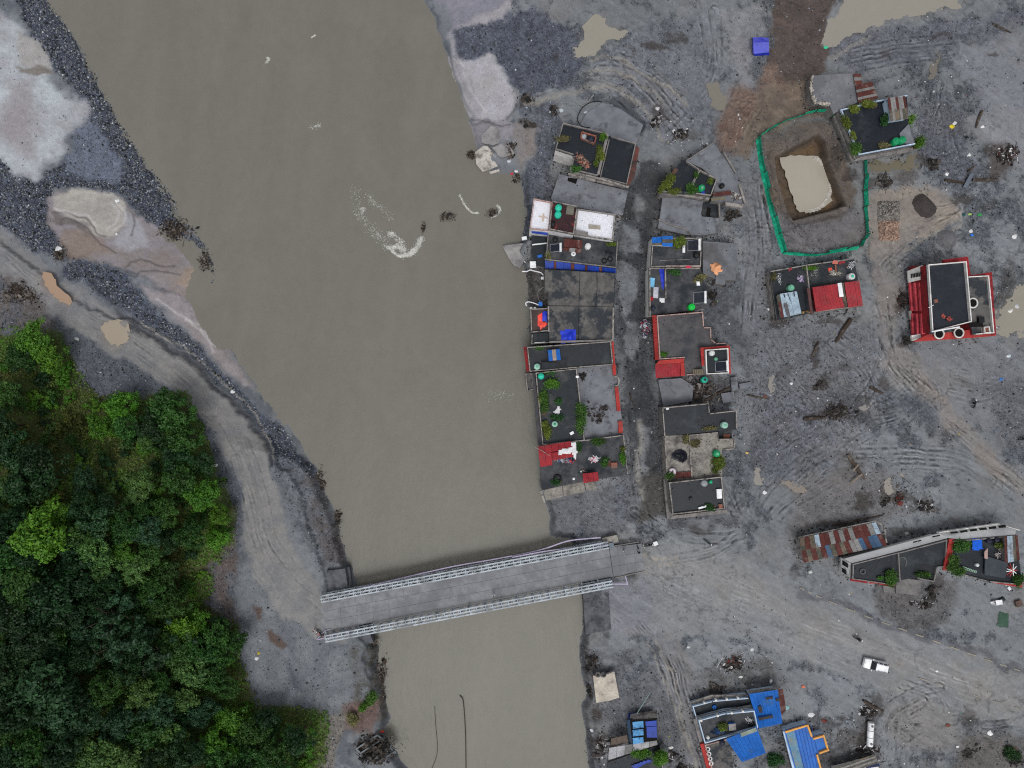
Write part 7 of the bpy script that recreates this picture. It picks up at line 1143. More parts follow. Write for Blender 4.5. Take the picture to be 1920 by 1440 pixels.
for x, y, rz, tp, lg, ps, lb in ((1194, 1024, 20, C(20, 20, 24), C(16, 16, 20), 'stand', 'person all in black near the north-east kerb of the bridge'), (1196, 1033, -60, C(24, 24, 28), C(18, 18, 22), 'walk', 'second person in black just south of the first'), (1205, 1021, 200, C(232, 232, 234), C(60, 62, 72), 'stand', 'person in white at the east bridge end'), (926, 1112, -75, C(230, 232, 236), C(190, 192, 198), 'walk', 'person in pale clothes walking on the middle of the bridge deck'), (1169, 1031, 80, C(222, 224, 228), C(80, 84, 96), 'walk', 'person in a light shirt on the east approach of bridge')):
    pp = P(x, y, DZ) if x < 1200 else G(x, y); person_obj(pp, R(rz), lb, tp, lg, ps)
p = G(1216, 1021); motorbike(p, R(10), 'dark motorcycle parked among the people at the east bridge end', C(26, 28, 34)); p = G(1823, 756); motorbike(p, R(80), 'lone black motorcycle on the open plain south of the red building', C(16, 16, 20)); p = G(1916, 822); motorbike(p, R(15), 'black motorcycle cut by the right edge of the plain', C(20, 20, 24))
crate(1228, 1018, float(gz(1228, 1018)), (.8, .7, .6), .4, WHITEP, 'white sack crate east of the people at the bridge')
# white tank body lying in the dark ruin
t = thing('tank_trailer', 'long white tank body lying in a dark ruin', 'tank trailer', G(1627, 1372)); a = G(1628, 1349)+Vector((0, 0, 1.0)); b = G(1625.5, 1394)+Vector((0, 0, 1.0))
MB().tube([a, a.lerp(b, .02), a.lerp(b, .5), a.lerp(b, .98), b], [.3, .55, .56, .55, .3], 14).build('tank_shell', WHITEP, t)
for u in (.33, .62): link('tank_band', MB().torus((0, 0, 0), .57, .04, 16, 6, 'Y').mesh('tank_band', PALEP), t, a.lerp(b, u)-Vector(t.location))
for u in (.12, .85): c = a.lerp(b, u); MB().lathe((c.x, c.y, c.z+.5), [(.22, 0), (.22, .14), (.1, .16)], 10).build('manhole', GREYP, t); MB().box((c.x, c.y, c.z-.8), (.9, .4, .7)).build('cradle', TIMB, t)
# white boats and scrap by the red edged house
for x, y, rz, lb in ((1870, 1128, R(8), 'white broken boat hull on the grey yard'), (1889, 1102, R(-50), 'white motor scooter wreck under the red eave')):
    p = G(x, y); t = thing('boat_hull' if x < 1880 else 'scooter_wreck', lb, 'boat' if x < 1880 else 'scooter', p); k = 1.0 if x < 1880 else .55
    vs = []; fs = []; n = 9
    for i in range(n):
        u = i/(n-1); w = .5*k*math.sin(math.pi*min(1, .15+u*.95))**.6; xx = (u-.5)*2.6*k
        for yy, zz in ((-w, .55), (-w*.6, .08), (0, 0), (w*.6, .08), (w, .55)): vs.append((p.x+xx*math.cos(rz)-yy*math.sin(rz), p.y+xx*math.sin(rz)+yy*math.cos(rz), p.z+zz))
    for i in range(n-1):
        for j in range(4): fs.append((i*5+j, i*5+j+1, i*5+j+6, i*5+j+5))
    MB().add(vs, fs).build('hull', WHITEP, t); MB().box((p.x, p.y, p.z+.5), (1.2*k, .9*k, .06), rz).build('deck', WHITEP, t); MB().box((p.x+.7*math.cos(rz), p.y+.7*math.sin(rz)+.4*k, p.z+.3), (.9*k, .6*k, .4), rz+.4).build('cover', BLACK, t)
crate(1907, 1130, float(gz(1907, 1130)), (1.2, 1.1, .6), .3, mat('brown_crate', C(104, 84, 76), C(80, 66, 62)), 'brownish square crate beside the white boat hull'); cloth([(1873, 1147), (1892, 1149), (1890, 1178), (1869, 1174)], float(gz(1880, 1162))+.08, mat('green_mat', C(62, 88, 74), C(50, 74, 62), C(78, 96, 86)), 'green mat spread on the grey yard', 'ground_mat', 'mat', .05)
# road edge markings and low kerb along the east road
LINE = mat('faded_road_paint', C(158, 152, 138), C(126, 122, 114)); KP = curve([(1500, 1102), (1540, 1121), (1620, 1154), (1700, 1183), (1780, 1212), (1860, 1240), (1925, 1262)], 10)
for i in range(0, len(KP)-4, 4):
    a, b = G(*KP[i]), G(*KP[i+2]); MB().bar(a+Vector((0, 0, .06)), b+Vector((0, 0, .06)), .22, .1).build('road_marking', LINE)['kind'] = 'structure'
KQ = [(1722, 1271), (1742, 1277), (1755, 1281), (1768, 1285), (1824, 1303), (1836, 1307), (1862, 1314), (1878, 1318), (1902, 1325), (1914, 1329)]
for i in range(0, len(KQ), 2): MB().bar(G(*KQ[i])+Vector((0, 0, .06)), G(*KQ[i+1])+Vector((0, 0, .06)), .18, .08).build('road_marking', LINE)['kind'] = 'structure'
# ======================= logs, slabs, litter
LOGM = mat('drift_log', C(72, 60, 52), C(50, 42, 38), C(92, 84, 78), fs=4, ss=1, rrand=.25)
LOGS = [(1595, 598, 1566, 642, .45, 'long dark log slanting below the red sheet roof'), (1588, 852, 1620, 898, .38, 'dark beam forming the upright of the plank cross'), (1560, 985, 1655, 966, .2, 'thin long dark branch north of the patchwork shed'), (1770, 338, 1808, 344, .3, 'western log of the line by the dark pit'), (1822, 338, 1868, 336, .32, 'eastern log of the line by the dark pit'), (1813, 322, 1827, 312, .22, 'short stick above the flat tilted plank'), (1617, 1312, 1655, 1334, .3, 'black beam across the ruin with the white tank'), (1505, 785, 1548, 783, .35, 'short thick log on the churned plain'), (1630, 725, 1655, 738, .3, 'splintered log under the track fork'), (1840, 208, 1829, 240, .28, 'black crooked branch in the north-east corner'), (866, 1306, 871, 1330, .12, 'thin bent cable rising out of the brown river'), (1860, 45, 1895, 62, .2, 'thin branch at the top right puddle'), (1180, 736, 1188, 758, .15, 'stick in the dark street'), (1372, 726, 1318, 752, .22, 'pale branch across the rubble lot'), (1335, 716, 1296, 756, .22, 'dark branch across the rubble lot'), (1400, 740, 1442, 748, .18, 'stick east of the rubble lot'), (1535, 640, 1522, 668, .25, 'buried dark log on the western plain'), (1820, 750, 1826, 760, .01, '')]
for x0, y0, x1, y1, r, lb in LOGS:
    if not lb or x0 == 866: continue
    a, b = G(x0, y0)+Vector((0, 0, r*.7)), G(x1, y1)+Vector((0, 0, r*.6)); m_ = a.lerp(b, .5)+Vector((rng.uniform(-.15, .15), rng.uniform(-.15, .15), .05)); tag(MB().tube([a, a.lerp(m_, .5), m_, m_.lerp(b, .5), b], [r*.8, r, r*.95, r*.8, r*.55], 8).build('log', LOGM, None, m_), lb, 'log')
for i, (x0, y0, x1, y1) in enumerate([(1591, 906, 1613, 888), (1596, 882, 1606, 870)]):
    tag(MB().bar(G(x0, y0)+Vector((0, 0, .7)), G(x1, y1)+Vector((0, 0, .7)), .3, .1).build('plank', mat('pale_timber', C(140, 128, 116), C(110, 100, 92)), None, G(x0, y0)), ['pale plank laid across the dark beam as the cross arm', 'short pale plank near the top of the plank cross'][i], 'plank')
tag(MB().slab([G(1803, 352)+Vector((0, 0, .4)), G(1810, 353)+Vector((0, 0, .4)), G(1822, 328)+Vector((0, 0, .7)), G(1815, 327)+Vector((0, 0, .7))], .15).build('plank', mat('blue_grey_board', C(104, 112, 124), C(84, 92, 104)), None, G(1812, 340)), 'flat tilted blue grey plank lying over the log line', 'plank')
for cx, cy, r, ry, lb in [(1890, 290, 26, 20, 'wreckage of red and white planks by the dark pit'), (1380, 1243, 26, 18, 'heap of red and white scrap above the stepped terrace house'), (1338, 1285, 12, 9, 'small ring of broken timber above the balustrades'), (1110, 1240, 12, 20, 'dark flotsam along the east river edge'), (1108, 1290, 10, 18, 'brownish flotsam beside the whitish slab'), (1700, 640, 10, 12, 'dark roots against the west side of the red building'), (1693, 570, 10, 22, 'scrap and roots along the west foot of the red building'), (1752, 306, 22, 14, 'black roots on the gravel fan'), (1660, 340, 22, 10, 'brushwood south of the olive puddle'), (1685, 930, 12, 20, 'roots scattered at the south of the plain'), (1735, 950, 24, 10, 'black root stocks above the white balcony front'), (1660, 940, 10, 9, 'short dark stump on the southern plain'), (1530, 722, 12, 10, 'brown root ball on the western plain'), (1570, 770, 30, 22, 'twigs strewn over the gravel patch'), (985, 187, 14, 9, 'driftwood on the upper sand tongue'), (987, 232, 15, 8, 'driftwood beside the river slabs'), (1228, 228, 12, 16, 'reddish brown scrap with a white plate'), (1480, 1230, 1, 1, ''), (1625, 1330, 18, 20, 'brush inside the ruin with the white tank'), (1625, 1405, 24, 12, 'tangle of white and grey scrap below the white tank'), (1375, 400, 22, 12, 'flotsam east of the sunken slab house'), (1335, 560, 14, 16, 'scrap on the dark ground right of the solar heater'), (1820, 1410, 20, 12, 'dark red cloth and scrap at the bottom right'), (1900, 1420, 18, 16, 'brush pile in the bottom right corner'), (1280, 255, 20, 12, 'white scraps on the mud north of the kite shaped roof'), (1040, 205, 12, 10, 'rusty drum and scraps on the gravel by the pale plates'), (1275, 1440, 18, 12, 'pale rubbish beside the lane at the bottom edge'), (1128, 1400, 20, 26, 'pale rubble on the bank at the bottom edge'), (1262, 1415, 14, 14, 'rubbish between lane and bushes'), (1745, 1110, 14, 20, 'branches beside the square concrete pad'), (1732, 1135, 20, 12, 'white pipes and scrap near the kerb')]:
    if not lb: continue
    p = G(cx, cy); pal = [C(36, 33, 32), C(52, 47, 45), C(68, 62, 58), C(88, 83, 80), C(30, 29, 31)]
    pal = pal*2
    if any(w in lb for w in ('white', 'pale', 'rub')): pal = pal+[C(206, 206, 210), C(150, 148, 150)]
    if lb.split()[0] != 'dark' and ('red ' in lb): pal = pal+[C(120, 56, 52)]
    x, y = unP(Vector((p.x, p.y, 0))); heap(x, y, p.z+.02, r, int(20+r*ry*.35), pal, lb, ry=ry, sz=(.15, .9), hgt=.45)
n = 420; th = rng.uniform(-1.3, 1.5, n); rr = rng.uniform(.93, 1.04, n); ex = 960+(1514+44*np.cos(th)*rr-960)*1.0204; ey = 720+(345+52*np.sin(th)*rr-720)*1.0204; stones('pool_gravel', ex.astype(np.float32), ey.astype(np.float32), rng.uniform(.1, .26, n).astype(np.float32), rng.uniform(.38, .6, (n, 1))*np.array([[1, .95, .86]]), STONE, 'pale gravel rim along the east side of the beige pool', zs=np.full(n, -2.65))
# hand-placed litter
for x, y, c, s, lb in [(1785, 238, C(214, 190, 40), 1.0, 'yellow sheet lying on the gravel fan'), (1789, 232, C(230, 230, 232), .9, 'white sheet beside the yellow one'), (1841, 238, C(226, 226, 228), .8, 'white bent plastic at the north-east'), (1052, 207, C(196, 206, 212), 1.0, 'larger pale square plate on the gravel'), (1098, 211, C(196, 204, 210), .7, 'smaller pale square plate by the black hose'), (1232, 204, C(200, 200, 200), 1.0, 'white triangular plate on brown scrap'), (1817, 291, C(226, 226, 224), .8, 'white rag east of the black roots'), (1775, 327, C(230, 230, 230), .9, 'white rag west of the tilted plank'), (1806, 403, C(30, 80, 80), .9, 'dark teal bag near the yellow green one'), (1818, 402, C(160, 200, 110), .7, 'yellow green bag on the dark mud'), (1836, 403, C(50, 150, 80), .8, 'green bag on the dark mud'), (1819, 434, C(224, 224, 226), 1.0, 'white bundle tied to a blue cloth'), (1822, 440, C(50, 120, 220), .7, 'blue cloth below the white bundle'), (1902, 444, C(230, 230, 232), 1.2, 'white sheet with a trailing strip in the east'), (1548, 89, C(60, 200, 150), .8, 'mint green rag beside the beige puddle'), (1893, 583, C(232, 230, 226), 1.2, 'white pointed board in the grey beige puddle'), (1907, 575, C(200, 202, 206), 1.0, 'pale wire bundle above the grey beige puddle'), (1877, 711, C(60, 120, 200), .8, 'blue jerrycan at the end of the fan of ruts'), (1400, 849, C(220, 190, 120), .7, 'straw yellow box east of the pale terrace'), (1434, 743, C(110, 70, 62), .8, 'rust brown round tub on the plain'), (1441, 580, C(226, 226, 228), .7, 'white rag at the west foot of the twin house'), (1434, 923, C(228, 228, 230), .9, 'white bundle south of the upright puddle'), (1483, 719, C(226, 226, 228), .7, 'white rag on the root strewn plain'), (1506, 1287, C(220, 120, 90), .8, 'orange bag south of the road'), (1474, 1327, C(150, 205, 205), 1.1, 'pale cyan sheet by the rusty roof strip'), (1521, 1340, C(224, 226, 230), 1.2, 'white scraps south of the orange bag'), (1545, 1351, C(110, 50, 44), 1.1, 'dark red curved sheet on the mud'), (1777, 1360, C(120, 72, 54), .9, 'rust brown ring tub in the tracked yard'), (1855, 1374, C(228, 230, 232), 1.2, 'cluster of white tiles at the right edge yard'), (1795, 1400, C(228, 228, 228), .7, 'white square box in the southern yard'), (1756, 1258, C(222, 226, 230), .6, 'white paper on the dusty road'), (482, 1234, C(230, 230, 232), 1.0, 'white sack on the west bank yard'), (485, 1225, C(190, 170, 70), .8, 'yellowish rag beside the white sack'), (404, 873, C(222, 222, 220), .9, 'white rag at the forest edge by the road'), (437, 735, C(226, 228, 230), .9, 'white stone block on the road ledge'), (220, 377, C(228, 230, 232), .9, 'white slab fragment near the beige pond'), (219, 439, C(226, 226, 224), .6, 'white chip below the beige pond'), (144, 635, C(176, 176, 176), 1.0, 'pale boulder beside the slump'), (110, 467, C(214, 216, 218), 1.3, 'white bent board on the cobbles above the road'), (752, 1316, C(210, 70, 50), 0, ''), (717, 1371, C(240, 80, 50), .9, 'orange red cloth on top of the wrecked frame'), (1890, 667, C(206, 214, 222), .8, 'pale blue bundle in the yard'), (1865, 742, C(60, 60, 60), 0, ''), (1540, 1040, C(0, 0, 0), 0, ''), (1520, 1072, C(222, 222, 222), .9, 'white twisted scrap below the patchwork shed'), (1700, 1000, C(180, 180, 178), .9, 'pale stick bundle north of the wedge roof'), (1410, 1218, C(222, 222, 222), .9, 'white frame on the scrap heap'), (1445, 1277, C(220, 222, 222), .8, 'pale papers north of blue sheet roof'), (1388, 1269, C(230, 230, 230), .8, 'white box at the foot of the scrap heap'), (1290, 1213, C(210, 210, 212), .8, 'white scrap at the lane head'), (1109, 1369, C(206, 212, 220), .8, 'pale crate on the river bank'), (1258, 1402, C(226, 224, 220), .9, 'white sack beside the lane'), (960, 326, C(220, 40, 50), .6, 'red rag at the water edge'), (968, 321, C(228, 228, 230), .7, 'white rag at the water edge'), (955, 302, C(206, 210, 220), .9, 'white wrapping between the river slabs')]:
    if s == 0: continue
    p = G(x, y); n = 5; a0 = rng.uniform(0, 6); pts = []
    for k in range(7): a = a0+k*6.283/7; r = s*.55*rng.uniform(.55, 1.1); pts.append((p.x+r*math.cos(a), p.y+r*.8*math.sin(a)))
    vs = [(q[0], q[1], p.z+.06+rng.uniform(0, .12)) for q in pts]+[(p.x+.1*s, p.y, p.z+.22*s+.08)]+[(q[0], q[1], p.z-.05) for q in pts]; fs = [(k, (k+1) % 7, 7) for k in range(7)]+[(k, (k+1) % 7, 8+(k+1) % 7, 8+k) for k in range(7)]
    w = lb.split(); nm = next((q for q in ('sheet', 'rag', 'bag', 'plate', 'sack', 'board', 'box', 'cloth', 'bundle', 'jerrycan', 'tub', 'boulder', 'block', 'crate', 'frame', 'paper', 'papers', 'scrap', 'scraps', 'tiles', 'plastic', 'fragment', 'chip', 'wrapping') if q in w), 'litter'); nm = {'papers': 'paper', 'scraps': 'scrap_piece', 'scrap': 'scrap_piece', 'tiles': 'tile_cluster'}.get(nm, nm)
    tag(MB().add(vs, fs).build(nm, mat('litter_%d_%d_%d' % tuple(int(v*255) for v in c), c, tuple(v*.8 for v in c), rough=.6), None, p), lb, nm.replace('_', ' '))
N = 330; cl = np.array([(1080, 300), (1300, 270), (1200, 600), (1400, 250), (1780, 150), (1380, 560), (1420, 830), (1500, 740), (1650, 620), (1700, 900), (1600, 950), (1560, 1150), (1400, 1250), (1130, 1390), (1260, 1420), (1640, 1380), (1800, 1380), (1780, 330), (1850, 620), (1200, 800), (1220, 260), (1700, 180)]); ci = rng.integers(0, len(cl), N); lx = cl[ci, 0]+rng.normal(0, 55, N); ly = cl[ci, 1]+rng.normal(0, 45, N); jj = np.clip(np.searchsorted(AY, ly)-1, 0, len(AY)-1); ii = np.clip(np.searchsorted(AX, lx)-1, 0, len(AX)-1); ok = (HZ[jj, ii] > -.6); lx, ly = lx[ok], ly[ok]; n = len(lx); lc = np.where(rng.random((n, 1)) < .75, rng.uniform(.45, .8, (n, 1))*np.ones((1, 3)), rng.uniform(.05, .4, (n, 3))); stones('litter', lx.astype(np.float32), ly.astype(np.float32), rng.uniform(.06, .18, n).astype(np.float32), lc, STONE, 'specks of pale litter strewn over the plain', flat=.35)
N = 2600; cl = np.array([(1580, 760), (1500, 700), (1640, 900), (1700, 940), (1730, 320), (1850, 330), (1330, 740), (1240, 620), (1400, 720), (1620, 1390), (1400, 1260), (1120, 1300), (1200, 850), (1500, 440), (1180, 950), (1800, 560), (1450, 300), (1700, 200)]); ci = rng.integers(0, len(cl), N); tx = cl[ci, 0]+rng.normal(0, 48, N); ty = cl[ci, 1]+rng.normal(0, 40, N); jj = np.clip(np.searchsorted(AY, ty)-1, 0, len(AY)-1); ii = np.clip(np.searchsorted(AX, tx)-1, 0, len(AX)-1); ok = HZ[jj, ii] > -.7; tx, ty = tx[ok], ty[ok]
b = MB(); b.c = []; b.col = (0, 0, 0)
for x, y in zip(tx, ty): z = float(gz(x, y)); a = rng.uniform(0, 6.28); L = rng.uniform(.06, .35); c = Vector(((x-960)*S, -(y-720)*S, z+.04)); v = rng.uniform(.015, .09); b.col = (v*1.1, v, v*.95); d = Vector((math.cos(a)*L, math.sin(a)*L, rng.uniform(-.06, .1))); b.bar(c-d, c+d, .06)
tag(b.build('twigs', attr_mat('scrap')), 'dark twigs and wood splinters strewn over the plain', kind='stuff')
# concrete slabs fallen into the river
SL = mat('cracked_slab', C(196, 192, 184), C(160, 155, 148), C(112, 108, 104), fs=4, ss=.6); SL2 = mat('grey_river_slab', C(150, 147, 147), C(130, 127, 128), C(108, 106, 108))
for q, zz, m, lb in [([(891, 285), (906, 273), (914, 274), (923, 284), (938, 306), (936, 311), (905, 322), (893, 308)], [-.5, -.2, -.2, -.3, -1.1, -1.4, -1.5, -.9], SL, 'broken pale slab with cracks leaning into the river'), ([(923, 277), (951, 264), (965, 288), (941, 296), (934, 292)], [.1, .4, .2, -.1, -.1], SL2, 'smooth grey slab lying behind the broken pale one'), ([(903, 253), (921, 236), (955, 246), (955, 262), (925, 272), (903, 268)], [-.5, -.4, -.1, -.1, -.4, -.6], SL2, 'rounded grey slab half sunk in sand above river slabs'), ([(917, 322), (935, 317), (938, 321), (920, 326)], [-1.7, -1.5, -1.6, -1.8], SL, 'small pale slab edge poking out of the water'), ([(942, 461), (960, 458), (982, 456), (985, 485), (975, 503), (964, 498), (955, 486)], [-1.0, -.6, -.4, -.3, -.7, -1.1, -1.2], SL2, 'broken concrete apron hanging over the river by dark yard')]:
    a = np.array(q).mean(0); tag(MB().slab([P(x, y, z) for (x, y), z in zip(q, zz)], .45).build('concrete_slab', m, None, P(*a, -1)), lb, 'concrete slab')
for cx, cy, r, ry, lb in [(838, 407, 22, 8, 'flotsam island of branches in mid river'), (796, 422, 5, 12, 'tail of the flotsam island trailing into white foam'), (918, 397, 14, 9, 'small clump of branches in the river'), (325, 432, 34, 22, 'brown driftwood jam on the west gravel point'), (385, 490, 16, 24, 'driftwood at the tip of the west gravel point'), (884, 287, 8, 12, 'branches caught left of the broken slab'), (700, 1405, 44, 30, 'branches under the wrecked steel frame at the bottom'), (965, 330, 8, 14, 'flotsam at the bank beside the red rag'), (600, 900, 10, 26, 'roots on the eroded west bank'), (632, 980, 8, 34, 'roots hanging on the eroded west bank above abutment'), (695, 1200, 20, 10, 'dark clods at the bank below the bridge'), (715, 1285, 10, 40, 'dark rubble along the bank below the bridge'), (115, 480, 16, 14, 'boulders and wood between road and cobbles'), (40, 545, 36, 20, 'slumped roots above the forest'), (958, 275, 12, 16, 'dark roots behind the smooth grey slab')]:
    pal = [C(50, 42, 37), C(70, 60, 52), C(38, 34, 33), C(92, 83, 76), C(120, 114, 108)]; z = max(WATER+.05, float(gz(*ground_pt(cx, cy)[:2]))); p = P(cx, cy, z); x, y = unP(Vector((p.x, p.y, z))); heap(cx, cy, z, r, int(30+r*ry*.4), pal, lb, ry=ry, sz=(.15, .8), hgt=.6)
# dark rubble and clods added along the house walls to deepen contact shade
rx_, ry_ = [], []
for poly in RUB:
    for a, b in zip(poly, poly[1:]+poly[:1]):
        L = math.hypot(b[0]-a[0], b[1]-a[1]); k = int(L*5); u = rng.random(k); off = np.abs(rng.normal(0, .9, k)); nx, ny = (b[1]-a[1])/max(L, .01), -(b[0]-a[0])/max(L, .01); sg = 1 if sum(poly[i][0]*poly[(i+1) % len(poly)][1]-poly[(i+1) % len(poly)][0]*poly[i][1] for i in range(len(poly))) > 0 else -1
        rx_ += list(a[0]+(b[0]-a[0])*u+nx*off*sg); ry_ += list(a[1]+(b[1]-a[1])*u+ny*off*sg)
qx = np.array(rx_, np.float32)/S+960; qy = 720-np.array(ry_, np.float32)/S; ok = gz(qx, qy) > -.8; qx, qy = qx[ok], qy[ok]; n = len(qx); v = np.clip(rng.normal(.075, .05, (n, 1)), .012, .4)
stones('rubble', qx, qy, (rng.uniform(.05, .24, n)**1.0).astype(np.float32), v*np.array([[1.05, 1.0, .98]]), STONE, 'dark rubble and clods added at the foot of the houses as contact shade')
# river foam where the current breaks on the flotsam
def foam(pts, w, n, label, s=(.04, .13)):
    n = int(n*2.2)
    c = np.array(curve(pts, 8)); k = rng.integers(0, len(c), n); x = c[k, 0]+rng.normal(0, w, n); y = c[k, 1]+rng.normal(0, w*.7, n); f = (H-WATER)/H; x = (x-960)*f+960; y = (y-720)*f+720; m = mat('foam_white', C(206, 206, 200), C(182, 181, 173), rough=.6); B = OCT*np.array([1, 1, .25]); a = rng.uniform(-.6, .9, n); sz = rng.uniform(*s, n)[:, None, None]
    v = B[None]*sz*np.array([2.4, .7, .3])[None, None]*rng.uniform(.6, 1.3, (n, 6, 1)); X = v[..., 0]*np.cos(-1.0+a)[:, None]-v[..., 1]*np.sin(-1.0+a)[:, None]+((x-960)*S)[:, None]; Y = v[..., 0]*np.sin(-1.0+a)[:, None]+v[..., 1]*np.cos(-1.0+a)[:, None]-((y-720)*S)[:, None]; V = np.stack([X, Y, v[..., 2]+WATER+.02], -1).reshape(-1, 3); F = (OCF[None]+(np.arange(n)*6)[:, None, None]).reshape(-1, 3); tag(link('foam', raw_mesh('foam', V, F, m)), label, kind='stuff')
foam([(756, 478), (768, 477), (780, 466), (790, 446)], 2.8, 900, 'white breaking foam below the flotsam island', (.03, .10)); foam([(722, 462), (734, 465), (745, 462), (757, 470), (752, 455), (738, 440), (732, 438)], 3.6, 420, 'curls of foam left of the white break', (.04, .11)); foam([(735, 470), (748, 480), (760, 479)], 1.6, 220, 'foam crest beneath the curls', (.04, .11)); foam([(862, 366), (872, 385), (885, 398), (896, 399)], 1.2, 300, 'thin foam streak above the small branch clump', (.03, .09)); foam([(922, 408), (932, 402), (938, 392), (932, 385)], 1.3, 160, 'foam right of the small branch clump', (.03, .09)); foam([(668, 352), (672, 395), (684, 415), (705, 440), (722, 452)], 6, 200, 'flecks of foam drifting along the western current line', (.03, .09)); foam([(690, 365), (700, 380), (715, 390), (735, 412)], 4, 110, 'flecks of foam on the inner current line', (.03, .08)); foam([(676, 392), (682, 390), (680, 398)], 1.5, 90, 'small knot of foam on the current line', (.03, .09)); foam([(498, 118), (504, 112), (502, 108)], 1.5, 90, 'lone white fleck in the upper river', (.03, .09)); foam([(584, 70), (591, 66)], .8, 50, 'short white streak in the upper river', (.03, .09)); foam([(584, 238), (600, 235)], 3, 40, 'faint fleck in the upper middle river', (.04, .1)); foam([(920, 740), (955, 745)], 8, 60, 'faint flecks near the long dark roof', (.03, .09))
for pts, r, lb in ((curve([(862, 1304), (868, 1312), (871, 1340), (873, 1380), (874, 1450)], 6), .1, 'dark sagging cable crossing the lower river'), (curve([(815, 1325), (817, 1360), (820, 1395), (818, 1420), (806, 1450)], 6), .05, 'faint thin cable left of the dark sagging one')): tag(MB().tube([P(x, y, WATER+.15) for x, y in pts], r, 5).build('cable', mat('dark_cable', C(70, 64, 58), C(56, 52, 48)), None, P(*pts[0], WATER)), lb, 'cable')
# wrecked steel frame at the bottom bank
wf = thing('steel_frame', 'wrecked lattice of grey steel beams at the bottom of west bank', 'steel frame', P(705, 1395, 0)); zf = 0.4
for a, b in (((668, 1404), (708, 1378)), ((676, 1412), (716, 1386)), ((668, 1404), (676, 1412)), ((686, 1392), (712, 1413)), ((690, 1396), (718, 1418)), ((708, 1378), (740, 1404)), ((716, 1386), (742, 1412)), ((700, 1425), (735, 1396)), ((706, 1430), (742, 1408)), ((726, 1394), (716, 1384)), ((678, 1415), (684, 1420)), ((668, 1404), (690, 1424))):
    MB().bar(P(*a, zf+rng.uniform(-.3, .4)), P(*b, zf+rng.uniform(-.3, .4)), .28, .22).build('steel_beam', mat('grimy_steel', C(128, 134, 138), C(96, 100, 104), C(62, 60, 58), fs=2, ss=.8), wf)
heap(704, 1408, 1.0, 38, 160, [C(40, 36, 34), C(60, 53, 48), C(30, 29, 30), C(84, 76, 70)], 'branches tangled through the wrecked steel frame', ry=24, sz=(.2, 1.2), hgt=.7)
# ======================= FOREST on the west slope
def crown_mesh(kind, seed, R0=4.0, Hc=4.2, nl=2300, leaf=.34, clumps=26, lean=0.0, long=1.0):
    r = np.random.default_rng(seed); a = r.uniform(0, 6.28, clumps); q = np.sqrt(r.random(clumps)); cx = q*np.cos(a)*R0*.8*long; cy = q*np.sin(a)*R0*.8; cz = Hc*(1-.62*q**2)*r.uniform(.75, 1.1, clumps); cr = r.uniform(.5, 1.15, clumps)*R0/4.2; cz += r.normal(0, .45, clumps)*R0/4.2; ang = 1+.22*np.sin(a*3+seed)+.15*np.sin(a*5+2*seed); cx *= ang; cy *= ang
    i = r.integers(0, clumps, nl); d = r.normal(0, 1, (nl, 3)); d[:, 2] = np.abs(d[:, 2])*.9-.15; d /= np.linalg.norm(d, axis=1)[:, None]; rad = cr[i]*np.where(r.random(nl) < .2, r.uniform(1.0, 1.6, nl), r.uniform(.55, 1.08, nl))
    pos = np.stack([cx[i], cy[i], cz[i]], 1)+d*rad[:, None]*np.array([1, 1, .8]); nrm = d+r.normal(0, .45, (nl, 3)); nrm[:, 2] += .35; nrm /= np.linalg.norm(nrm, axis=1)[:, None]
    u = r.normal(0, 1, (nl, 3)); u -= nrm*(u*nrm).sum(1)[:, None]; u /= np.linalg.norm(u, axis=1)[:, None]; v = np.cross(nrm, u); s = leaf*r.uniform(.55, 1.3, nl); u *= s[:, None]; v *= (s*.6)[:, None]
    V = np.stack([pos-u, pos-v*.9, pos+u, pos+v*.9], 1).reshape(-1, 3); F = np.arange(4*nl).reshape(nl, 4)
    pal = {'dark': (C(35, 67, 32), C(20, 43, 22)), 'mid': (C(54, 92, 34), C(30, 60, 24)), 'bright': (C(82, 126, 32), C(50, 90, 24)), 'olive': (C(84, 92, 38), C(56, 66, 30)), 'pale': (C(86, 118, 56), C(52, 82, 42)), 'blue': (C(45, 78, 47), C(26, 52, 32))}[kind]
    w = np.clip(r.random(clumps)[i]*.75+r.random(nl)*.35, 0, 1)[:, None]; c = np.array(pal[0])*w+np.array(pal[1])*(1-w); m = r.random(nl) < .03; c[m] *= 1.5
    return raw_mesh('crown', V, F, leafmat('tree'), np.repeat(c, 4, 0))
def trunk_mesh(seed, h=5.0, r0=.22):
    r = np.random.default_rng(seed); b = MB(); b.tube([(0, 0, -1.2), (.05, 0, h*.4), (r.uniform(-.2, .2), r.uniform(-.2, .2), h*.9)], [r0*1.3, r0, r0*.5], 7)
    for k in range(5): a = r.uniform(0, 6.28); b.tube([(.03, 0, h*r.uniform(.4, .7)), (1.0*math.cos(a), 1.0*math.sin(a), h*.9), (2.2*math.cos(a), 2.2*math.sin(a), h*1.15)], [r0*.5, r0*.35, r0*.15], 5)
    return b.mesh('trunk', mat('bark', C(82, 70, 58), C(56, 48, 42)))
TRK = [trunk_mesh(k) for k in range(3)]
KIND = {}
for j, k in enumerate(('dark', 'mid', 'bright', 'olive', 'pale', 'blue')): KIND[k] = [crown_mesh(k, 20+j*3+q, nl=3600 if q else 3200, leaf=.26, clumps=58 if q else 44) for q in range(2)]
BUSH = {k: [crown_mesh(k, 70+j*3+q, 1.7, 1.5, 700, .2, 12) for q in range(2)] for j, k in enumerate(('dark', 'mid', 'bright', 'olive', 'pale'))}
FEATH = [crown_mesh('blue', 95+q, 2.0, 2.6, 2200, .22, 16, long=3.4) for q in range(2)]
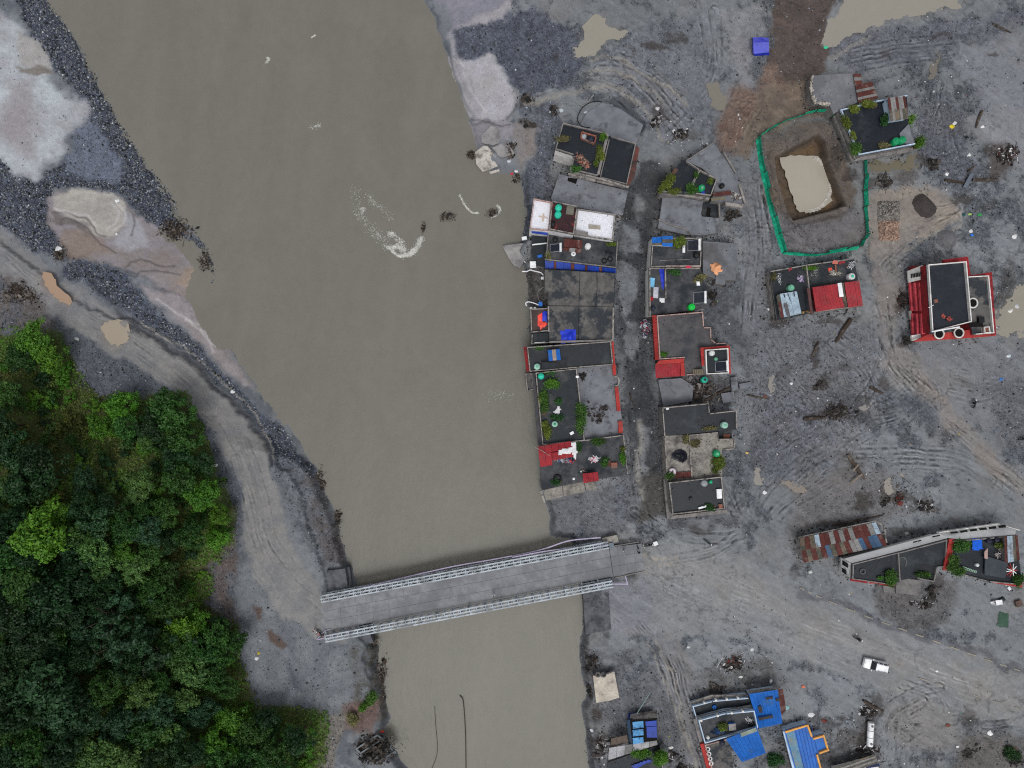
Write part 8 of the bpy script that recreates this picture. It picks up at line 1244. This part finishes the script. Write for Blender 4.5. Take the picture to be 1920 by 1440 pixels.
TL = {'dark': 'dark green tree', 'mid': 'mid green tree', 'bright': 'bright green tree', 'olive': 'olive green tree', 'pale': 'pale leaved tree', 'blue': 'bluish green tree'}
BL = {'dark': 'dark green shrub', 'mid': 'mid green shrub', 'bright': 'bright green shrub', 'olive': 'olive brown shrub', 'pale': 'pale greyish shrub'}
def slope_pt(px, py, up): x, y, z = ground_pt(px, py, up); return Vector(((x-960)*S, -(y-720)*S, z))
def place_words(x, y):
    d = float(seg_dist(np.array([x], np.float32), np.array([y], np.float32), FOREST, True)[0])
    if y < 760 and x < 160: return 'at the upper tip of the forest'
    if d < 42: return 'on the forest rim by the '+('gravel fan' if y < 765 and x < 330 else 'road bend' if y < 990 else 'bridge end' if y < 1200 else 'lower yard' if x < 470 else 'footpath')
    if y > 1375: return 'along the bottom edge of the forest'+(' near the corner' if x < 200 else '')
    if x < 70: return 'against the forest\'s west border'+(' in its upper half' if y < 1000 else ' in its lower half')
    if y < 900: return 'on the dry upper slope'+(' near the road' if x > 220 else '')
    if y < 1090: return 'above the leaning plumes'+(' towards the west' if x < 170 else ' towards the road' if x > 300 else '')
    return ('beside the leaning plumes' if 130 < x < 320 and y < 1250 else 'below the leaning plumes'+(' towards the west' if x < 170 else '') if y > 1240 and x < 330 else 'on the lower slope towards the yard' if x >= 320 else 'west of the leaning plumes')
WAIT = {}
def name_later(t, look, x, y): WAIT.setdefault(look+' '+place_words(x, y), []).append((y, x, t))
def name_all():
    nth = ['northernmost', 'second', 'third', 'fourth', 'fifth', 'sixth', 'seventh', 'eighth', 'ninth', 'tenth', 'eleventh', 'twelfth', 'thirteenth', 'fourteenth', 'fifteenth']
    for lb, ls in WAIT.items():
        ls.sort(key=lambda q: q[:2])
        for k, (y, x, t) in enumerate(ls): t['label'] = lb if len(ls) == 1 else (nth[min(k, 14)]+' '+lb)
def tree(px, py, rad, kind, i, mesh=None, label=None, rz=None):
    sc = rad/42.0; p = slope_pt(px, py, 6*sc); t = thing('forest_tree', '', 'tree', p, 'trees of the forest slope'); h = 4.2*sc; name_later(t, ('broad ' if rad > 37 else 'small ' if rad < 27 else '')+(label or TL[kind]), px, py)
    c = link('crown', mesh or KIND[kind][i % 2], t, (0, 0, h)); c.scale = (sc*rng.uniform(.88, 1.15), sc*rng.uniform(.88, 1.15), sc*rng.uniform(.9, 1.25)); c.rotation_euler = (0, 0, rng.uniform(0, 6.28) if rz is None else rz)
    k = link('trunk', TRK[i % 3], t); k.scale = (sc, sc, sc*1.15)
def bush(px, py, rad, kind, i):
    sc = rad/18.0; p = slope_pt(px, py, 1.0); t = thing('forest_shrub', '', 'shrub', p, 'shrubs of the forest slope'); name_later(t, ('big ' if rad > 16.5 else 'little ' if rad < 13 else '')+BL[kind], px, py); c = link('foliage', BUSH[kind][i % 2], t, (0, 0, .2)); c.scale = (sc, sc, sc*rng.uniform(.8, 1.2)); c.rotation_euler = (0, 0, rng.uniform(0, 6.28))
# crowns one can make out in the photograph
TREES = [(322, 772, 40, 'mid'), (290, 800, 34, 'dark'), (345, 822, 34, 'mid'), (280, 826, 22, 'pale'), (232, 762, 34, 'bright'), (190, 800, 26, 'bright'), (240, 800, 30, 'mid'), (62, 640, 34, 'bright'), (95, 670, 30, 'bright'), (40, 665, 30, 'mid'), (80, 870, 44, 'dark'), (30, 850, 34, 'dark'), (60, 905, 44, 'dark'), (110, 960, 30, 'bright'), (20, 920, 30, 'pale'), (80, 1000, 44, 'bright'), (55, 1040, 36, 'dark'), (30, 985, 36, 'dark'), (160, 900, 26, 'blue'), (270, 905, 26, 'pale'), (255, 930, 22, 'pale'), (310, 960, 30, 'mid'), (340, 900, 34, 'mid'), (380, 930, 34, 'bright'), (415, 965, 26, 'bright'), (360, 1000, 34, 'mid'), (410, 1010, 24, 'bright'), (180, 1030, 32, 'pale'), (185, 1062, 30, 'pale'), (232, 1030, 22, 'bright'), (250, 1065, 32, 'pale'), (280, 1040, 26, 'mid'), (310, 1075, 30, 'mid'), (285, 1108, 32, 'mid'), (330, 1130, 30, 'mid'), (140, 1080, 40, 'dark'), (100, 1110, 44, 'dark'), (40, 1100, 40, 'mid'), (20, 1150, 40, 'dark'), (120, 1150, 36, 'dark'), (60, 1200, 40, 'dark'), (290, 1145, 22, 'pale'), (345, 1180, 32, 'bright'), (375, 1165, 24, 'bright'), (410, 1190, 30, 'mid'), (380, 1220, 32, 'mid'), (420, 1230, 26, 'mid'), (360, 1255, 34, 'pale'), (400, 1270, 30, 'mid'), (430, 1290, 26, 'mid'), (240, 1255, 30, 'dark'), (200, 1290, 34, 'mid'), (150, 1320, 34, 'dark'), (80, 1290, 50, 'blue'), (40, 1330, 44, 'dark'), (110, 1350, 36, 'blue'), (270, 1300, 32, 'pale'), (300, 1330, 34, 'blue'), (340, 1310, 30, 'pale'), (380, 1330, 30, 'blue'), (170, 1345, 34, 'blue'), (230, 1350, 30, 'blue'), (280, 1370, 34, 'mid'), (320, 1370, 28, 'pale'), (430, 1350, 30, 'bright'), (400, 1390, 30, 'bright'), (440, 1420, 26, 'bright'), (350, 1410, 36, 'dark'), (180, 1410, 38, 'pale'), (220, 1430, 38, 'pale'), (120, 1400, 40, 'dark'), (60, 1400, 36, 'mid'), (20, 1420, 34, 'blue'), (480, 1370, 32, 'mid'), (520, 1400, 32, 'mid'), (505, 1350, 28, 'dark'), (470, 1430, 32, 'mid'), (300, 1430, 34, 'dark'), (150, 1230, 34, 'dark'), (0, 1250, 40, 'dark'), (0, 1050, 36, 'mid'), (0, 800, 36, 'dark'), (10, 740, 30, 'mid'), (430, 1130, 1, ''), (395, 1110, 1, ''), (415, 1175, 22, 'dark'), (445, 1200, 24, 'mid'), (380, 870, 28, 'dark'), (200, 950, 28, 'dark'), (240, 985, 30, 'mid'), (150, 1000, 30, 'mid'), (330, 860, 30, 'dark')]
for i, (x, y, r, k) in enumerate(TREES):
    if k: tree(x, y, r, k, i)
for i, (x, y, r, a) in enumerate([(215, 1130, 46, 30), (195, 1165, 52, 28), (240, 1180, 50, 30), (215, 1215, 56, 30), (250, 1212, 44, 32), (285, 1235, 48, 25), (80, 1170, 36, 110), (180, 1195, 44, 30)]): tree(x, y, r, 'blue', i, FEATH[i % 2], 'bluish plume like leaning tree', R(a))
fx = rng.uniform(-30, 610, 6000); fy = rng.uniform(610, 1470, 6000); din = seg_dist(fx.astype(np.float32), fy.astype(np.float32), [(x, y) for x, y in FOREST], True); ok = din > 12; fx, fy, din = fx[ok], fy[ok], din[ok]
taken = [(x, y, r) for x, y, r, k in TREES]; n1_ = 0; n2_ = 0
for x, y, d in zip(fx, fy, din):
    low = y > 930 and d > 45
    if low and n1_ < 70 and all(math.hypot(x-a, y-b) > (r+22)*.62 for a, b, r in taken):
        r = rng.uniform(22, 34); tree(x, y, r, ['dark', 'dark', 'blue', 'mid'][n1_ % 4], n1_); taken.append((x, y, r)); n1_ += 1
    elif n2_ < 295 and all(math.hypot(x-a, y-b) > max(9, r*.52) for a, b, r in taken):
        r = rng.uniform(11, 19); v = float(vnoise(np.array([x/40.0]), np.array([y/40.0]), 3)[0]); k = 'bright' if d < 40 else ('olive' if v > .70 else 'mid' if v > .42 else 'bright' if v > .28 else 'dark'); 
        if rng.random() < .12: k = 'pale'
        bush(x, y, r, k, n2_); taken.append((x, y, r*.8)); n2_ += 1
name_all()
# undergrowth between the shrubs
N = 90000; ux = rng.uniform(-60, 620, N); uy = rng.uniform(600, 1500, N); fxp = FORP; du = seg_dist(ux.astype(np.float32), uy.astype(np.float32), FORP, True)+6*fbm(ux.astype(np.float32), uy.astype(np.float32), 14, 3, 2); gap = fbm(ux.astype(np.float32), uy.astype(np.float32), 26, 3, 4); ok = (du > -5) & (gap < .6); ux, uy, du, gap = ux[ok], uy[ok], du[ok], gap[ok]; n = len(ux)
pos = np.stack([(ux-960)*S, -(uy-720)*S, gz(ux, uy)+rng.uniform(.05, .7, n)], 1); v = np.clip(.3+.7*fbm(ux.astype(np.float32), uy.astype(np.float32), 50, 4, 6), 0, 1)[:, None]; w = rng.uniform(.6, 1.25, (n, 1)); uc = (np.array(C(76, 112, 34))*(1-v)+np.array(C(84, 82, 42))*v)*w
V, F, cc = leaves(n, pos, .22, uc, .9); tag(link('undergrowth', raw_mesh('undergrowth', V, F, leafmat('ground'), cc)), 'grass and low undergrowth covering the forest slope', kind='stuff')
# weeds on the bank below the bridge
for x, y, rx, ry, k, lb in [(695, 1308, 8, 12, 'fresh', 'green weeds on the eroded bank below the bridge'), (678, 1330, 6, 5, 'lime', 'bright tuft on the reddish bank'), (660, 1352, 10, 8, 'dry', 'dry scrub beside the red soil'), (1870, 1390, 1, 1, 'dark', ''), (1900, 1410, 14, 12, 'dark', 'dark bush in the bottom right brush pile'), (1510, 1440, 1, 1, 'dark', ''), (1455, 1425, 14, 10, 'dark', 'garden bush between the blue roofs'), (1450, 1035, 1, 1, 'dark', '')]:
    if lb: p = G(x, y); q = unP(Vector((p.x, p.y, 0))); plant(q[0], q[1], p.z, rx, ry, lb, k, .8)
